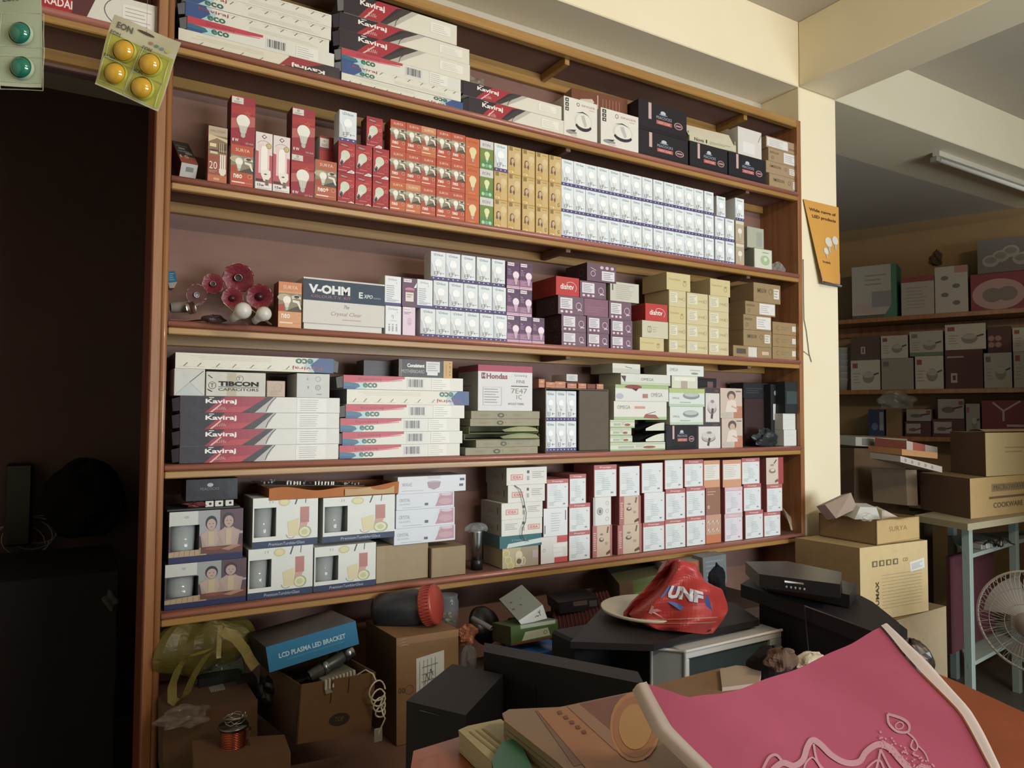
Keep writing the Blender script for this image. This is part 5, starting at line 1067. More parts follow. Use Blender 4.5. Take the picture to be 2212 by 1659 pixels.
zk = tumbler('lower children box', 'k1', 355, 532, 1221, T5, 'gift box with a photo of two children, lower one by the left post', a_kids, win=(.02, .26, .40, .70), yb=1320)
zk2 = tumbler('upper children box', 'k2', 364, 525, 1107, zk, 'gift box with a photo of two children, upper one by the left post', a_kids, win=kw1, yb=1217)
zt1 = tumbler('lower left white box', 't1', 535, 676, 1188, T5, 'white tumbler gift box, lower one of the left white pair', a_tumbler, win=(.02, .22, .35, .78), yb=1300)
tumbler('upper left white box', 't2', 545, 687, 1077, zt1, 'white tumbler gift box, upper one of the left white pair', a_tumbler, win=(.02, .22, .35, .80), yb=1184)
zt2 = tumbler('lower right white box', 't3', 678, 812, 1183, T5, 'white tumbler gift box, lower one of the right white pair', a_tumbler, win=(.02, .22, .38, .78), yb=1285)
ztop = tumbler('upper right white box', 't4', 697, 853, 1076, max(zt1, zt2), 'white tumbler gift box, upper one of the right white pair', a_tumbler, win=(.02, .22, .33, .80), yb=1178)
# things on the children boxes
x0 = atY(362, 1090).x; x1 = atY(520, 1090).x
z = zk2 + .001
m_ = MB(); m_.box(-(x1 - x0) / 2, 0, 0, (x1 - x0) / 2, .13, .006, '#2b2a30', 'glossy_card'); o = link('flat_tray', m_.mesh('flat_tray'), None, ((x0 + x1) / 2, .01, z)); tag(o, 'thin dark card lying on the upper children gift box', 'card')
crumple('red_wrap', 'crumpled dark red foil wrap under the black box on the fifth shelf', atY(430, 1088, .02).x, .028, z + .0065, .032, .014, .010, '#6b2a2e', 'glossy_card', 'wrapper', seed=4, flat=.2)
for k, pxx in enumerate((452, 468, 495)):
    m_ = MB(); m_.box(-.011, -.012, 0, .011, .012, .017, '#cfcfc8', 'plastic', c=.001); m_.lathe([(.0035, 0), (.0035, .0008)], '#2a2a2a', 'plastic', 10, Matrix.Translation((0.002, -.0122, .009)) @ Matrix.Rotation(math.pi / 2, 4, 'X'))
    o = link('white_socket', m_.mesh('white_socket'), None, (atY(pxx, 1085, .02).x + (.006 if k == 1 else 0), .026, z + .0065)); tag(o, 'small white plug socket under the black box, %s of three' % ('leftmost', 'middle', 'rightmost')[k], 'socket', 'white sockets')
zb_ = z + .025
o, _ = bx('casserole_box', 'black casserole box with silver emblem above the children gift boxes', 401, 514, 1036, zb_, .10, yf=.01, col='#14141c', mat='glossy_card', art=lambda A: (A.ell(.46, .72, .06, .09, '#9fb0ba', 2, 12), A.text('PEACOCKS', .27, .48, .12, '#6f7d88', 3, w=.36), A.rect(.8, .1, .98, .9, '#20242c', 1), A.text('S', .88, .4, .2, '#3c444e', 2)))
# orange tray carton with a circuit board
zo = max(ztop, zt1) + .001
o = empty('board_tray', 'shallow orange carton holding a bare circuit board, on the white tumbler boxes', 'carton', ((atY(582, 1060).x + atY(862, 1060).x) / 2, .085, zo)); w = atY(862, 1060).x - atY(582, 1060).x
m_ = MB()
m_.box(-w / 2, -.08, 0, w / 2, .08, .003, '#b56a3a', 'carton'); m_.box(-w / 2, .077, .003, w / 2, .08, .035, '#b56a3a', 'carton'); m_.box(-w / 2, -.077, .003, -w / 2 + .003, .077, .034, '#8c5030', 'carton'); m_.box(w / 2 - .003, -.077, .003, w / 2, .077, .034, '#b56a3a', 'carton'); part('tray', m_, o)
m_ = MB(); m_.grid(lambda u, v: (-w / 2 + w * u, -.08 - .004 * math.sin(u * 9) * v - .003 * v, .002 + (.034 - .010 * math.sin(u * math.pi) ** 2 + .004 * math.sin(u * 14)) * v), 24, 2, '#c0713c', 'carton')
m_.grid(lambda u, v: (w * .06 + w * .40 * u, -.0845 - .003 * math.sin(u * 6) * v, .003 + (.028 - .008 * math.sin(u * 3 + 1)) * v), 10, 2, '#c9a878', 'carton'); part('front_wall', m_, o, label='creased front wall, orange with a cream patch')
m_ = MB(); Mt = Matrix.Translation((-.045, 0, .036)) @ Matrix.Rotation(math.radians(3), 4, 'Y')
bwid = w * .78
m_.box(-bwid / 2 - .02, -.07, 0, bwid / 2 - .02, .07, .002, '#2a2622', 'plastic', M=Mt)
bo = part('circuit_board', m_, o)
rr = random.Random(5)
m_ = MB()
for k in range(34): 
    xx = -bwid / 2 + rr.random() * bwid * .93 - .012; yy = -.066 + rr.random() * .12; s = .004 + rr.random() * .006
    m_.box(xx, yy, .0022, xx + s, yy + s, .004 + rr.random() * .006, rr.choice(['#1c1c1e', '#3a352e', '#8d8a80', '#5c4a30']), 'plastic', c=.0003, M=Mt)
part('components', m_, bo)
for xx in [-.105, -.095, -.085, -.075, -.067, -.02 - .0, -.01, .0, .01, .02, .03, .036]:
    m_ = MB(); m_.box(xx - .0, -.068, .0022, xx + .004, -.062, .013, '#d8d8cc', 'plastic', c=.0004, M=Mt); part('connector', m_, bo)
# crystal glass boxes
xb_ = atY(860, 1200).x
_, z = bx('plain_carton', 'large plain brown carton at the front edge of the fifth shelf', 813, 925, 1181, T5, .12, yf=.02, col='#a59373', mat='carton', art=lambda A: A.rect(.0, .0, .16, 1, '#a99778', 1))
bx('plain_carton', 'smaller plain brown carton with seam, standing before the larger one', 931.5, 1006, 1185, T5, .10, yf=.004, col='#a08c6a', mat='carton', cols={'L': '#7a684c'}, art=lambda A: A.rect(0, 0, .03, 1, '#8a7656', 1))
zc_ = z
for k, (xl, xr, y_) in enumerate(((851, 983, 1143), (855, 982, 1103), (856, 981, 1068))):
    _, z = bx('glassware_box', 'pale blue glassware box with a pink picture, %s of three' % ('lowest', 'middle', 'topmost')[k], xl, xr, y_, z, .13, yf=.012, art=a_crystal, col='#c9d2de', mat='glossy_card', group='pale blue glassware boxes')
bx('glassware_box', 'white glassware box with a thumb cut-out, lying on the pale blue ones', 859, 1006, 1031, z, .13, yf=.010, art=a_wavetop, col='#d2d6de', mat='glossy_card')
# steel flask
o = empty('steel_flask', 'steel tumbler flask with a dark base beside the white boxes, wrapped at its top', 'flask', (atY(1030, 1190, .05).x, .05, T5 + .001))
m_ = MB(); m_.lathe([(.021, 0), (.021, .032), (.019, .034)], '#14161a', 'plastic', 24); part('base', m_, o, label='black plastic flask base')
m_ = MB(); m_.lathe([(.0185, .034), (.0195, .09), (.0225, .130), (.0225, .134), (.0205, .134), (.017, .04)], '#b6bcc0', 'metal', 28); part('cup', m_, o)
m_ = MB(); r = random.Random(8)
def hood(u, v):
    a = u * 2 * math.pi; k = 1 + .25 * math.sin(3 * a + 1) + .12 * math.sin(7 * a); rr_ = (.004 + .036 * math.sin(v * 1.7)) * k
    return (rr_ * math.cos(a) - .004, rr_ * math.sin(a) * .7, .162 - .030 * v ** 1.4 + .004 * math.sin(5 * a) * v)
m_.grid(hood, 24, 6, '#aeb6bb', 'film', smooth=False); part('plastic_wrap', m_, o)
# white boxes with the red oval
gi = 'white cartons with a red oval mark'
isd = dict(side=lambda A: (A.rect(0, 0, 1, 1, '#a19d92', 1), a_idea_side(A)), cols={'L': '#a19d92'}, group=gi)
_, z = bx('teapot_box', 'beige box with teacup print under the teal box on the fifth shelf', 1085, 1163, 1186, T5, .14, art=a_tea, col='#b5a884')
_, z = bx('teal_box', 'flat teal box with a slanted white stripe', 1079, 1170, 1160, z, .14, art=a_teal, col='#2d6c74', side=lambda A: A.rect(0, 0, 1, 1, '#44696a', 1))
_, z = bx('idea_box', 'white carton with a red oval at its right, lowest of four', 1083, 1171, 1124, z, .15, art=a_idea2, **isd)
_, z = bx('idea_box', 'white carton with a red oval, second from bottom of four', 1083, 1172, 1088, z, .15, art=a_idea, **isd)
_, z = bx('idea_box', 'white carton with a red oval, third of four, cord over its front', 1097, 1177, 1049, z, .15, art=a_idea, **isd)
_, z = bx('idea_box', 'white carton with a red oval, topmost under the fourth shelf', 1094, 1181, 1011, z, .15, art=a_idea, **isd)
m_ = MB(); P = [atY(a_, b_, -.004 + (0 if i else .006)) for i, (a_, b_) in enumerate(((1112, 1049), (1124, 1057), (1131, 1080), (1137, 1108), (1135, 1128), (1128, 1142), (1127, 1155), (1132, 1166), (1142, 1169)))]
m_.tube(P, .0013, '#3a3c3c', 'plastic', 6); o = link('cord', m_.mesh('cord'), None); tag(o, 'thin dark cord hanging down the front of the white cartons', 'cord')
# red and white cookware boxes, column by column
gp = 'red and white cookware boxes on the fifth shelf'
pk = dict(col='#b8686a', mat='glossy_card', group=gp)  # box red also paled, imitating glare over this end of the shelf
def colm(xs, items, cname, d=.13):
    z = T5
    for k, (xl, xr, y_, art, desc) in enumerate(items):
        z_old = z
        _, z = bx('cookware_box', '%s, %s, %s column' % (desc, ('bottom row', 'middle row', 'top row')[k], cname), xl, xr, y_, z, d, art=art, side=lambda A: A.rect(0, 0, 1, 1, '#a85a5c', 1), **pk)
rw = 'cookware box with red band'; wl = 'white-labelled cookware box'; ph = 'cookware box with cooker photo'
sym = lambda A: a_symbols(A)
colm(0, [(1168, 1226, 1161, lambda A: (A.rect(0, 0, 1, 1, '#e0dedb', 1), A.rect(.6, .75, 1, 1, '#d0565a', 2), A.rect(.5, 0, 1, .2, '#cf4a4e', 2), A.lines(.45, .22, .95, .72, 3, '#ecebe8', 3, k=.8), A.ring(.12, .5, A.w * .05, .001, '#8a8c90', 3)), wl), (1174, 1226, 1099, lambda A: (A.rect(0, 0, 1, 1, '#e2e6e8', 1), A.lines(.3, .15, .75, .85, 8, '#b8c4cc', 2, k=.3), A.rect(.04, .1, .07, .4, '#4a4c50', 2), A.rect(.9, .55, .93, .9, '#4a4c50', 2)), wl), (1181, 1228, 1036, a_prest, rw)], 'first')
colm(0, [(1228.5, 1275, 1149, a_prest, rw), (1229, 1275, 1089, a_prest, rw), (1230, 1266, 1025, a_prest, rw)], 'second')
colm(0, [(1280, 1322, 1137, a_photo, ph), (1281, 1320, 1075, sym, 'white box with ring symbols'), (1283, 1332, 1005, a_prest, rw)], 'third')
colm(0, [(1334, 1386, 1135, a_photo, ph), (1337.5, 1384, 1073, a_photo, ph), (1337.5, 1382, 1008, a_prest_nt, wl)], 'fourth')
colm(0, [(1388.5, 1435.5, 1130, a_prest, rw), (1391, 1436, 1065, a_prest_nt, wl), (1385.5, 1432, 1001, a_prest_nt, wl)], 'fifth')
colm(0, [(1436.5, 1481, 1123, a_prest, rw), (1437.5, 1480.5, 1057, a_prest, rw), (1435.5, 1475.5, 994, a_prest_nt, wl)], 'sixth')
colm(0, [(1482.5, 1524, 1117, a_prest, rw), (1482, 1523, 1052, a_prest, rw), (1478, 1519, 994, a_prest, rw)], 'seventh')
colm(0, [(1525, 1557.5, 1113, a_icons, 'orange cookware box with icons'), (1525, 1556, 1054, a_cast, 'plain brown cookware box'), (1520, 1555, 995, a_prest_orange, 'orange-edged cookware box')], 'eighth')
colm(0, [(1565, 1604, 1111, a_prest_pink, 'pink-edged cookware box'), (1565.5, 1604, 1053, a_prest_pink, 'pink-edged cookware box'), (1561, 1601, 994, a_prest_orange, 'orange-edged cookware box')], 'ninth')
colm(0, [(1609.5, 1648.5, 1104, a_prest, rw), (1606, 1644, 1046, a_prest, rw), (1602, 1641, 990, a_prest, rw)], 'tenth')
colm(0, [(1650, 1686, 1107, a_prest, rw), (1656, 1690, 1047, a_prest, rw), (1655, 1692, 989, a_cooker, ph)], 'eleventh')
crumple('black_wrap', 'crumpled dark film on the first column of red and white boxes', atY(1203, 1030, .05).x, .06, T5 + .262, .032, .03, .014, '#4a4c50', 'film', seed=6, flat=.3)
m_ = MB(); xa = atY(1695, 1140, .03).x
m_.grid(lambda u, v: (xa + .045 + .10 * u - .04 * v, .03 + .05 * v + .012 * math.sin(u * 9), T5 + .002 + (1 - u) * .17 * v ** .8 + .006 * math.sin(u * 11 + v * 5)), 10, 8, '#b8a78c', 'bag', smooth=False)
o = link('plastic_sheet', m_.mesh('plastic_sheet'), None); tag(o, 'crumpled translucent plastic sheet at the right end of the fifth shelf', 'plastic sheet')
# ================================================================== things under the shelves and on the counter
def hexa(mb, TL, TR, BR, BL, dv, col, mat='carton', cols=None, art=None):
    """six-sided body from its front corners and a depth vector; art prints on the front"""
    F_ = [Vector(p) for p in (TL, TR, BR, BL)]; B_ = [p + Vector(dv) for p in F_]; V = F_ + B_; cols = cols or {}
    for f, t in (((3, 2, 1, 0), 'F'), ((4, 5, 6, 7), 'B'), ((0, 1, 5, 4), 'T'), ((7, 6, 2, 3), 'D'), ((4, 7, 3, 0), 'L'), ((1, 2, 6, 5), 'R')):
        mb.add([V[i] for i in f], [(0, 1, 2, 3)], cols.get(t, col), mat)
    if art:
        n = (F_[1] - F_[0]).cross(F_[3] - F_[0]).normalized()
        if n.dot(Vector(dv)) > 0: n = -n
        w = (F_[1] - F_[0]).length; h = (F_[3] - F_[0]).length
        def fr(x, y, l):
            u = x / w; v = y / h; a = F_[3].lerp(F_[2], u); b = F_[0].lerp(F_[1], u); return a.lerp(b, v) + n * l * 2
        art(Art(mb, w, h, fr, mat))
def free(name, label, cat, mb, group=None, kind=None):
    """a mesh built in room coordinates gets its origin at its own base"""
    vs = mb.v; c = Vector((sum(v[0] for v in vs) / len(vs), sum(v[1] for v in vs) / len(vs), min(v[2] for v in vs)))
    mb.v = [(v[0] - c.x, v[1] - c.y, v[2] - c.z) for v in vs]
    o = link(name, mb.mesh(name), None, c); return tag(o, label, cat, group, kind)
def free_root(name, label, cat, loc, group=None): return empty(name, label, cat, loc, 0, group)
def wpart(name, mb, root, label=None):
    l = Vector(root.location) if root.parent is None else Vector(root.parent.location) + Vector(root.location)
    mb.v = [(v[0] - l.x, v[1] - l.y, v[2] - l.z) for v in mb.v]; return part(name, mb, root, label=label)
def crump(name, label, cat, px, py, f, rx, ry, rz_, col, mat='bag', seed=1, amp=.25, n=14, flat=.2):
    p = atF(px, py, f); return crumple(name, label, p.x, p.y, p.z - rz_, rx, ry, rz_, col, mat, cat, seed, n, amp, flat)
def P3(*a): return [atF(*q) for q in a]
def dvec(p, q): return q - p
# low bench under the lowest shelf
o = free_root('low_bench', 'low brown wooden bench under the lowest shelf, piled with clutter', 'bench', (1.55, -.08, 0))
m_ = MB(); m_.box(XL + .002, -.42, .50, 1.39, WALLY - .002, .53, '#5c3c28', 'brown_board', c=.003); wpart('bench_top', m_, o)
m_ = MB(); m_.box(1.395, -.24, .47, 2.55, WALLY - .002, .53, '#5c3c28', 'brown_board', c=.003)
for x_ in (1.42, 2.48): m_.box(x_, -.2, 0, x_ + .05, WALLY - .01, .47, '#4a2e20', 'brown_board', c=.003)
free('rear_ledge', 'wooden ledge along the wall behind the televisions', 'ledge', m_)
m_ = MB(); m_.box(1.07, -.40, .532, 1.385, -.12, .716, '#4c382a', 'carton', c=.003); m_.box(1.15, -.4015, .532, 1.18, -.3995, .716, '#5c4636', 'carton', c=.0003); free('carton', 'low dark carton on the bench, carrying the blue tin', 'carton', m_)
m_ = MB(); m_.box(1.40, -.21, .532, 2.50, .16, .735, '#3c2c22', 'carton', c=.004)
for z_k in (.585, .64, .69): m_.box(1.40, -.212, z_k, 2.50, -.2095, z_k + .004, '#241a14', 'carton', c=.0003)
free('wooden_crate', 'low dark crate on the bench, carrying the small boxes behind the televisions', 'crate', m_)
m_ = MB(); m_.box(XL + .002, -.40, .0, 1.38, -.38, .50, '#4a2e20', 'brown_board', c=.003); wpart('front_panel', m_, o)
# carton with film at far left
TL, TR, BR, BL = P3((352, 1545, 1.82), (556, 1512, 1.86), (556, 1640, 1.86), (352, 1690, 1.82))
m_ = MB(); hexa(m_, TL, TR, BR, BL, (0.0, .26, 0), '#543824', cols={'T': '#4c3424'}); free('carton', 'dark brown carton at the foot of the left post under the yellow bag', 'carton', m_)
crump('film_sheet', 'wrinkled clear film lying over the carton at the foot of the left post', 'plastic film', 395, 1545, 1.80, .06, .05, .02, '#8c8078', 'film', 21, .3)
# box carrying the copper coil
TL, TR, BR, BL = P3((418, 1640, 1.66), (628, 1625, 1.72), (628, 1760, 1.72), (418, 1790, 1.66))
m_ = MB(); hexa(m_, TL, TR, BR, BL, (0.01, .105, 0), '#60402a', cols={'T': '#5c3e2c'}); free('carton', 'brown carton carrying the copper coil, bottom left of the view', 'carton', m_)
p = atF(503, 1628, 1.74)
o = free_root('copper_coil', 'copper wire coil on a flanged spool standing on the brown carton, bottom left', 'coil', (p.x, p.y, p.z))
m_ = MB(); m_.lathe([(.042, 0), (.043, .003), (.042, .006)], '#6e6a64', 'metal', 24, Matrix.Translation(p)); wpart('spool_flange', m_, o); m_ = MB(); m_.lathe([(.034, .062), (.035, .066), (.034, .069)], '#6e6a64', 'metal', 24, Matrix.Translation(p)); wpart('spool_flange', m_, o)
m_ = MB(); m_.lathe([(.0275, .006 + i * .0014 + (.0 if i % 2 else .0)) for i in range(0, 41)], '#b5532c', 'metal', 24, Matrix.Translation(p))
for k in range(14): m_.lathe([(.0285 + .0008 * math.sin(a * math.pi / 6), .0085 + k * .0039 + .0019 * math.cos(a * math.pi / 6)) for a in range(0, 13)], '#b8552e', 'metal', 20, Matrix.Translation(p), caps=False)
wpart('winding', m_, o)
m_ = MB(); r = random.Random(2)
for k in range(6):
    c0 = p + Vector((r.uniform(-.012, .012), r.uniform(-.01, .01), .074 + .003 * k)); q = [c0 + Vector(((.016 + .008 * r.random()) * math.cos(a * .7), .018 * math.sin(a * .7), .004 * math.sin(a * 1.7 + k))) for a in range(10)]
    m_.tube(q, .0011, '#a9a49a', 'metal', 5)
for k in range(3):
    q = [p + Vector((.034 + .004 * math.sin(a + k), -.01 * k, .06 - .009 * a)) for a in range(7)]; m_.tube(q, .001, '#8d8880', 'metal', 5)
wpart('loose_wire', m_, o)
# yellow carrier bag with loops
o = free_root('yellow_bag', 'olive yellow plastic carrier bag slumped under the lowest shelf by the left post', 'bag', atF(430, 1460, 1.98))
m_ = MB(); c_ = atF(438, 1390, 2.05)
def bagf(u, v):
    a = u * 2 * math.pi; k = 1 + .12 * math.sin(3 * a + 2) + .08 * math.sin(7 * a) + .05 * math.sin(11 * a + v * 4); rr_ = math.sin(.25 + v * 2.5) ** .8
    return c_ + Vector((.135 * rr_ * k * math.cos(a) - .01, .085 * rr_ * k * math.sin(a), .075 * math.cos(.2 + v * 2.6) + .008 * math.sin(5 * a + v * 8)))
m_.grid(bagf, 36, 14, '#6a6020', 'thin_bag', smooth=False); wpart('bag_body', m_, o)
def ribbon(mb, pts, wv, col, mat='thin_bag'):
    n = len(pts) - 1
    mb.grid(lambda u, v: pts[int(round(u * n))] + (wv[int(round(u * n))] if isinstance(wv, list) else Vector(wv)) * (v - .5), n, 2, col, mat)
for k, (pp, ww) in enumerate((([(452, 1405), (425, 1412), (402, 1420), (385, 1445), (372, 1480), (372, 1512), (385, 1520), (402, 1500), (415, 1468), (430, 1440), (450, 1412)], (.022, 0, .010)), ([(478, 1362), (510, 1380), (530, 1405), (540, 1425), (552, 1442)], (.02, 0, .016)), ([(476, 1350), (474, 1380), (472, 1415), (473, 1422)], (.012, 0, .0)))):
    m_ = MB(); ribbon(m_, [atF(x, y, 1.90 - .004 * i) for i, (x, y) in enumerate(pp)], ww, '#8a7a30'); wpart('handle_loop', m_, o)
# circuit boards, adapter, heat sink
m_ = MB(); TL, TR, BR, BL = P3((438, 1432, 2.02), (520, 1405, 2.06), (530, 1462, 2.04), (420, 1478, 2.0)); hexa(m_, TL, TR, BR, BL, (.01, .05, .0), '#1f3a28', 'plastic')
r = random.Random(3)
for k in range(24):
    u, v = r.random() * .9, r.random() * .85; q = BL.lerp(BR, u).lerp(TL.lerp(TR, u), v); s = .004 + .004 * r.random(); m_.box(q.x, q.y - .006, q.z, q.x + s, q.y + .001, q.z + s, r.choice(['#2e5c3c', '#8a8f84', '#16241a', '#4a3c30']), 'plastic', c=.0003)
free('circuit_board', 'green circuit board wedged under the yellow bag', 'circuit board', m_)
m_ = MB(); TL, TR, BR, BL = P3((430, 1468, 1.97), (520, 1455, 2.0), (520, 1492, 2.0), (430, 1504, 1.97)); hexa(m_, TL, TR, BR, BL, (0, .06, 0), '#17181c', 'plastic'); free('black_adapter', 'black power adapter between the green circuit board and the silver heat sink', 'adapter', m_)
TL, TR, BR, BL = P3((433, 1500, 1.93), (487, 1487, 1.95), (487, 1527, 1.95), (434, 1541, 1.93))
m_ = MB(); hexa(m_, TL, TR, BR, BL, (0, .04, 0), '#777b7a', 'plastic')
for k in range(12):
    a = TL.lerp(TR, (k + .15) / 12); b = TL.lerp(TR, (k + .6) / 12); c = BL.lerp(BR, (k + .6) / 12); d = BL.lerp(BR, (k + .15) / 12); n = Vector((0, -.005, 0)); m_.add([d + n, c + n, b + n, a + n, d, c, b, a], [(0, 1, 2, 3), (0, 3, 7, 4), (1, 5, 6, 2), (3, 2, 6, 7)], '#a0a5a3', 'plastic')
free('heat_sink', 'ribbed silver heat sink standing on the carton below the yellow bag', 'heat sink', m_)
m_ = MB(); TL, TR, BR, BL = P3((513, 1474, 1.97), (556, 1466, 1.99), (556, 1510, 1.99), (516, 1518, 1.97)); hexa(m_, TL, TR, BR, BL, (0, .06, 0), '#1c1a22', 'plastic'); free('black_box', 'small black box right of the silver heat sink', 'box', m_)
# television bracket box
f0 = 1.96
TL, TR, BR, BL = P3((574, 1398, 1.86), (768, 1341, 1.98), (775.5, 1391, 1.98), (582, 1453, 1.86)); bk = atF(535, 1367, 2.06)
m_ = MB(); hexa(m_, TL, TR, BR, BL, bk - TL, '#15151c', 'glossy_card', cols={'F': '#1f6ea0', 'T': '#17141a'}, art=lambda A: (A.rect(0, 0, 1, 1, '#2273a6', 1), A.text('LCD PLASMA LED BRACKET', .12, .42, .2, '#a9cfe0', 3, w=.74, bold=.03), A.lines(.2, .24, .86, .36, 1, '#3f86ae', 2)))
free('bracket_box', 'long blue and black wall bracket box lying tilted under the lowest shelf', 'box', m_)
crump('black_bag', 'black plastic bag squashed beneath the tilted blue bracket box', 'bag', 596, 1480, 2.0, .045, .05, .045, '#14141a', 'plastic', 31, .2)
# open carton with remotes
TL, TR, BR, BL = P3((648, 1480, 1.84), (812, 1452, 1.92), (801, 1579, 1.92), (639, 1609, 1.84)); dv = atF(563, 1470, 2.03) - TL; dv.z = 0
o = free_root('open_carton', 'open brown carton full of remotes and a modem, standing on the bench', 'carton', (BL + BR) / 2 + dv / 2)
m_ = MB(); T_ = .004; n_ = dv.normalized() * T_
hexa(m_, TL, TR, BR, BL, n_, '#6f4d30', cols={'F': '#664528'}, art=lambda A: (A.line(.42, .98, .41, .6, .003, '#2a1c14', 1), A.line(.64, .98, .64, .72, .003, '#2a1c14', 1), A.ell(.55, .3, .14, .11, '#2c1e18', 1, 20), A.text('TOP', .49, .27, .08, '#6f4d30', 2, w=.12)))
s_ = (TR - TL).normalized() * T_
hexa(m_, TL + dv, TL, BL, BL + dv, s_, '#4a3322'); hexa(m_, TR - s_ + dv, TR - s_, BR - s_, BR - s_ + dv, s_, '#5c4028'); hexa(m_, TL + dv, TR + dv, BR + dv, BL + dv, -n_, '#5c4028'); hexa(m_, BL + Vector((0, 0, .004)), BR + Vector((0, 0, .004)), BR, BL, dv, '#4a3322')
wpart('carton_body', m_, o)
mid = (TL + TR + BL + BR) / 4 + dv * .5; inner_h = (TL.z + TR.z) / 2
def rod(name, label, cat, a, b, r0, col, extra=None, group=None):
    m_ = MB(); m_.tube([a, a.lerp(b, .02), a.lerp(b, .98), b], [r0 * .8, r0, r0, r0 * .8], col, 'plastic', 14)
    if extra: extra(m_, a, b)
    return free(name, label, cat, m_, group)
rod('torch', 'black and silver torch leaning out of the open carton of remotes', 'torch', atF(668, 1462, 1.90), atF(758, 1408, 1.98), .016, '#34363a', lambda m, a, b: (m.tube([a.lerp(b, .82), b + (b - a) * .03], .019, '#8f959a', 'metal', 14), m.tube([a.lerp(b, .30), a.lerp(b, .42)], .0185, '#8f959a', 'metal', 14)))
TLm, TRm, BRm, BLm = P3((700, 1472, 1.86), (768, 1448, 1.93), (773, 1478, 1.93), (704, 1500, 1.86))
m_ = MB(); hexa(m_, TLm, TRm, BRm, BLm, atF(668, 1450, 2.0) - TLm, '#7f7d6e', 'plastic', cols={'T': '#8a8878'})
for k in range(9): a = TLm.lerp(TRm, (k + .2) / 9); b = TLm.lerp(TRm, (k + .7) / 9); m_.box(a.x, a.y - .004, a.z - .022, b.x, a.y + .003, a.z + .003, '#b5b2a0', 'plastic', c=.0005)
free('modem', 'cream modem with a ribbed edge in the open carton of remotes', 'modem', m_)
# white cable bundle
m_ = MB(); r = random.Random(12); q = []
for k in range(4):
    c0 = atF(815 + 3 * k, 1492 + 16 * k, 1.90); rx_, rz_ = .022 - .003 * k, .026 - .004 * k
    q += [c0 + Vector((rx_ * math.cos(a), .003 * k + .004 * math.sin(2 * a), rz_ * math.sin(a))) for a in [i * math.pi / 8 + k * .6 for i in range(16)]]
q += [atF(828, 1545, 1.90), atF(832, 1552, 1.9), atF(824, 1570, 1.9), atF(818, 1585, 1.9)]
m_.tube(q, .0022, '#c2bca8', 'plastic', 6); m_.tube([atF(772, 1458, 1.95), atF(790, 1447, 1.93), atF(806, 1456, 1.91), atF(812, 1470, 1.9)], .0022, '#c2bca8', 'plastic', 6)
m_.box(*(atF(812, 1600, 1.9) - Vector((.006, .006, .002))), *(atF(822, 1575, 1.9) + Vector((.006, .006, .002))), '#a9a498', 'plastic')
free('white_cable', 'tangled off-white cable with plug hanging from the open carton', 'cable', m_)
# tall taped carton with label
TL, TR, BR, BL = P3((856, 1379, 2.10), (990, 1359, 2.20), (990, 1640, 2.20), (856, 1668, 2.10)); dv = atF(790, 1368, 2.28) - TL; dv.z = 0
zl = BL.z; BL = Vector((BL.x, BL.y, .532)); BR = Vector((BR.x, BR.y, .532))
o = free_root('taped_carton', 'tall brown carton wrapped in clear tape with a white address label', 'carton', (BL + BR) / 2 + dv / 2)
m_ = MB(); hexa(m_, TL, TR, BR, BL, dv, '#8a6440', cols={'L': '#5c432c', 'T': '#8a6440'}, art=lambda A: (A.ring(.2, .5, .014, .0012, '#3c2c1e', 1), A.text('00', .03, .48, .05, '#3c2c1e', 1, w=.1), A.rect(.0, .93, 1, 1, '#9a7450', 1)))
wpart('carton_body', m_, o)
def onq(a, u, v, lift=.001):
    TL, TR, BR, BL = a; n = (TR - TL).cross(BL - TL).normalized(); n = n if n.y < 0 else -n
    return TL.lerp(TR, u).lerp(BL.lerp(BR, u), v) + n * lift
Q = (TL, TR, BR, BL)
m_ = MB(); hexa(m_, onq(Q, .31, .22), onq(Q, .76, .18), onq(Q, .76, .52), onq(Q, .31, .56), (0, .0008, 0), '#c9ccc4', 'card', art=lambda A: [A.line(.12 + .14 * k, .1, .12 + .14 * k, .9, .0012, '#55595c', 1) for k in range(5)] + [A.lines(.2, .2, .8, .8, 3, '#7a7f82', 1, k=.15), A.path([(.3, .2), (.35, .5), (.45, .3), (.5, .6), (.6, .4)], .0012, '#2e3238', 2)])
wpart('label_sticker', m_, o, label='white printed address label')
for k in range(3):
    m_ = MB(); a = onq(Q, .03, .03 + .025 * k); b = onq(Q, .2, .02 + .03 * k); m_.tube([a, a.lerp(b, .5) + Vector((0, -.001, .003)), b], .0014, '#d0c4b0', 'film', 5); wpart('tape_crease', m_, o)
topz = TL.z
# plastic jar with red lid lying on it
a = atF(812, 1322, 2.27); b = atF(925, 1307, 2.23)
o = free_root('plastic_jar', 'dark plastic jar with a red screw lid lying on the taped carton', 'jar', (a + b) / 2)
R0 = Matrix.Translation(a) @ (b - a).to_track_quat('Z', 'Y').to_matrix().to_4x4(); L_ = (b - a).length
m_ = MB(); m_.lathe([(.001, 0), (.045, .004), (.054, .02), (.056, L_ * .75), (.046, L_ * .92), (.045, L_)], '#2b2e38', 'plastic', 28, R0); wpart('jar_body', m_, o)
m_ = MB(); m_.lathe([(.058, L_ * .93), (.060, L_ * .95), (.060, L_ * 1.14), (.056, L_ * 1.17), (.001, L_ * 1.17)], '#b0382c', 'plastic', 36, R0)
for k in range(36): aa = k * math.pi / 18; m_.tube([R0 @ Vector((.0605 * math.cos(aa), .0605 * math.sin(aa), L_ * .96)), R0 @ Vector((.0605 * math.cos(aa), .0605 * math.sin(aa), L_ * 1.13))], .0012, '#b0382c', 'plastic', 4)
wpart('screw_lid', m_, o, label='red ribbed screw lid')
p = atF(968, 1352, 2.36); o = free_root('clear_jar', 'upright clear jar with green contents behind the red-lidded jar', 'jar', p)
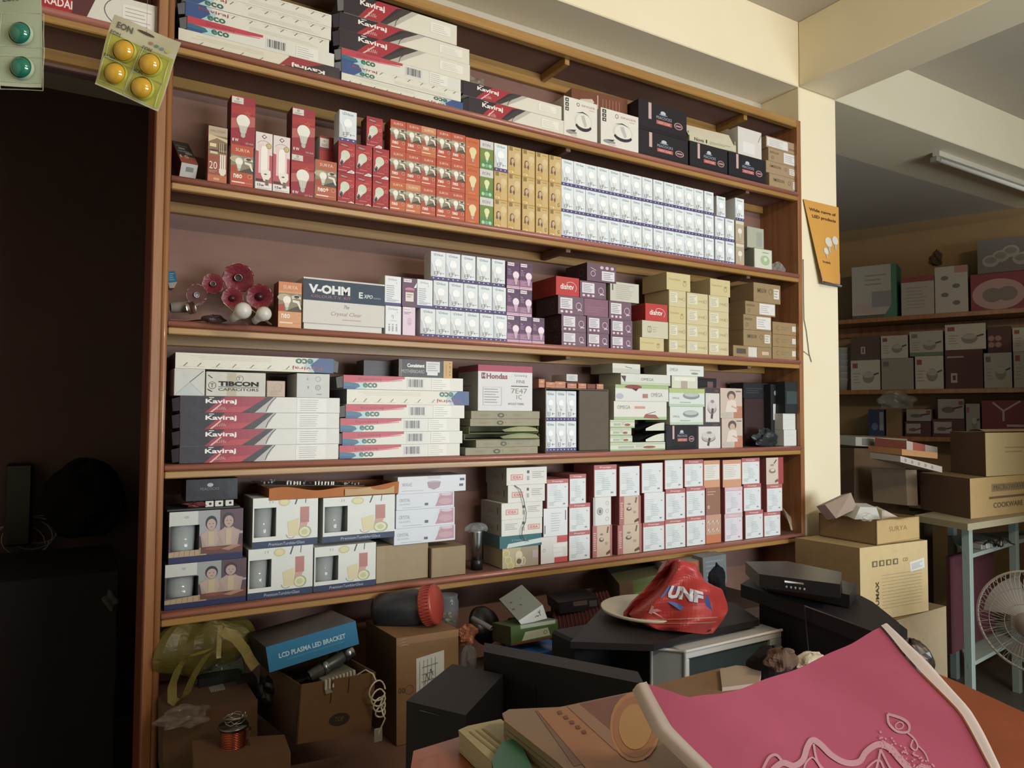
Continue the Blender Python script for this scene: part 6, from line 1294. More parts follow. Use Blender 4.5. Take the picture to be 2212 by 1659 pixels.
m_ = MB(); M0 = Matrix.Translation(p); m_.lathe([(.030, 0), (.033, .004), (.034, .08), (.030, .09), (.031, .102), (.028, .102)], '#9aa4ae', 'film', 24, M0); wpart('jar_body', m_, o)
m_ = MB(); r = random.Random(4)
for k in range(16): q = p + Vector((r.uniform(-.018, .018), r.uniform(-.018, .018), .006 + r.random() * .035)); m_.lathe([(.001, -.005), (.005, -.003), (.006, 0), (.004, .004), (.001, .005)], r.choice(['#8a9a58', '#b0b47c', '#6d8050']), 'plastic', 8, Matrix.Translation(q))
x_ = wpart('jar_contents', m_, o); x_['kind'] = 'stuff'
# things right of it
crump('wrapped_sweets', 'orange printed packet in clear film beside the taped carton', 'packet', 1008, 1368, 2.28, .03, .025, .035, '#a8603c', 'plastic', 41, .25)
crump('clear_bag', 'clear crumpled plastic bag hanging below the orange packet', 'bag', 1012, 1425, 2.24, .026, .02, .05, '#8c8c90', 'film', 42, .3)
p = atF(1052, 1348, 2.36); R0 = Matrix.Translation(p) @ Matrix.Rotation(math.radians(62), 4, 'X') @ Matrix.Rotation(math.radians(20), 4, 'Y')
m_ = MB(); m_.lathe([(.001, .01), (.045, .008), (.058, -.01), (.060, -.02), (.063, -.02), (.061, -.006), (.047, .013), (.001, .016)], '#14141a', 'plastic', 32, R0, caps=False); free('round_pan', 'glossy black round pan leaning behind the grey strip', 'lid', m_)
rod('grey_strip', 'grey plastic strip leaning by the black round lid', 'strip', atF(1020, 1335, 2.26), atF(1062, 1358, 2.22), .008, '#6b6e74')
TL, TR, BR, BL = P3((1120, 1341, 2.16), (1172, 1306, 2.22), (1182, 1336, 2.22), (1126, 1350, 2.16))
m_ = MB(); hexa(m_, TL, TR, BR, BL, atF(1078, 1294, 2.34) - TL, '#6f7a74', 'card', cols={'T': '#8e9894', 'F': '#b5bcbc'}, art=lambda A: (A.rect(0, 0, 1, 1, '#b9c0c0', 1), A.text('FANCY', .3, .35, .42, '#5a3038', 2, w=.55, bold=.03)))
A_ = (atF(1078, 1294, 2.34), atF(1132, 1266, 2.40), TR, TL)
for k, (u, v) in enumerate(((.25, .25), (.5, .45), (.5, .15), (.3, .6))):
    q = A_[0].lerp(A_[1], v).lerp(A_[3].lerp(A_[2], v), u + .1); m_.lathe([(.005, .0), (.005, .0012)], '#56605c', 'card', 10, Matrix.Translation(q + Vector((0, 0, .0005))))
free('fancy_box', 'grey-green and white box tilted on edge on the striped green box', 'box', m_)
TL, TR, BR, BL = P3((1103, 1354, 2.13), (1204, 1338, 2.20), (1207, 1376, 2.20), (1104, 1395, 2.13))
m_ = MB(); hexa(m_, TL, TR, BR, BL, atF(1063, 1345, 2.24) - TL, '#3f5a30', 'glossy_card', cols={'T': '#48603c', 'L': '#2c3a22'}, art=lambda A: (A.rect(0, 0, 1, 1, '#41602f', 1), A.poly([(.22, .15), (.82, .2), (.78, .65), (.3, .6)], '#b0bca4', 2), A.rect(.2, .8, .95, 1, '#9fae98', 2), A.rect(0, .0, 1, .1, '#6b2f24', 2), A.ring(.72, .42, .006, .0012, '#38402e', 3)))
free('green_box', 'dark green box with white panels on the blue tin', 'box', m_)
p = atF(1148, 1436, 2.24); M0 = Matrix.Translation(p)
o = free_root('blue_tin', 'round blue tin with a white sticker under the dark green box', 'tin', p)
m_ = MB(); m_.lathe([(.001, 0), (.078, 0), (.080, .003), (.080, .060), (.078, .063), (.001, .063)], '#2a66b8', 'plastic', 40, M0)
def tinart(txt, ang0, z, s, col, mb):
    V, F, tw, th = glyphs(txt, .03); R1 = .0806
    mb.add([p + Vector((R1 * math.sin(ang0 + x * s / R1), -R1 * math.cos(ang0 + x * s / R1), z + y * s)) for x, y in V], F, col, 'card')
tinart('UNITED', .05, .012, .024, '#9fb4cc', m_); tinart('HOME APPLIANCES', .0, .038, .007, '#7c98bc', m_); wpart('tin_body', m_, o)
m_ = MB(); V = []; 
m_.grid(lambda u, v: p + Vector((.0812 * math.sin(-.62 + u * .38), -.0812 * math.cos(-.62 + u * .38), .02 + .032 * v)), 6, 1, '#b9c0c4', 'card'); wpart('label_sticker', m_, o)
# striped mats, small dark box
TL, TR, BR, BL = P3((1200, 1375, 2.36), (1335, 1345, 2.50), (1335, 1364, 2.5), (1200, 1396, 2.36)); b_ = atF(1190, 1300, 2.60)
m_ = MB(); hexa(m_, TL, TR, BR, BL, b_ - TL, '#3a1f1e', 'cloth')
for k in range(16):
    u = (k + .5) / 16; a = TL.lerp(TR, u) + Vector((0, 0, .001)); m_.tube([a, a + (b_ - TL)], .0025, '#7a2a24', 'cloth', 5)
free('striped_mat', 'folded dark mat with red stripes behind the blue tin', 'mat', m_)
TL, TR, BR, BL = P3((1206, 1302, 2.48), (1292, 1290, 2.60), (1295, 1316, 2.60), (1210, 1326, 2.48)); m_ = MB(); hexa(m_, TL, TR, BR, BL, (.01, .09, .01), '#1c1a22', 'plastic', art=lambda A: (A.rect(.35, .5, .7, .9, '#5c4a44', 1), A.rect(.75, .3, .95, .8, '#4a4850', 1))); free('black_box', 'small black box with a pinkish label lying on the striped mat', 'box', m_)
# boxes behind the black television
TL, TR, BR, BL = P3((1338, 1262, 2.72), (1432, 1238, 2.84), (1436, 1300, 2.84), (1340, 1318, 2.72)); m_ = MB(); hexa(m_, TL, TR, BR, BL, atF(1310, 1228, 2.92) - TL, '#5a6a34', 'card', cols={'T': '#5c5c40', 'L': '#5c4c3c'}, art=lambda A: (A.rect(0, 0, .3, 1, '#6b4c3c', 1), A.rect(.3, .0, 1, .75, '#5d7a34', 1), A.lines(.35, .1, .9, .6, 3, '#7c9a50', 2))); free('green_box', 'green and brown box behind the black television under the lowest shelf', 'box', m_)
TL, TR, BR, BL = P3((1452, 1222, 2.80), (1512, 1210, 2.88), (1514, 1262, 2.88), (1452, 1272, 2.8)); m_ = MB(); hexa(m_, TL, TR, BR, BL, (0.01, .08, 0), '#8a8470', 'card', art=lambda A: (A.rect(.0, .7, 1, 1, '#b0583c', 1), A.rect(.45, .1, .9, .65, '#a8ac98', 1))); free('small_carton', 'small cream and orange carton behind the red bag', 'carton', m_)
TL, TR, BR, BL = P3((1518, 1205, 2.86), (1568, 1197, 2.94), (1570, 1258, 2.94), (1520, 1264, 2.86)); m_ = MB(); hexa(m_, TL, TR, BR, BL, (0.01, .07, 0), '#6a7478', 'card', art=lambda A: A.lines(.1, .1, .9, .9, 5, '#7c878a', 1)); free('grey_carton', 'grey carton right of the cream and orange one under the shelf', 'carton', m_)
# ================================================================== televisions and counter
def prism_px(mb, pts, zt, zb, col, mat='plastic', side=None):
    P = [atZ(x, y, zt) for x, y in pts]; mb.prism([(p.x, p.y) for p in P], zb, zt, col, mat, None, side); return P
# stand carrying the sets (between bench and counter)
o = free_root('low_table', 'low dark table hidden behind the counter, carrying the television sets', 'table', (1.5, -.75, 0))
m_ = MB(); m_.box(.98, -1.10, .40, 2.62, -.43, .43, '#3a2a22', 'carton', c=.003); wpart('table_top', m_, o)
for x_ in (1.0, 2.55):
    for y_ in (-1.06, -.48): m_ = MB(); m_.box(x_, y_, 0, x_ + .04, y_ + .04, .40, '#3a2a22', 'carton', c=.003); wpart('leg', m_, o)
# silver-fronted tube television
Z0 = .86
o = free_root('television', 'silver-fronted tube television with a black top behind the pink bag', 'television', atZ(1560, 1400, Z0) * 1)
o.location.z = .43
a = atZ(1480, 1408, Z0); yF = a.y; x0 = atZ(1437, 1396, Z0).x; x1 = 1.815; 
m_ = MB(); fr_ = .045
yb_ = yF + .075
def barq(mb, x0, z0, x1, z1, col='#a9aeb0', y0=None, y1=None, mat='plastic'): mb.box(x0, y0 if y0 is not None else yF, z0, x1, y1 if y1 is not None else yb_, z1, col, mat, c=.003)
barq(m_, a.x, Z0 - .022, x1, Z0, '#d8dcdc'); barq(m_, a.x, .43, a.x + .018, Z0 - .022, '#d8dcdc'); barq(m_, x1 - .05, .43, x1, Z0 - .022, '#b3b8b9'); barq(m_, a.x + .018, .43, x1 - .05, .47, '#b3b8b9')
# bevelled cheek at the left
cz = [(a.x, yF, .43), (a.x, yF, Z0), (a.x - .045, yF + .055, Z0), (a.x - .045, yF + .055, .43)]
m_.add([(a.x - .001, yF + .001, .43), (a.x - .001, yF + .001, Z0), (a.x - .055, yb_, Z0), (a.x - .055, yb_, .43), (a.x - .001, yb_, .43), (a.x - .001, yb_, Z0)], [(3, 0, 1, 2), (2, 1, 5), (3, 4, 0)], '#98a0a2', 'plastic')
for e0, e1 in (((a.x - .002, yF, .43), (a.x - .002, yF, Z0)), ((a.x - .055, yb_ - .002, .43), (a.x - .055, yb_ - .002, Z0)), ((a.x - .002, yF, Z0), (a.x - .055, yb_ - .002, Z0)), ((a.x, yF, Z0), (x1, yF, Z0))): m_.tube([Vector(e0), Vector(e1)], .0042, '#f2f4f4', 'plastic', 8)  # white strips imitate highlights along the silver edges
wpart('front_frame', m_, o, label='silver plastic front frame')
m_ = MB(); sx0, sx1, sz0, sz1 = a.x + .018, x1 - .05, .47, Z0 - .022
m_.grid(lambda u, v: (sx0 + (sx1 - sx0) * u, yF + .012 - .014 * math.sin(u * math.pi) * math.sin(v * math.pi), sz0 + (sz1 - sz0) * v), 16, 10, '#39484c', 'screen_glass'); 
wpart('screen', m_, o, label='dark glossy picture tube')
m_ = MB(); yk = -.28
m_.add([(a.x - .06, yb_, .44), (x1 - .01, yb_, .44), (x1 - .01, yb_, Z0 + .004), (a.x - .06, yb_, Z0 + .004), (a.x + .03, yk, .47), (x1 - .1, yk, .47), (x1 - .1, yk, Z0 - .03), (a.x + .03, yk, Z0 - .03)],
       [(0, 3, 7, 4), (1, 5, 6, 2), (3, 2, 6, 7), (0, 4, 5, 1), (4, 7, 6, 5), (0, 1, 2, 3)], '#17141a', 'matte_plastic'); wpart('rear_housing', m_, o)
# black platform box left of it, its top carries the bowl and the red bag
m_ = MB(); P = prism_px(m_, [(1232, 1386), (1412, 1392), (1478, 1372), (1640, 1338), (1585, 1302), (1420, 1288), (1300, 1312)], Z0 + .03, Z0 + .012, '#1d181b', 'matte_plastic'); 
free('black_board', 'flat black board lying over the silver television, under the red bag', 'panel', m_)
m_ = MB(); q0 = atZ(1236, 1388, Z0); m_.box(q0.x, q0.y, .431, a.x - .075, -.42, Z0 + .008, '#16131a', 'matte_plastic', c=.008); free('black_cabinet', 'black cabinet left of the silver television', 'cabinet', m_)
# white bowl and red carrier bag
p = atZ(1470, 1345, Z0 + .032); M0 = Matrix.Translation((p.x - .03, p.y + .09, Z0 + .0315))
m_ = MB(); m_.lathe([(.06, 0), (.10, .006), (.15, .022), (.153, .03), (.148, .031), (.098, .012), (.001, .008)], '#cfc7b4', 'plastic', 44, M0); free('white_bowl', 'wide white dish under the red printed bag on the black panel', 'dish', m_)
o = free_root('red_bag', 'red plastic carrier bag with torn blue lettering lying on the white dish', 'bag', (p.x, p.y + .04, Z0 + .05))
def rb(px, py, f): return atF(px, py, f)
rows = [[(1438, 1232), (1450, 1216), (1478, 1211), (1502, 1218), (1512, 1236)], [(1432, 1250), (1452, 1234), (1480, 1226), (1508, 1242), (1528, 1262)], [(1412, 1272), (1440, 1262), (1480, 1252), (1530, 1262), (1560, 1272)],
        [(1378, 1300), (1420, 1292), (1476, 1282), (1536, 1284), (1570, 1300)], [(1358, 1326), (1406, 1322), (1470, 1316), (1540, 1312), (1573, 1318)], [(1368, 1338), (1410, 1345), (1470, 1345), (1535, 1342), (1563, 1338)], [(1400, 1354), (1430, 1362), (1468, 1364), (1520, 1370), (1540, 1368)]]
def rbf(u, v):
    jj = v * 6; j = min(int(jj), 5); b_ = jj - j; ii = u * 4; i = min(int(ii), 3); a_ = ii - i
    x = (rows[j][i][0] * (1 - a_) + rows[j][i + 1][0] * a_) * (1 - b_) + (rows[j + 1][i][0] * (1 - a_) + rows[j + 1][i + 1][0] * a_) * b_
    y = (rows[j][i][1] * (1 - a_) + rows[j][i + 1][1] * a_) * (1 - b_) + (rows[j + 1][i][1] * (1 - a_) + rows[j + 1][i + 1][1] * a_) * b_
    f = 2.16 - .10 * v - .10 * math.sin(u * math.pi) * (1 - .35 * v) + .012 * math.sin(u * 13 + v * 4) + .008 * math.sin(v * 17 + u * 5)
    return rb(x, y, f)
m_ = MB(); m_.grid(rbf, 32, 28, '#b8302c', 'glossy_card', smooth=False)
m_.grid(lambda u, v: rbf(u, v) + Vector((0, .03 + .10 * math.sin(u * math.pi) * math.sin(v * 1.4), -.012 * v)), 16, 14, '#9c2826', 'glossy_card', smooth=False); wpart('bag_body', m_, o)
m_ = MB()
def bt(u, v, l=.003): q = rbf(u, v); return q + (CAM - q).normalized() * l
def txt_on(mb, s, u0, v0, su, sv, col, l=.004, bold=.06, sh=0.0):
    V, F, tw, th = glyphs(s, bold); mb.add([bt(u0 + x * su / tw + y * sh, v0 - y * sv / th + x * .10 / tw, l) for x, y in V], F, col, 'card')
m_.add([bt(.30, .36, .002), bt(.72, .50, .002), bt(.76, .72, .002), bt(.50, .68, .002), bt(.28, .50, .002)], [(4, 3, 2, 1, 0)], '#2c4c9a', 'card')
txt_on(m_, 'UNF', .34, .52, .34, .15, '#c8ccd8'); txt_on(m_, 'K', .22, .68, .14, .10, '#cf8a84')
for v_ in (.78, .84): m_.add([q for k in range(13) for q in (bt(.12 + k * .062, v_, .003), bt(.12 + k * .062, v_ + .018, .003))], [(2 * k, 2 * k + 1, 2 * k + 3, 2 * k + 2) for k in range(12)], '#c06a5c', 'card')
wpart('print', m_, o, label='torn white and blue print')
# black sets and players at the right
o = free_root('black_television', 'large black tube television lying on its face right of the silver one', 'television', atZ(1760, 1330, .93)); o.location.z = .43
m_ = MB(); prism_px(m_, [(1600, 1262), (1640, 1238), (1790, 1250), (1885, 1300), (1942, 1345), (1940, 1368), (1905, 1372), (1738, 1308)], .96, .92, '#1f1c20', 'matte_plastic'); wpart('housing_top', m_, o)
m_ = MB(); prism_px(m_, [(1640, 1292), (1735, 1325), (1900, 1390), (1960, 1360), (1880, 1300), (1680, 1262)], .92, .431, '#1a161c', 'matte_plastic'); wpart('housing', m_, o)
m_ = MB(); e = [atZ(1738, 1309, .962), atZ(1905, 1371, .962)]; m_.tube(e, .002, '#57525a', 'plastic', 6); e = [atZ(1738, 1309, .962), Vector((atZ(1738, 1309, .96).x, atZ(1738, 1309, .96).y - .015, .80))]; m_.tube(e, .002, '#57525a', 'plastic', 6); wpart('edge_trim', m_, o)
for k, (pts, z1, z0, c_, lab) in enumerate((([(1625, 1228), (1655, 1250), (1835, 1285), (1850, 1262), (1700, 1222)], 1.0, .965, '#1b191d', 'black disc player lying lowest on the black television'), ([(1610, 1213), (1640, 1240), (1815, 1262), (1818, 1236), (1700, 1212)], 1.040, 1.002, '#1e1c20', 'black disc player with a silver slot line, topmost on the black television'))):
    m_ = MB(); P = prism_px(m_, pts, z1, z0, c_, 'plastic', '#1a181d')
    if k == 1:
        a_ = P[1].lerp(P[2], .32); b_ = P[1].lerp(P[2], .55); n_ = Vector((.2, -1, 0)).normalized() * .002
        m_.tube([a_ + n_ - Vector((0, 0, .012)), b_ + n_ - Vector((0, 0, .012))], .003, '#dfe2e6', 'plastic', 6)
        for t in range(5): q = P[1].lerp(P[2], .34 + .055 * t) + n_ - Vector((0, 0, .026)); m_.lathe([(.003, -.003), (.003, .003)], '#8d9096', 'plastic', 8, Matrix.Translation(q))
    free('disc_player', lab, 'player', m_)
p = atF(1640, 1250, 2.72); crumple('black_cloth', 'black cloth heap between the grey carton and the disc players', p.x, -.10, .737, .05, .05, .09, '#15151c', 'cloth', 'cloth', 51, 14, .2, .2)
# black flat screen and computer speaker case at the left
TL, TR, BR, BL = P3((1045, 1408, 1.72), (1392, 1478, 1.42), (1392, 1640, 1.42), (1045, 1700, 1.72)); m_ = MB(); hexa(m_, TL, TR, BR, BL, (.035, .06, 0), '#131116', 'matte_plastic', cols={'T': '#2a262a'}); 
a = TL.lerp(TR, .36); b = BL.lerp(BR, .36); m_.tube([a + Vector((0, -.002, -.05)), b + Vector((0, -.002, .03))], .0015, '#2d2a30', 'plastic', 5)
free('flat_screen', 'black flat screen seen edge-on behind the books', 'monitor', m_)
o = free_root('speaker_case', 'large black speaker case with a flat top left of the books', 'speaker', atZ(980, 1480, .92)); o.location.z = .0
m_ = MB(); P = [atZ(x, y, .90) for x, y in ((878, 1514), (977, 1434), (1087, 1457), (1006, 1545))]
m_.prism([(q.x, q.y) for q in P], .0, .90, '#1c1a1e', 'matte_plastic', None, '#121015'); wpart('cabinet', m_, o)
m_ = MB(); q0 = P[0].lerp(P[3], .25); q1 = P[0].lerp(P[3], .6); n_ = Vector((q1.y - q0.y, -(q1.x - q0.x), 0)).normalized() * .002
m_.tube([q0 + n_ - Vector((0, 0, .012)), q1 + n_ - Vector((0, 0, .012))], .0012, '#3a383c', 'plastic', 5); wpart('grille_edge', m_, o)
# counter
ZC_ = 1.0
o = free_root('counter', 'shop counter with a worn orange-red top in the foreground', 'counter', (.75, -1.5, 0))
m_ = MB(); pts = [(893, 1622), (1090, 1562), (1560, 1470), (1990, 1440), (2080, 1478), (2215, 1540), (2600, 1680), (2600, 2600), (900, 2600), (884, 1680)]
P = [atZ(x, y, ZC_) for x, y in pts]; m_.prism([(q.x, q.y) for q in P], ZC_ - .03, ZC_, '#93401f', 'orange_top'); wpart('worktop', m_, o)
c_ = sum((Vector((q.x, q.y, 0)) for q in P), Vector()) / len(P)
m_ = MB(); m_.prism([(c_.x + (q.x - c_.x) * .93, c_.y + (q.y - c_.y) * .93) for q in P], 0, ZC_ - .03, '#5a2c1a', 'orange_top'); wpart('base', m_, o)
# books
def book(name, label, pts, zt, th, cover, pages, art=None):
    o = free_root(name, label, 'book', atZ(pts[0][0], pts[0][1], zt - th)); P = [atZ(x, y, zt) for x, y in pts]
    m_ = MB(); m_.prism([(q.x, q.y) for q in P], zt - .0035, zt, cover, 'glossy_card'); m_.prism([(q.x, q.y) for q in P], zt - th, zt - th + .003, cover, 'glossy_card')
    if art: art(m_, P, zt)
    wpart('cover', m_, o); c_ = sum(P, Vector()) / len(P)
    m_ = MB()
    n = 7
    for k in range(n): a_, b_ = zt - th + .003 + (th - .0065) * k / n, zt - th + .003 + (th - .0065) * (k + .85) / n; m_.prism([(c_.x + (q.x - c_.x) * .985, c_.y + (q.y - c_.y) * .985) for q in P], a_, b_, pages, 'card')
    wpart('pages', m_, o); return P
def zp(mb, pts, z, col, mat='glossy_card'): mb.add([atZ(x, y, z) for x, y in pts], [tuple(range(len(pts)))] if True else [], col, mat)
def art_big(m_, P, zt):
    z = zt + .0006
    def zq(pts, col, dz=0): 
        Q = [atZ(x, y, z + dz) for x, y in pts]; A = sum(Q[i].x * Q[(i + 1) % len(Q)].y - Q[(i + 1) % len(Q)].x * Q[i].y for i in range(len(Q)))
        f = tuple(range(len(Q))); m_.add(Q, [f if A > 0 else tuple(reversed(f))], col, 'glossy_card')
    zq([(1156, 1535), (1215, 1527), (1300, 1640), (1240, 1655)], '#7c5a48'); zq([(1160, 1534), (1222, 1526), (1460, 1690), (1300, 1700)], '#a8704a', .0004)
    zq([(1225, 1526), (1385, 1492), (1320, 1600), (1300, 1595)], '#7c4a3c', .0006); zq([(1225, 1526), (1250, 1520), (1345, 1600), (1330, 1622)], '#9c7258', .0010)
    for r0, c0 in ((52, '#b5794a'), (46, '#a8683c'), (34, '#b58446')):
        zq([(1372 + r0 * 1.05 * math.cos(a / 10 * math.pi), 1570 + r0 * 1.45 * math.sin(a / 10 * math.pi)) for a in range(20)], c0, .0012 + .0003 * (52 - r0) / 6)
    for k in range(5): zq([(1203 + k * 13, 1536 + k * 10.5), (1212 + k * 13, 1534 + k * 10.5), (1216 + k * 13, 1541 + k * 10.5), (1207 + k * 13, 1543 + k * 10.5)], '#7c4430', .0014)
book('large_book', 'large thick book with a worn brown and orange cover, beside the pink bag', [(1085, 1541), (1091, 1558), (1206, 1648), (1290, 1730), (1700, 1730), (1640, 1440), (1400, 1487), (1210, 1527), (1100, 1532)], 1.062, .060, '#8d7056', '#8a7a5c', art_big)
def art_pad(m_, P, zt):
    for k in range(3):
        Q = [atZ(x + k * 14, y - k * 3, zt + .0006) for x, y in ((1012, 1580), (1017, 1579), (1110, 1652), (1104, 1655))]; m_.add(Q, [(3, 2, 1, 0)], '#8c7c4c', 'card')
book('bill_book', 'cream bill book with ruled cover, leftmost on the counter', [(990, 1577), (1010, 1568), (1082, 1553), (1250, 1690), (1180, 1740), (1120, 1700)], 1.032, .030, '#a89c70', '#b5aa88', art_pad)
m_ = MB(); m_.prism([(q.x, q.y) for q in [atZ(x, y, 1.046) for x, y in ((1062, 1640), (1085, 1600), (1120, 1592), (1160, 1680), (1150, 1760), (1080, 1720))]], 1.034, 1.045, '#2c6a4c', 'plastic'); free('green_case', 'small dark green case on the cream bill book', 'case', m_)
m_ = MB(); prism_px(m_, [(1555, 1445), (1590, 1437), (1645, 1442), (1640, 1475), (1560, 1485)], 1.078, 1.0635, '#a08a78', 'card'); free('folded_paper', 'folded pinkish paper on the large book behind the pink bag', 'paper', m_)
m_ = MB(); prism_px(m_, [(1395, 1484), (1560, 1442), (1640, 1448), (1650, 1500), (1430, 1520)], 1.072, 1.0632, '#85644a', 'cloth'); free('brown_envelope', 'brown envelope lying behind the mouth of the pink bag', 'envelope', m_)
crump('black_pouch', 'black pouch with a brown flap between the television and the pink bag', 'pouch', 1668, 1432, 1.22, .045, .035, .035, '#1c1618', 'cloth', 61, .15)
crump('brown_cloth', 'brown crumpled cloth inside the black pouch', 'cloth', 1690, 1420, 1.17, .028, .02, .018, '#5c4438', 'cloth', 62, .2)
crump('white_paper', 'crumpled cream paper behind the pink bag', 'paper', 1752, 1425, 1.20, .03, .02, .014, '#b5a890', 'card', 63, .2)
crump('tan_purse', 'dark brown leather bag behind the right edge of the pink bag', 'bag', 1965, 1425, 1.45, .05, .04, .05, '#2e2220', 'plastic', 64, .12)
# pink non-woven bag
pa, pb, pc = atF(1394, 1484, .88), atF(1905, 1362, 1.02), atF(1860, 1659, .80)
N_ = (pb - pa).cross(pc - pa).normalized(); N_ = N_ if N_.dot(CAM - pa) > 0 else -N_
e1 = (pb - pa).normalized(); e2 = N_.cross(e1)
def bagpt(px, py, lift=0.0):
    d = ray(px, py); q = CAM + d * ((pa - CAM).dot(N_) / d.dot(N_)); s = (q - pa).dot(e1); t = (q - pa).dot(e2)
    return q + N_ * (lift + .007 * math.sin(s * 17 + 1.0) + .005 * math.sin(t * 14 + s * 9) + .0015 * math.sin(s * 55 + t * 31))
def interp(tab, v):
    for (v0, a), (v1, b) in zip(tab, tab[1:]):
        if v <= v1: k = (v - v0) / (v1 - v0); return (a[0] + (b[0] - a[0]) * k, a[1] + (b[1] - a[1]) * k)
    return tab[-1][1]
Ltab = [(0, (1394, 1484)), (.45, (1450, 1575)), (.7, (1532, 1659)), (1, (1610, 1760))]
Rtab = [(0, (1899, 1362)), (.2, (1941, 1417)), (.4, (1987, 1469)), (.62, (2067, 1555)), (.8, (2137, 1659)), (1, (2185, 1780))]
Ttab = [(0, (1394, 1484)), (.17, (1484, 1517)), (.32, (1555, 1506)), (.42, (1603, 1490)), (.7, (1744, 1432)), (.88, (1840, 1392)), (1, (1899, 1362))]
def pbag(u, v, lift=0.0, back=0.0):
    T = interp(Ttab, u); L = interp(Ltab, v); R = interp(Rtab, v); L0, R0 = Ltab[0][1], Rtab[0][1]
    base = (L[0] * (1 - u) + R[0] * u, L[1] * (1 - u) + R[1] * u); off = (T[0] - (L0[0] * (1 - u) + R0[0] * u), T[1] - (L0[1] * (1 - u) + R0[1] * u))
    return bagpt(base[0] + off[0] * (1 - v), base[1] + off[1] * (1 - v), lift) - N_ * (back * (.4 + .6 * math.sin(math.pi * u)))
o = free_root('pink_bag', 'bright pink non-woven shopping bag with white edging in the right foreground', 'bag', pbag(.5, .9)); o.location.z = ZC_
m_ = MB(); m_.grid(lambda u, v: pbag(u, v), 40, 30, '#aa4662', 'cloth'); m_.grid(lambda u, v: pbag(1 - u, v, 0, .05) , 30, 20, '#98384f', 'cloth'); wpart('bag_panel', m_, o)
for tab, other, dx, lab in ((Ltab, -1, [(0, (1367, 1486)), (.45, (1414, 1575)), (.7, (1497, 1659)), (1, (1572, 1765))], 'l'), (Rtab, 1, [(0, (1919, 1350)), (.2, (1962, 1398)), (.4, (2010, 1444)), (.62, (2092, 1540)), (.8, (2165, 1659)), (1, (2215, 1780))], 'r')):
    m_ = MB(); m_.grid(lambda u, v: bagpt(*[a_ * (1 - u) + b_ * u for a_, b_ in zip(interp(tab, v), interp(dx, v))], .003 - .010 * (2 * u - 1) ** 2 * u), 4, 30, '#b5a49c', 'cloth'); wpart('edge_binding', m_, o, label='white folded edge binding')
m_ = MB()
def pline(pts, w, col='#b98490', l=.0012):
    # widened polyline in the plane of the bag, smoothed
    Q = []
    for i in range(len(pts) - 1):
        p0 = pts[max(i - 1, 0)]; p1 = pts[i]; p2 = pts[i + 1]; p3 = pts[min(i + 2, len(pts) - 1)]
        for k in range(6):
            t = k / 6; Q.append(tuple(.5 * (2 * p1[j] + (p2[j] - p0[j]) * t + (2 * p0[j] - 5 * p1[j] + 4 * p2[j] - p3[j]) * t * t + (3 * p1[j] - p0[j] - 3 * p2[j] + p3[j]) * t ** 3) for j in (0, 1)))
    Q.append(pts[-1]); V = []
    for i, q in enumerate(Q):
        a_, b_ = Q[max(i - 1, 0)], Q[min(i + 1, len(Q) - 1)]; dx, dy = b_[0] - a_[0], b_[1] - a_[1]; L_ = math.hypot(dx, dy) or 1; nx, ny = -dy / L_ * w / 2, dx / L_ * w / 2
        V += [bagpt(q[0] - nx, q[1] - ny, l), bagpt(q[0] + nx, q[1] + ny, l)]
    m_.add(V, [(2 * i, 2 * i + 1, 2 * i + 3, 2 * i + 2) for i in range(len(Q) - 1)], col, 'cloth')
pline([(1668, 1665), (1690, 1650), (1715, 1655), (1735, 1640), (1745, 1610), (1757, 1592), (1775, 1600), (1800, 1622), (1830, 1636), (1860, 1634), (1875, 1615), (1900, 1602), (1925, 1610), (1945, 1630), (1975, 1660)], 13)
pline([(1645, 1668), (1660, 1640), (1676, 1634), (1690, 1648)], 6); pline([(1975, 1660), (1992, 1648), (2012, 1656), (2022, 1672)], 7)
pline([(1735, 1668), (1742, 1646), (1757, 1632), (1772, 1650), (1780, 1668)], 4); pline([(1868, 1668), (1880, 1645), (1902, 1632), (1915, 1650), (1922, 1668)], 4)
pline([(1800, 1668), (1822, 1652), (1845, 1652), (1858, 1668)], 4); pline([(1962, 1580), (1976, 1592), (1984, 1606), (1980, 1616), (1970, 1608), (1974, 1594)], 3.5); pline([(1984, 1606), (2000, 1622), (2008, 1640)], 3)
pline([(1760, 1600), (1768, 1640), (1790, 1665)], 5); pline([(1905, 1612), (1900, 1640), (1892, 1668)], 5); pline([(1905, 1612), (1925, 1645), (1945, 1670)], 4)
pline([(1918, 1541), (1922, 1560), (1940, 1576), (1962, 1578), (1964, 1565), (1948, 1552), (1918, 1541)], 5); 
for k in range(7): aa = k * .9; pline([(1944 + 9 * math.cos(aa), 1565 + 7 * math.sin(aa)), (1944 + 9 * math.cos(aa + .9), 1565 + 7 * math.sin(aa + .9))], 2.5)
r = random.Random(9)
for k in range(70):
    x_ = 1900 + r.random() * 130; y_ = 1600 + (x_ - 1930) * .62 + r.uniform(-10, 22)
    if y_ < 1668: q = [(x_, y_), (x_ + 4, y_ + 1), (x_ + 4, y_ + 4), (x_, y_ + 4)]; m_.add([bagpt(*c, .0014) for c in q], [(3, 2, 1, 0)], '#c07c8a', 'cloth')
wpart('floral_print', m_, o, label='pale scalloped floral print')
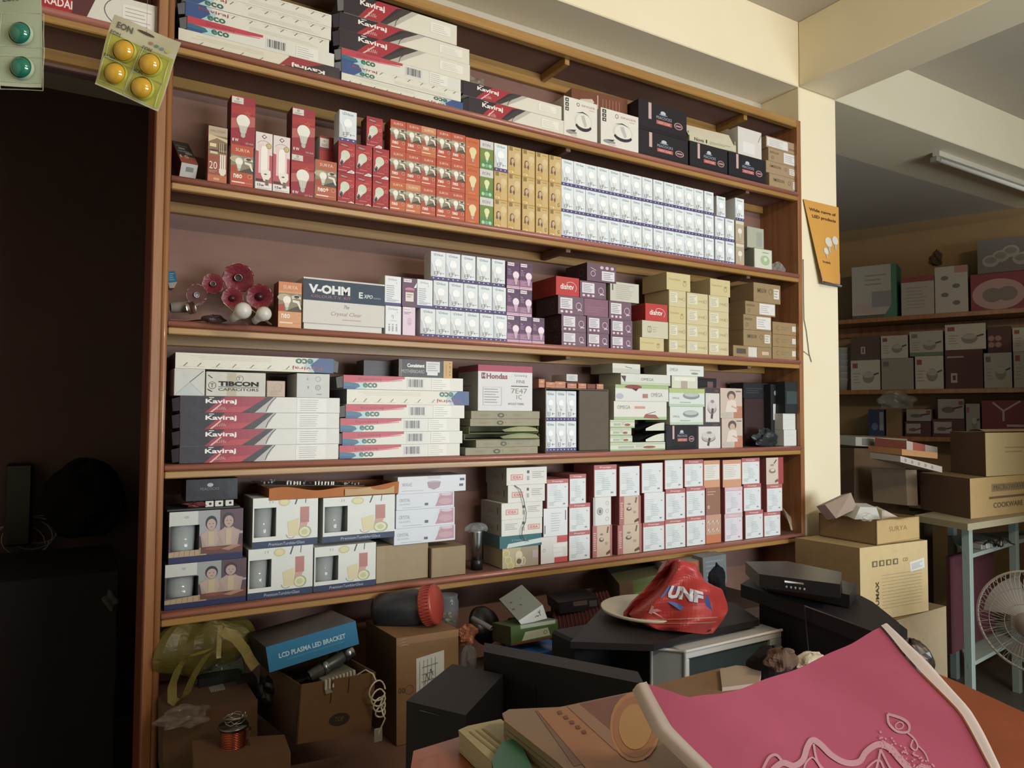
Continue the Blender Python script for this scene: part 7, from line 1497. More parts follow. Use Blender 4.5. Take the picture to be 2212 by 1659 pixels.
# ================================================================== lamps at the left end of the third shelf
def redlamp(px, py, rpx, f, name, lab, clear=False, tilt=(0, 0), bulbtip=False):
    p = atF(px, py, f); R_o = rpx * f / FPX; dirn = (CAM - p).normalized(); dirn = Matrix.Rotation(math.radians(tilt[0]), 3, 'Z') @ Matrix.Rotation(math.radians(tilt[1]), 3, 'X') @ dirn
    M0 = Matrix.Translation(p) @ dirn.to_track_quat('Z', 'Y').to_matrix().to_4x4()
    o = free_root(name, lab, 'lamp', p, 'red wrapped reflector lamps on the third shelf')
    m_ = MB(); n = 28; c_ = '#7a1c28' if not clear else '#7c4a4c'
    V = []; F = []
    prof = [(.25, -.30), (.42, -.22), (.62, -.12), (.82, -.04), (1.0, .0), (1.02, -.06), (.9, -.22), (.6, -.42), (.3, -.6)]
    for j, (r_, z_) in enumerate(prof):
        for i in range(n): a = 2 * math.pi * i / n; k = 1 + (.04 * math.sin(9 * a + j) if 1 < j < 6 else 0); V.append((R_o * r_ * k * math.cos(a), R_o * r_ * k * math.sin(a), R_o * z_ * 1.2))
    for j in range(len(prof) - 1):
        for i in range(n): F.append((j * n + i, (j + 1) * n + i, (j + 1) * n + (i + 1) % n, j * n + (i + 1) % n))
    m_.add(V, F, c_, 'glossy_card' if not clear else 'film', M0, False); wpart('reflector', m_, o)
    m_ = MB(); r0 = R_o * .26
    if bulbtip: m_.lathe([(r0 * 1.2, -R_o * .4), (r0 * 1.3, -R_o * .2), (r0, R_o * .0), (r0 * .5, R_o * .12), (.0005, R_o * .15)], '#3c1418', 'plastic', 20, M0)
    else:
        m_.lathe([(r0, -R_o * .4), (r0, R_o * .02), (r0 * .85, R_o * .02), (r0 * .8, -R_o * .1), (.0005, -R_o * .1)], '#b0a8a4', 'metal', 20, M0); m_.lathe([(.0005, -R_o * .1), (r0 * .75, -R_o * .09)], '#2c1a1c', 'plastic', 16, M0, caps=False)
    wpart('bulb_tip' if bulbtip else 'socket', m_, o)
    m_ = MB(); rr = random.Random(int(px))
    for k in range(14):
        a = rr.random() * 6.28; a2 = a + .25 * rr.random() + .1; k1 = .93 + .08 * rr.random()
        m_.tube([M0 @ Vector((R_o * k1 * math.cos(a), R_o * k1 * math.sin(a), .001)), M0 @ Vector((R_o * k1 * math.cos((a + a2) / 2) * 1.02, R_o * k1 * math.sin((a + a2) / 2) * 1.02, .003)), M0 @ Vector((R_o * k1 * math.cos(a2), R_o * k1 * math.sin(a2), .001))], .0005, '#d89a9c', 'plastic', 4)
    wpart('film_crease', m_, o)
redlamp(515, 600, 31, 2.16, 'reflector_lamp', 'largest red wrapped reflector lamp, top of the heap on the third shelf')
redlamp(460, 613, 22, 2.13, 'reflector_lamp', 'red wrapped reflector lamp with pale patch, left of the largest one', tilt=(0, -12))
redlamp(425, 637, 23, 2.10, 'reflector_lamp', 'clear-wrapped lamp at the left of the red lamp heap', clear=True, tilt=(20, 0))
redlamp(502, 644, 22, 2.09, 'reflector_lamp', 'bright red ribbed reflector lamp, lower middle of the heap', tilt=(0, -8), bulbtip=True)
redlamp(561, 641, 27, 2.16, 'reflector_lamp', 'dark red reflector lamp at the right of the heap', bulbtip=True)
def whitebulb(px, py, rpx, f, lab, d):
    p = atF(px, py, f); r_ = rpx * f / FPX; M0 = Matrix.Translation(p) @ Vector(d).normalized().to_track_quat('Z', 'Y').to_matrix().to_4x4()
    o = free_root('white_bulb', lab, 'bulb', p, 'loose white bulbs')
    m_ = MB(); m_.lathe([(.0006, -r_)] + [(r_ * math.cos(math.radians(a)), r_ * math.sin(math.radians(a))) for a in range(-80, 50, 12)] + [(r_ * .6, r_ * .95), (r_ * .52, r_ * 1.3)], '#d0cac2', 'plastic', 28, M0, caps=False); wpart('globe', m_, o)
    m_ = MB(); m_.lathe([(r_ * .52, r_ * 1.25), (r_ * .5, r_ * 1.9), (r_ * .3, r_ * 2.0), (.0005, r_ * 2.0)], '#a8a29a', 'plastic', 20, M0, caps=False); wpart('bulb_cap', m_, o)
whitebulb(525, 671, 18, 1.99, 'loose white bulb lying left of the other, in front of the red lamps', (-.45, .6, -.42))
whitebulb(570, 678, 16, 2.00, 'loose white bulb lying right, nearer the pale orange bulb box', (-.45, .6, -.42))
for k, (a, b) in enumerate((((482, 655), (535, 702)), ((540, 668), (586, 702)))):
    pa_, pb_ = atF(*a, 2.02), atF(*b, 1.985); m_ = MB(); s_ = Vector((.004, .05, .008)); t_ = Vector((.002, 0, .003))
    m_.add([pa_, pb_, pb_ + s_, pa_ + s_, pa_ + t_, pb_ + t_, pb_ + s_ + t_, pa_ + s_ + t_], [(3, 2, 1, 0), (4, 5, 6, 7), (0, 1, 5, 4), (2, 3, 7, 6), (1, 2, 6, 5), (3, 0, 4, 7)], '#8f8878', 'metal')
    m_.tube([pa_ + t_ * .5, pb_ + t_ * .5], .0009, '#d8cfae', 'metal', 5); free('metal_strip', 'thin metal strip slanting down %s' % ('before the left white bulb', 'between the two white bulbs')[k], 'metal strip', m_, 'metal strips')
o = free_root('chrome_fitting', 'chrome and grey lamp fitting at the left post end of the third shelf', 'lamp fitting', atF(395, 668, 2.02))
m_ = MB(); a = atF(368, 664, 2.02); b = atF(410, 663, 2.05); m_.tube([a, a.lerp(b, .05), b.lerp(a, .05), b], [.012, .0155, .0155, .013], '#7c746a', 'matte_plastic', 20); wpart('fitting_body', m_, o)
m_ = MB(); a = atF(408, 666, 2.02); b = atF(418, 664, 2.02); m_.tube([a, b], .017, '#d4cfc6', 'metal', 24); wpart('chrome_cap', m_, o)
m_ = MB(); P = [Vector((atY(x, 690, .01).x, y, T3 + z)) for x, y, z in ((366, .0, .002), (400, -.006, .002), (448, .01, .012), (446, .08, .014), (366, .08, .004))]
m_.add([p for p in P] + [p + Vector((0, 0, .0012)) for p in P], [(4, 3, 2, 1, 0), (5, 6, 7, 8, 9), (0, 1, 6, 5), (1, 2, 7, 6)], '#a8604c', 'card'); free('red_card', 'thin reddish card under the chrome fitting', 'card', m_)
crump('dark_packet', 'dark clear-wrapped packet under the metal strips', 'packet', 462, 688, 2.03, .03, .02, .012, '#3a2426', 'glossy_card', 71, .25)
TL, TR, BR, BL = P3((364, 586, 2.08), (378, 585, 2.08), (383, 609, 2.08), (364, 611, 2.08)); m_ = MB(); hexa(m_, TL, TR, BR, BL, (0, .05, 0), '#2a7ca0', 'card', art=lambda A: A.lines(.1, .15, .8, .85, 4, '#8fc0d0', 1)); hexa(m_, BL, BR, atF(376, 622, 2.08), atF(366, 622, 2.08), (0, .05, 0), '#b8ac9c', 'card'); free('blue_box', 'small teal blue box tucked against the left post above the lamps', 'box', m_)

# ================================================================== hanging blister cards
def blister(name, lab, corners, f, rows_, card, tint, bcol, logo, hook):
    TL, TR, BR, BL = P3(*[(x, y, f) for x, y in corners]); n = (TR - TL).cross(BL - TL).normalized(); n = n if n.dot(CAM - TL) > 0 else -n
    o = free_root(name, lab, 'bulb card', (TL + TR + BR + BL) / 4)
    def uv(u, v, l=0): return TL.lerp(TR, u).lerp(BL.lerp(BR, u), v) + n * (l + .003 * math.sin(u * 7 + v * 5))
    m_ = MB(); m_.grid(lambda u, v: uv(u, v), 14, 18, card, 'card'); m_.grid(lambda u, v: uv(1 - u, v, -.0012), 10, 12, card, 'card')
    w = (TR - TL).length; h = (BL - TL).length
    m_.grid(lambda u, v: uv(.015 + .97 * u, .26 + .71 * v, .0008), 10, 12, tint, 'glossy_card')
    for t, u, v, s in logo:
        V, F, tw, th = glyphs(t, .02); sc_ = s / th; m_.add([uv(u + x * sc_ / w, v - y * sc_ / h, .0016) for x, y in V], F, '#5a5a4c', 'card')
    for k, cc in enumerate(('#c07a6a', '#5a9a80', '#6a9ac0', '#c9c45a')): c0 = (.60 + .09 * k, .165 + .01 * k); m_.add([uv(c0[0] + .035 * math.cos(a * .63), c0[1] + .02 * math.sin(a * .63), .0016) for a in range(10)], [tuple(reversed(range(10)))], cc, 'card')
    m_.add([uv(hook[0] + .12 * math.cos(a * .4) * (1 if abs(math.sin(a * .4)) < .9 else .6), .07 + .018 * math.sin(a * .4), .0016) for a in range(16)], [tuple(reversed(range(16)))], '#4c4030', 'card')
    wpart('card', m_, o)
    for (u, v) in rows_:
        c_ = uv(u, v, .001); M0 = Matrix.Translation(c_) @ n.to_track_quat('Z', 'Y').to_matrix().to_4x4(); r_ = .0192
        m_ = MB(); m_.lathe([(r_ * math.cos(math.radians(a)), r_ * .95 * math.sin(math.radians(a))) for a in range(0, 90, 11)] + [(.0004, r_ * .95)], bcol, 'screen_glass', 28, M0, caps=False); b_ = wpart('bulb', m_, o)
        m_ = MB(); m_.lathe([(r_ * 1.10, .0005), (r_ * 1.08, .004), (r_ * 1.02, .006)], tint, 'plastic', 28, M0, caps=False); wpart('blister_rim', m_, o)
        m_ = MB(); hw, hh = .46 * w * .5, .30 * h * .5
        q = [uv(u - .23, v - .165, .002), uv(u + .23, v - .165, .002), uv(u + .23, v + .17, .002), uv(u - .23, v + .17, .002)]
        for i in range(4): m_.tube([q[i], q[i].lerp(q[(i + 1) % 4], .5) + n * .0015, q[(i + 1) % 4]], .0009, '#dfe4c0', 'film', 5)
        wpart('blister_edge', m_, o)
    m_ = MB(); t = uv(hook[0], .07, .001); m_.tube([t, t + Vector((0, 0, .012)), Vector((t.x, t.y, ZC))], .0003, '#8d8a7c', 'plastic', 4); wpart('string', m_, o)
    return o
blister('blister_card', 'yellow card of four small yellow bulbs hanging askew by the left post', [(247, 31), (392, 93), (340, 240), (203, 180)], 1.30, [(.29, .42), (.72, .46), (.27, .76), (.71, .80)], '#c9c2a0', '#b0ae38', '#d09a14', [('EON', .1, .16, .011), ('EON', .04, .27, .007), ('EON', .5, .29, .007), ('EON', .03, .6, .007), ('EON', .5, .63, .007)], (.5, 0))
blister('blister_card', 'silvery card of green bulbs hanging at the top left corner', [(-110, -90), (92, -90), (88, 188), (-110, 182)], 1.30, [(.80, .60), (.80, .86), (.3, .60), (.3, .86)], '#b5b99c', '#a6b294', '#0a6e54', [('EON', .58, .34, .011)], (.5, 0))

# ================================================================== pillar: poster, cord
m_ = MB(); yP = -.006
def post(u, v):
    xl = atY(1737, 430, -.01).x; xb = atY(1770, 612, -.01).x; x0 = xl + (xb - xl) * v; x1 = PX1 + .004; z0 = atY(1740, 430, -.01).z; z1 = atY(1775, 612, -.01).z
    return Vector((x0 + (x1 - x0) * u, -.006 - .022 * v * (1 - u) - .01 * math.sin(u * 3) * v, z0 + (z1 - z0) * v))
o = free_root('poster', 'orange bulb poster hanging on the cream pillar, its left edge curled', 'poster', post(.5, .9))
m_.grid(post, 10, 16, '#dc9a3a', 'glossy_card'); m_.grid(lambda u, v: post(1 - u, v) + Vector((0, .0012, 0)), 6, 8, '#a8843c', 'card'); wpart('sheet', m_, o)
m_ = MB()
def pt_(u, v, l=.0015): return post(u, v) + Vector((0, -l, 0))
def ptxt(s, u0, v0, su, sv, col, mb):
    V, F, tw, th = glyphs(s, .03); mb.add([pt_(u0 + x * su / tw, v0 - y * sv / th) for x, y in V], F, col, 'card')
ptxt('Wide range of', .1, .14, .8, .05, '#5c3c14', m_); ptxt('LED products', .15, .22, .74, .05, '#5c3c14', m_)
for (u, v, s) in ((.55, .48, .10), (.82, .44, .09), (.4, .60, .07)):
    m_.add([pt_(u + s * 1.3 * math.cos(a * .42), v + s * .62 * math.sin(a * .42), .002) for a in range(15)], [tuple(reversed(range(15)))], '#d8d2c0', 'card'); m_.add([pt_(u - s * .5, v + s * .5, .002), pt_(u + s * .5, v + s * .5, .002), pt_(u + s * .35, v + s * 1.3, .002), pt_(u - s * .35, v + s * 1.3, .002)], [(3, 2, 1, 0)], '#b9b3a2', 'card')
ptxt('bajaj', .2, .76, .3, .035, '#7a4a1c', m_); m_.add([pt_(.0, .84), pt_(1, .84), pt_(1, .97), pt_(0, .97)], [(3, 2, 1, 0)], '#cf8f6a', 'card'); wpart('print', m_, o)
m_ = MB(); a, b = post(.0, 1.0), post(1, 1.0); m_.tube([a + Vector((.0, -.004, 0)), b + Vector((0, -.004, 0))], .0065, '#5c5c60', 'plastic', 8); wpart('hanging_rod', m_, o, label='dark grey bottom rod')
m_ = MB(); m_.tube([atY(x, y, -.004) for x, y in ((1735, 560), (1736, 640), (1737, 690), (1742, 715), (1745, 740), (1748, 765), (1753, 782))], .0016, '#2c2a24', 'plastic', 6); m_.tube([atY(x, y, -.004) for x, y in ((1731, 755), (1740, 762), (1748, 768))], .0011, '#3c3a30', 'plastic', 5); free('black_wire', 'short black wire hanging down the left edge of the cream pillar', 'wire', m_)
# tube light under the far beam
a = atZ(2022, 338, ZB - .03); b = atZ(2212, 404, ZB - .03); b = a + (b - a) * 1.35
o = free_root('tube_light', 'white fluorescent tube batten, switched off, under the beam at the right', 'tube light', (a + b) / 2)
m_ = MB(); n_ = (b - a).normalized(); s_ = Vector((-n_.y, n_.x, 0)) * .02
m_.add([a - s_, b - s_, b + s_, a + s_, a - s_ + Vector((0, 0, .03)), b - s_ + Vector((0, 0, .03)), b + s_ + Vector((0, 0, .03)), a + s_ + Vector((0, 0, .03))], [(3, 2, 1, 0), (4, 5, 6, 7), (0, 1, 5, 4), (2, 3, 7, 6), (1, 2, 6, 5), (3, 0, 4, 7)], '#cfc8b4', 'plastic'); wpart('batten', m_, o)
m_ = MB(); m_.tube([a + n_ * .03 - Vector((0, 0, .016)), b - n_ * .03 - Vector((0, 0, .016))], .014, '#e6e2d4', 'plastic', 14); wpart('tube', m_, o)
m_ = MB(); m_.box(*(a - Vector((.012, .012, .03))), *(a + Vector((.03, .03, 0))), '#8c8678', 'plastic', c=.003); wpart('lamp_holder', m_, o)

# ================================================================== shelves on the right-hand wall
MWr = Matrix.Rotation(WANG, 4, 'Z')
o = free_root('side_shelving', 'two long wooden shelves on the ochre right-hand wall, filled with cookware boxes', 'shelving', WP); o.rotation_euler = (0, 0, WANG)
def wloc(p): q = Matrix.Rotation(-WANG, 3, 'Z') @ (p - WP); return q
SD = .34
rz = []
for (pl, yl) in ((1818, 691), (1818, 843), (1818, 940)):
    z = onW(pl, yl, SD).z; rz.append(z); m_ = MB(); m_.box(-2.6, -SD, z - .035, 3.2, -.002, z, '#7c5430', 'post_wood', c=.003); part('shelf_board', m_, o)
m_ = MB(); m_.box(-2.6, -.035, rz[0] - .12, 3.2, -.002, rz[0] - .036, '#6b4628', 'post_wood', c=.003); part('batten', m_, o)
def wbox(name, label, xl, xr, yt, yb, art=None, col='#a9a294', off=SD - .02, d=.24, mat='card', zb=None, group=None, side=None):
    a = onW(xl, yb, off); b = onW(xr, yb, off); t = onW(xl, yt, off); z0 = zb if zb is not None else a.z; w = (b - a).length; h = t.z - z0
    me = box_mesh(name + '%d%d' % (xl, yt), w - .003, d, h - .002, col, mat, art, None, {'R': side} if side else None); me.name = name
    m0 = (a + b) / 2; m0.z = z0 + .001; m0 = m0 - WN * (d / 2)
    ob = link(name, me, None, m0, (0, 0, WANG)); return tag(ob, label, 'box', group)
def cook(bg='#b5ad9c', acc='#8c3a34', pot=True, txt=True):
    def f(A):
        A.rect(0, 0, 1, 1, bg, 1)
        if pot: A.ell(.6, .42, .2, .2, '#7d766c', 3, 14); A.ell(.6, .5, .18, .1, '#a39c90', 4, 14); A.line(.78, .5, .95, .56, .012, '#3a3430', 4)
        if txt: A.rect(.06, .74, .24, .9, acc, 3); A.lines(.08, .2, .34, .6, 4, '#8d8678', 2, k=.3)
    return f
gW = 'cookware boxes on the side wall shelves'
wbox('cookware_box', 'tall white box with green right edge, first on the upper side shelf', 1841, 1938, 578, 683, lambda A: (A.rect(0, 0, 1, 1, '#b0aa9a', 1), A.rect(.88, 0, 1, 1, '#3c7a5c', 2), A.rect(.45, .2, .88, .5, '#8a8688', 3), A.rect(.05, .1, .6, .28, '#b59c94', 2), A.rect(.0, 0, .75, .06, '#5c4a3c', 3), A.lines(.3, .6, .8, .85, 3, '#8f8a7c', 2), A.poly([(.7, .0), (.9, .0), (.9, .25)], '#3c7a5c', 4)), '#3c7a5c', zb=rz[0], side='#2f7a58')
wbox('cookware_box', 'white box with red top band, second on the upper side shelf', 1947, 2019, 600, 668, lambda A: (A.rect(0, 0, 1, 1, '#a8a092', 1), A.rect(0, .86, 1, 1, '#8e3432', 2), A.lines(.15, .15, .85, .75, 7, '#938b7c', 2, k=.3)), zb=rz[0])
wbox('cookware_box', 'white upright box with small pans, third on the upper side shelf', 2020, 2092, 578, 660, lambda A: (A.rect(0, 0, 1, 1, '#b5aea0', 1), A.rect(.6, .85, 1, 1, '#b07a6c', 2), *[A.ell(.3 + .35 * (k % 2), .75 - .18 * k, .12, .05, '#6a625a', 3, 10) for k in range(4)]), zb=rz[0])
o1 = wbox('cookware_box', 'wide crimson box with a pale oval picture, upper side shelf', 2097, 2260, 594, 650, lambda A: (A.rect(0, 0, 1, 1, '#8c2838', 1), A.ell(.38, .42, .36, .42, '#b58c88', 2, 24), A.ell(.3, .4, .14, .2, '#7c6c68', 3, 14), A.ell(.5, .42, .14, .2, '#7c6c68', 3, 14)), '#8c2838', zb=rz[0])
zt_ = onW(2097, 594, SD).z
wbox('cookware_box', 'grey box with a pile of pans printed, on the wide crimson one', 2112, 2260, 520, 586, lambda A: (A.rect(0, 0, 1, 1, '#6c6460', 1), *[A.ell(.2 + .15 * k, .35 + .12 * (k % 3), .13, .18, '#9a9288', 2 + k % 2, 14) for k in range(5)], *[A.ell(.2 + .15 * k, .37 + .12 * (k % 3), .09, .1, '#7a736a', 4, 12) for k in range(5)]), '#6c6460', zb=zt_ + .004)
crump('dried_flower', 'small dark dried flower ornament behind the white upright box', 'ornament', 2024, 556, 5.75, .05, .04, .07, '#5a4436', 'cloth', 81, .35)
lowr = [(1838, 1902, 779, 'grey and white cookware box, first of the lower row', cook()), (1904, 1974, 775, 'plain greyish box, second of the lower row', cook('#8c8474', '#6b5a50', False)), (1977, 2039, 770, 'white cookware box, third of the lower row', cook()), (2042, 2124, 757, 'large dark maroon box, fourth of the lower row', lambda A: (A.rect(0, 0, 1, 1, '#4c1e1c', 1), A.rect(.15, .15, .32, .4, '#b09c94', 2), A.rect(.2, .22, .28, .34, '#4c1e1c', 3), A.rect(.05, .8, .5, .84, '#a08880', 2))), (2126, 2187, 763, 'white cookware box with two pots, fifth of the lower row', cook('#a39c8e', '#6b5a50')), (2190, 2250, 760, 'white cookware box at the right frame edge, lower row', cook('#a39c8e'))]
uppr = [(1838, 1901, 727, 'brown box with a pale cup mark, first of upper row', lambda A: (A.rect(0, 0, 1, 1, '#4f382c', 1), A.rect(.35, .25, .5, .55, '#a89c8c', 2), A.rect(.4, .3, .45, .5, '#4f382c', 3))), (1903, 1962, 726, 'white cookware box with a red mark, second of upper row', cook()), (1965, 2038, 717, 'white box with a green base band, third of upper row', lambda A: (cook('#a8a298', '#6b6a60')(A), A.rect(0, 0, 1, .15, '#5c7058', 4))), (2042, 2131, 702, 'large white cookware box, fourth of the upper row', cook('#b8b0a0')), (2134, 2186, 706, 'dark maroon box with round marks, fifth of the upper row', lambda A: (A.rect(0, 0, 1, 1, '#4a1d1a', 1), *[A.circ(.15 + .3 * (k % 2), .3 + .25 * (k // 2), .02, '#9a6c60', 2, 10) for k in range(4)])), (2188, 2250, 708, 'white cookware box at the right frame edge, upper row', cook())]
ztops = []
for xl, xr, yt, lab, art in lowr: wbox('cookware_box', lab + ', middle side shelf', xl, xr, yt, 825, art, '#8f887a', zb=rz[1], group=gW); ztops.append((xl, xr, onW(xl, yt, SD - .02).z))
for k, (xl, xr, yt, lab, art) in enumerate(uppr):
    zb_ = max(t for a, b, t in ztops if not (b < xl + 2 or a > xr - 2)); wbox('cookware_box', lab + ', middle side shelf', xl, xr, yt, 770, art, '#8f887a', zb=zb_, group=gW)
o = free_root('cup_stack', 'stack of white cups at the near end of the middle side shelf', 'cups', onW(1818, 830, SD - .1)); o.location.z = rz[1]
m_ = MB()
for k in range(6): m_.lathe([(.045, 0), (.06, .09), (.064, .095), (.059, .095), (.04, .01)], '#a8aaa0', 'plastic', 20, Matrix.Translation(Vector(o.location) + Vector((0, 0, .002 + k * .05))))
wpart('cups', m_, o)
# third side shelf
z3 = rz[2]
wbox('blue_box', 'upright dark blue box on the lowest side shelf', 1876, 1911, 884, 938, lambda A: (A.rect(0, 0, 1, 1, '#24385c', 1), A.rect(.7, .2, .95, .9, '#8c9098', 2), A.ell(.4, .35, .2, .15, '#5c7494', 2, 12)), '#24385c', zb=z3)
wbox('tan_box', 'upright tan box beside the dark blue box on the lowest side shelf', 1914, 1949, 879, 936, None, '#8a6a44', zb=z3, mat='carton')
items3 = [(1955, 2012, 910, 'white and maroon pan box, lowest left'), (2014, 2085, 905, 'maroon pan box with a white lid picture, lowest right')]
pan = lambda A: (A.rect(0, 0, 1, 1, '#4c1c1e', 1), A.rect(.05, .2, .6, .85, '#9a9086', 2), A.ell(.3, .45, .16, .12, '#5a4c46', 3, 12), A.line(.45, .45, .7, .6, .01, '#2c2422', 4))
panw = lambda A: (A.rect(0, 0, 1, 1, '#8f867c', 1), A.ell(.4, .45, .26, .16, '#5a4c46', 2, 12), A.line(.55, .5, .95, .62, .012, '#2c2422', 3), A.rect(.8, .7, .97, .9, '#7c2c2c', 3))
for xl, xr, yt, lab in items3: wbox('pan_box', lab + ' on the lowest side shelf', xl, xr, yt, 938, pan, '#4c1c1e', zb=z3, group='pan boxes')
zq_ = onW(1955, 910, SD - .02).z
wbox('pan_box', 'white pan box stacked on the left maroon pan box', 1958, 2012, 884, 908, panw, '#8f867c', zb=zq_ + .002, group='pan boxes'); zq2 = onW(2014, 905, SD - .02).z
wbox('pan_box', 'white pan box stacked higher on the right maroon pan box', 2026, 2083, 862, 903, panw, '#8f867c', zb=zq2 + .002, group='pan boxes')
wbox('pan_box', 'small white box with a pan beside the big crimson box', 2087, 2118, 872, 932, cook('#8f867c'), '#8f867c', zb=z3, group='pan boxes')
wbox('crimson_box', 'big crimson box with a white branching mark at the right frame edge', 2121, 2260, 865, 930, lambda A: (A.rect(0, 0, 1, 1, '#74202a', 1), A.line(.35, .45, .35, .75, .012, '#b59c98', 2), A.line(.35, .72, .18, .95, .012, '#b59c98', 2), A.line(.35, .72, .62, .98, .012, '#b59c98', 2), A.rect(.4, .3, 1, .36, '#b59c98', 2)), '#74202a', zb=z3)
crump('film_bag', 'clear plastic bag with bright creases on the lowest side shelf', 'bag', 1935, 862, 5.25, .15, .09, .07, '#a8a89c', 'film', 82, .25)

# ================================================================== cartons, rack and fan at the right
yH = -.374
TL, TR, BR, BL = P3((1857, 1184, 3.0), (2003, 1171, 3.20), (2013, 1331, 3.20), (1867, 1345, 3.0))
TR.z = TL.z; BR = Vector((TR.x, TR.y, BL.z)); BL = Vector((TL.x, TL.y, BL.z)); dv = Vector((-.02, .30, 0)); zb = BL.z
o = free_root('receiver_carton', 'large cream carton with handling symbols standing against the cream pillar', 'carton', (BL + BR) / 2 + dv / 2)
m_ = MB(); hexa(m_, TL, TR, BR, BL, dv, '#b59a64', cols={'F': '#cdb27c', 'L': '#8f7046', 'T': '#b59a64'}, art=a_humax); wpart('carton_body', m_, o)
Q = (TL, TR, BR, BL); m_ = MB(); hexa(m_, onq(Q, .72, .28), onq(Q, .94, .24), onq(Q, .95, .38), onq(Q, .73, .42), (0, .001, 0), '#d8dad2', 'card', art=lambda A: A.lines(.1, .2, .9, .8, 4, '#9a9e98', 1)); wpart('label_sticker', m_, o, label='crooked white torn sticker')
m_ = MB(); S_ = (TL + dv, TL, BL, BL + dv); hexa(m_, S_[0].lerp(S_[1], .1).lerp(S_[3].lerp(S_[2], .1), .42), S_[0].lerp(S_[1], .5).lerp(S_[3].lerp(S_[2], .5), .42), S_[0].lerp(S_[1], .5).lerp(S_[3].lerp(S_[2], .5), .62), S_[0].lerp(S_[1], .1).lerp(S_[3].lerp(S_[2], .1), .62), (.0015, 0, 0), '#b0a080', 'card')
for v in m_.v: pass
m_.v = [(v[0] - .002, v[1], v[2]) for v in m_.v]; wpart('barcode_sticker', m_, o)
m_ = MB(); c2 = Vector((.0, .02, 0)); L2 = BL + Vector((.03, -.05, -.003)); R2 = BR + Vector((.16, .01, -.003))
hexa(m_, L2, R2, Vector((R2.x, R2.y, .002)), Vector((L2.x, L2.y, .002)), Vector((-.02, .34, 0)), '#a08a64', cols={'F': '#a8926c', 'T': '#8f7a54'}, art=lambda A: A.rect(0, .49, 1, .5, '#8c7650', 1)); free('carton', 'plain tan carton standing on the floor beneath the cream receiver carton', 'carton', m_)
# small open carton on top with packets
A0, B0 = TL + Vector((-.13, .06, .001)), TL + Vector((.26, .05, .001))
TL2, TR2 = atF(1893, 1125, 3.06), atF(1986, 1122, 3.20); BL2 = atF(1896, 1178, 3.06); TL2.z = TR2.z = max(TL2.z, TR2.z); BL2.z = TL.z + .002; BL2 = Vector((TL2.x, TL2.y, BL2.z)); BR2 = Vector((TR2.x, TR2.y, BL2.z)); dv = atF(1769, 1120, 3.30) - TL2; dv.z = 0
o = free_root('open_carton', 'open tan carton of wrapped packets on top of the cream receiver carton', 'carton', (BL2 + BR2) / 2 + dv / 2)
m_ = MB(); n_ = dv.normalized() * .005; s_ = (TR2 - TL2).normalized() * .005
hexa(m_, TL2, TR2, BR2, BL2, n_, '#b8985c', art=lambda A: (A.text('SURYA', .28, .5, .2, '#8c7040', 1, w=.42), A.line(0, .02, 1, .1, .002, '#8c7040', 1)), cols={'F': '#c0a064'}); hexa(m_, TL2 + dv, TL2, BL2, BL2 + dv, s_, '#8c6a40'); hexa(m_, TR2 - s_ + dv, TR2 - s_, BR2 - s_, BR2 - s_ + dv, s_, '#8c6a40'); hexa(m_, TL2 + dv, TR2 + dv, BR2 + dv, BL2 + dv, -n_, '#8c6a40'); hexa(m_, BL2 + Vector((0, 0, .004)), BR2 + Vector((0, 0, .004)), BR2, BL2, dv, '#8c6a40')
m_.grid(lambda u, v: TL2 + (TR2 - TL2) * u + Vector((.01 * v, -.03 * v, .012 * v + .004 * math.sin(u * 9))), 8, 2, '#a8884e', 'carton'); wpart('carton_body', m_, o)
TLp, TRp, BRp, BLp = P3((1782, 1090, 3.16), (1838, 1064, 3.20), (1852, 1098, 3.16), (1806, 1120, 3.1)); m_ = MB(); hexa(m_, TLp, TRp, BRp, BLp, (.05, .08, -.02), '#a08878', 'card', cols={'T': '#8c6a5c'}); free('pink_packet', 'dusty pink packet leaning out of the open tan carton', 'packet', m_)
TLp, TRp, BRp, BLp = P3((1858, 1095, 3.14), (1893, 1096, 3.16), (1902, 1122, 3.14), (1846, 1122, 3.1)); m_ = MB(); hexa(m_, TLp, TRp, BRp, BLp, (.02, .06, .01), '#b8b8b0', 'card'); free('white_packet', 'white folded packet in the open tan carton', 'packet', m_)
TLp, TRp, BRp, BLp = P3((1905, 1103, 3.16), (1912, 1102, 3.16), (1950, 1122, 3.16), (1905, 1128, 3.12)); m_ = MB(); hexa(m_, TLp, TRp, BRp, BLp, (.02, .05, .01), '#b5a898', 'card'); free('white_packet', 'cream card standing in the open tan carton near its right side', 'packet', m_)
crump('clear_packet', 'bright clear wrapped packet at the front of the open tan carton', 'packet', 1874, 1116, 3.06, .03, .02, .018, '#d0d0c4', 'film', 83, .25)
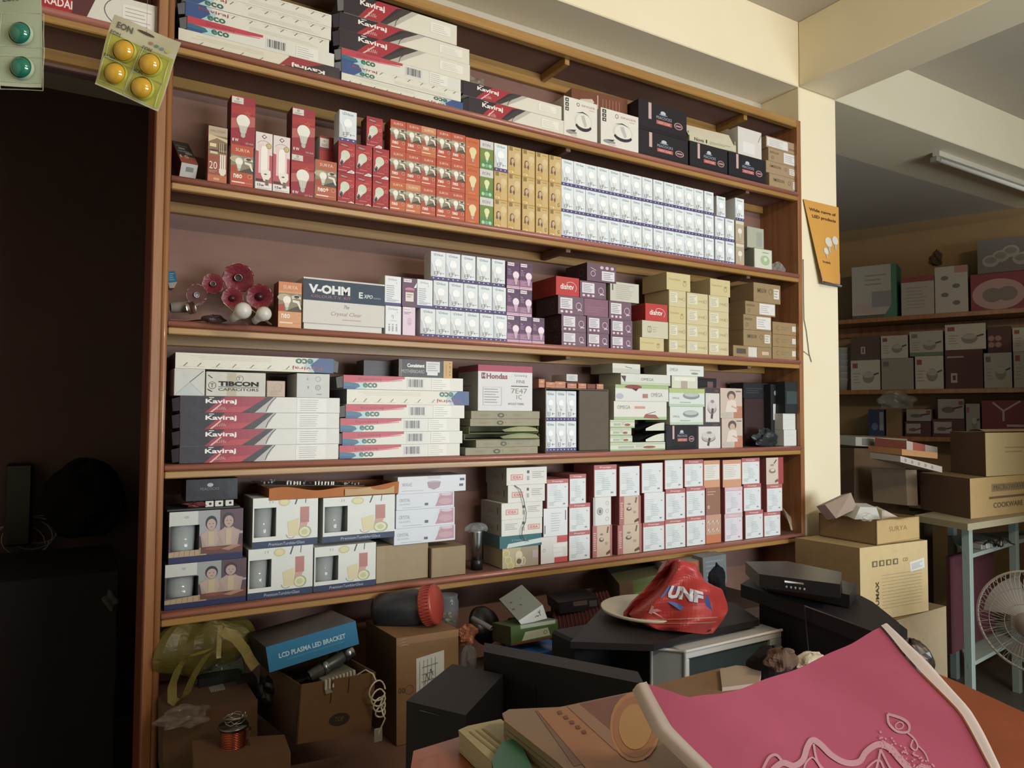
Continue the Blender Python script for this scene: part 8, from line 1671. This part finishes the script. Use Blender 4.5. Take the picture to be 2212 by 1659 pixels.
# metal rack with table top
fr = 3.75
def rk_(x, y, f=fr): return atF(x, y, f)
o = free_root('metal_rack', 'pale green metal rack with a wooden top at the far right', 'rack', rk_(2130, 1500)); o.location.z = 0
zT = rk_(2090, 1118).z
def leg_at(px, py, f, name='leg'):
    p = rk_(px, py, f); m_ = MB(); m_.box(p.x - .018, p.y - .018, 0, p.x + .018, p.y + .018, zT - .02, '#8fa39a', 'matte_plastic', c=.002); m_.box(p.x - .018, p.y - .0185, 0, p.x - .012, p.y - .018, zT - .02, '#a9b8b0', 'matte_plastic', c=.0004); wpart(name, m_, o); return p
pL = leg_at(2092, 1300, 3.55); pR = leg_at(2192, 1250, 3.95); pB = leg_at(2060, 1300, 4.15); pC = leg_at(2290, 1250, 4.4)
def sheet(z, t, col, mat, name, infl=.03):
    P = [pL, pR, pC, pB]; c = sum(P, Vector()) / 4; m_ = MB(); m_.prism([(c.x + (q.x - c.x) * (1 + infl), c.y + (q.y - c.y) * (1 + infl)) for q in P], z - t, z, col, mat); wpart(name, m_, o)
zM = rk_(2095, 1200, 3.55).z; zL2 = rk_(2095, 1432, 3.55).z
sheet(zM, .02, '#9cab9f', 'matte_plastic', 'shelf_plate'); sheet(max(.05, zL2), .02, '#9cab9f', 'matte_plastic', 'shelf_plate')
P = [rk_(1975, 1112, 3.75), rk_(2090, 1122, 3.45), rk_(2300, 1085, 4.0), rk_(2180, 1085, 4.5)]
m_ = MB(); m_.prism([(q.x, q.y) for q in P], zT - .02, zT + .012, '#a89c7a', 'carton'); wpart('table_top', m_, o)
Pm = [pL + (pR - pL) * .06, pR + (pL - pR) * .02]; m_ = MB(); hexa(m_, Vector((Pm[0].x, Pm[0].y + .10, zM - .03)), Vector((Pm[1].x, Pm[1].y + .10, zM - .03)), Vector((Pm[1].x, Pm[1].y + .10, zL2 + .01)), Vector((Pm[0].x, Pm[0].y + .10, zL2 + .01)), (0, .02, 0), '#5c2c34', 'carton'); free('maroon_board', 'dull maroon board standing inside the metal rack', 'board', m_)
m_ = MB(); q = pL.lerp(pR, .5); q.z = zM
for k in range(5): c_ = q + Vector((-.10 + .05 * k, .02, .016)); m_.box(c_.x - .02, c_.y - .03, zM + .001, c_.x + .02, c_.y + .03, zM + .03, '#a8aaa0' if k % 2 else '#8a8c84', 'plastic', c=.004)
for k in range(3): m_.tube([q + Vector((-.12 + .02 * k + .03 * math.sin(a * .8) + a * .028, -.02 - .01 * k, .03 + .02 * math.sin(a * 1.1 + k))) for a in range(9)], .004, '#24241f', 'plastic', 6)
free('power_strip', 'grey power strip with black leads on the rack shelf', 'power strip', m_)
# cartons on the rack top
TL, TR, BR, BL = P3((2095, 1034, 3.62), (2240, 1022, 3.95), (2240, 1090, 3.95), (2100, 1101, 3.62)); TR.z = TL.z; zq_ = zT + .013; BL = Vector((TL.x, TL.y, zq_)); BR = Vector((TR.x, TR.y, zq_)); dv = atF(1987, 1025, 4.0) - TL; dv.z = 0
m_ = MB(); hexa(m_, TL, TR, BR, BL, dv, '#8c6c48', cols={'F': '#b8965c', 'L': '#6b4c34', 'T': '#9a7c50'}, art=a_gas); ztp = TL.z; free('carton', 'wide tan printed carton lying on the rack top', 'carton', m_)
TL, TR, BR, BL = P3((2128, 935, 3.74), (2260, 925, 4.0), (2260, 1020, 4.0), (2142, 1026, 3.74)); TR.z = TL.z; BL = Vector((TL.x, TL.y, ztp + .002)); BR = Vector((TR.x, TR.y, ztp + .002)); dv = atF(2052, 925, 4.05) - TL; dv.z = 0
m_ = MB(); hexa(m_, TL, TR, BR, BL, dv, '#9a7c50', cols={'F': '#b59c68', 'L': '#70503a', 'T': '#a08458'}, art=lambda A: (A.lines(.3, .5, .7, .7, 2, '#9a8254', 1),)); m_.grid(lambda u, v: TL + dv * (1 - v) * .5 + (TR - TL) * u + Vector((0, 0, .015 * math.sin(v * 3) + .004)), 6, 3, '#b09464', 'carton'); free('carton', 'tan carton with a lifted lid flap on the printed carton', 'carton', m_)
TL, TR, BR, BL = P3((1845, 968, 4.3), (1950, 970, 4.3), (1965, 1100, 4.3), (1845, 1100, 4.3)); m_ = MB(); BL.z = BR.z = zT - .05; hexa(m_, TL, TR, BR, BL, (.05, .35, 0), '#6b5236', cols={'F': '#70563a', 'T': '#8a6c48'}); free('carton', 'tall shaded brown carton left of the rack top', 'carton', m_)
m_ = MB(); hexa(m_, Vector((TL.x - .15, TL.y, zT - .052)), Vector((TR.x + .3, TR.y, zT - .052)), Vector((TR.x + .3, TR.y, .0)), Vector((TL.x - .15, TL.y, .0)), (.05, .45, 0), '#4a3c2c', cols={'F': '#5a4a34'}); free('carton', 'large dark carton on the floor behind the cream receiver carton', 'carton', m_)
TLt = TL.z + .001
for k, (x0_, y0_, x1_, y1_, h_, c_, lab) in enumerate(((1848, 944, 1960, 948, 20, '#a8a498', 'long white flat box with dark picture on the shaded brown carton'), (1958, 952, 2025, 966, 20, '#b0523c', 'red and white flat box across the top of the cartons'), (1945, 985, 2035, 1008, 12, '#b5aa9c', 'thin white flat box sloping beside the shaded brown carton'), (1948, 970, 2025, 978, 12, '#b57a3c', 'orange flat box under the red and white one'))):
    fk = (4.28, 4.05, 3.75, 3.78)[k]; a, b = atF(x0_, y0_, fk), atF(x1_, y1_, fk + .04); hh = Vector((0, 0, -h_ * 4.1 / FPX)); m_ = MB(); hexa(m_, a, b, b + hh, a + hh, (.02, (.25, .20, .18, .2)[k], .01), c_, 'card', art=[lambda A: (A.rect(.12, .1, .35, .9, '#6c6860', 1), A.poly([(.5, .2), (.8, .8), (1, .8), (1, .3)], '#4c2c28', 1)), lambda A: (A.rect(.0, 0, .2, 1, '#c9b4a8', 1), A.rect(.6, 0, 1, 1, '#b5aca4', 1)), lambda A: [A.ell(.12 + .16 * k, .5, .03, .3, '#8a8078', 1, 8) for k in range(5)], None][k]); free('flat_box', lab, 'box', m_)
TL, TR, BR, BL = P3((1956, 1015, 4.0), (1980, 1015, 4.0), (1983, 1092, 4.0), (1960, 1092, 4.0)); m_ = MB(); hexa(m_, TL, TR, BR, BL, (0, .2, 0), '#9a8468', 'carton'); free('narrow_carton', 'narrow pale carton standing between the shaded carton and the rack cartons', 'carton', m_)
TL, TR, BR, BL = P3((1992, 1015, 4.35), (2046, 1020, 4.35), (2046, 1092, 4.35), (1993, 1092, 4.35)); m_ = MB(); hexa(m_, TL, TR, BR, BL, (.03, .12, 0), '#4c342a', 'carton', art=lambda A: (A.line(.3, 0, .32, 1, .006, '#6b5040', 1), A.line(.75, 0, .78, 1, .005, '#6b5040', 1))); free('dark_carton', 'dark brown tied carton at the left of the rack cartons', 'carton', m_)
# pedestal fan
fc = atF(2232, 1345, 2.65); dF = (CAM - fc); dF.z = 0; dF = (Matrix.Rotation(math.radians(-18), 3, 'Z') @ dF).normalized(); MF = Matrix.Translation(fc) @ dF.to_track_quat('Z', 'Y').to_matrix().to_4x4(); RF = 108 * 2.65 / FPX
o = free_root('pedestal_fan', 'white pedestal fan with a round wire guard at the right frame edge', 'fan', (fc.x, fc.y, 0))
m_ = MB(); m_.tube([MF @ Vector((RF * math.cos(a * math.pi / 24), RF * math.sin(a * math.pi / 24), 0)) for a in range(48)], .0048, '#b0a294', 'plastic', 8, closed=True); wpart('guard_ring', m_, o)
m_ = MB()
for k in range(64):
    a = k * math.pi / 32; c, s = math.cos(a), math.sin(a); m_.tube([MF @ Vector((RF * r_ * c, RF * r_ * s, z_)) for r_, z_ in ((.22, .058), (.55, .052), (.85, .034), (1.0, .0))], .0011, '#a89c90', 'plastic', 4)
for rr_, zz_ in ((.4, .056), (.7, .044)): m_.tube([MF @ Vector((RF * rr_ * math.cos(a * math.pi / 20), RF * rr_ * math.sin(a * math.pi / 20), zz_)) for a in range(40)], .0012, '#a89c90', 'plastic', 4, closed=True)
wpart('front_grille', m_, o)
m_ = MB(); m_.lathe([(.001, .07), (RF * .2, .068), (RF * .24, .06), (RF * .24, .054)], '#8c7c70', 'plastic', 28, MF, caps=False); wpart('hub_badge', m_, o)
for k in range(3):
    m_ = MB(); a0 = k * 2 * math.pi / 3 + .4
    m_.grid(lambda u, v: MF @ Vector((RF * (.2 + .7 * u) * math.cos(a0 + (v - .5) * (.9 + .3 * u)), RF * (.2 + .7 * u) * math.sin(a0 + (v - .5) * (.9 + .3 * u)), -.02 + .03 * (v - .5))), 8, 6, '#9a938a', 'plastic'); m_.grid(lambda u, v: MF @ Vector((RF * (.2 + .7 * u) * math.cos(a0 - (v - .5) * (.9 + .3 * u)), RF * (.2 + .7 * u) * math.sin(a0 - (v - .5) * (.9 + .3 * u)), -.022 - .03 * (v - .5))), 8, 6, '#9a938a', 'plastic'); wpart('blade', m_, o)
m_ = MB(); m_.lathe([(.045, -.16), (.06, -.14), (.06, -.05), (.03, -.03)], '#a89c90', 'plastic', 24, MF); wpart('motor_housing', m_, o)
m_ = MB(); b_ = MF @ Vector((0, 0, -.10)); m_.tube([Vector((b_.x, b_.y, .03)), b_], .016, '#a89c90', 'plastic', 14); m_.lathe([(.17, 0), (.18, .008), (.16, .03), (.03, .04)], '#8c8278', 'plastic', 32, Matrix.Translation((b_.x, b_.y, .001))); wpart('stand', m_, o)
m_ = MB()
for k in range(32):
    a = k * math.pi / 16; c, s = math.cos(a), math.sin(a); m_.tube([MF @ Vector((RF * r_ * c, RF * r_ * s, z_)) for r_, z_ in ((.3, -.07), (.8, -.05), (1.0, .0))], .0011, '#a89c90', 'plastic', 4)
wpart('rear_grille', m_, o)
m_ = MB(); TLp = atF(2085, 1500, 2.9)
# dim things in the dark passage at the left
def dark(name, lab, cat, mk, group=None): m_ = MB(); mk(m_); return free(name, lab, cat, m_, group)
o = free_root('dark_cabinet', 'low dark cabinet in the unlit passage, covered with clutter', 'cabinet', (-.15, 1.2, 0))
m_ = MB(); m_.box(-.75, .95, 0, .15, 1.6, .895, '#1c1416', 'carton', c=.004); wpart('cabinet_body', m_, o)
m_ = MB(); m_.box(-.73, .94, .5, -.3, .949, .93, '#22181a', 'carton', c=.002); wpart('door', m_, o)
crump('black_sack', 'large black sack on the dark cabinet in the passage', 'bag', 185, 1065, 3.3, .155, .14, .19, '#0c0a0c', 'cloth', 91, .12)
m_ = MB(); a = atF(45, 1050, 3.25); m_.box(a.x - .06, a.y, .897, a.x + .045, a.y + .12, a.z + .1, '#0f0c0e', 'plastic', c=.01); free('black_speaker', 'small black box upright at the far left in the passage', 'box', m_)
for k in range(5):
    c_ = atF(30 + 14 * k, 1180 - 8 * k, 3.3); m_ = MB(); R0_ = .10 - .009 * k
    m_.tube([c_ + Vector((R0_ * 1.2 * math.cos(a * .33 + k), .02 * k + .008 * math.sin(a * .66 + k), R0_ * math.sin(a * .33 + k))) for a in range(17)], .0024, '#a8a29c', 'plastic', 5); free('cable_coil', 'loop of pale cable in the dark passage, %s of the coil' % ('largest outer', 'second', 'third', 'fourth', 'innermost')[k], 'cable', m_, 'cable loops')
crump('grey_rag', 'grey rag faintly seen at the passage edge beside the post', 'rag', 237, 1290, 2.75, .03, .03, .05, '#4c484c', 'cloth', 92, .25)
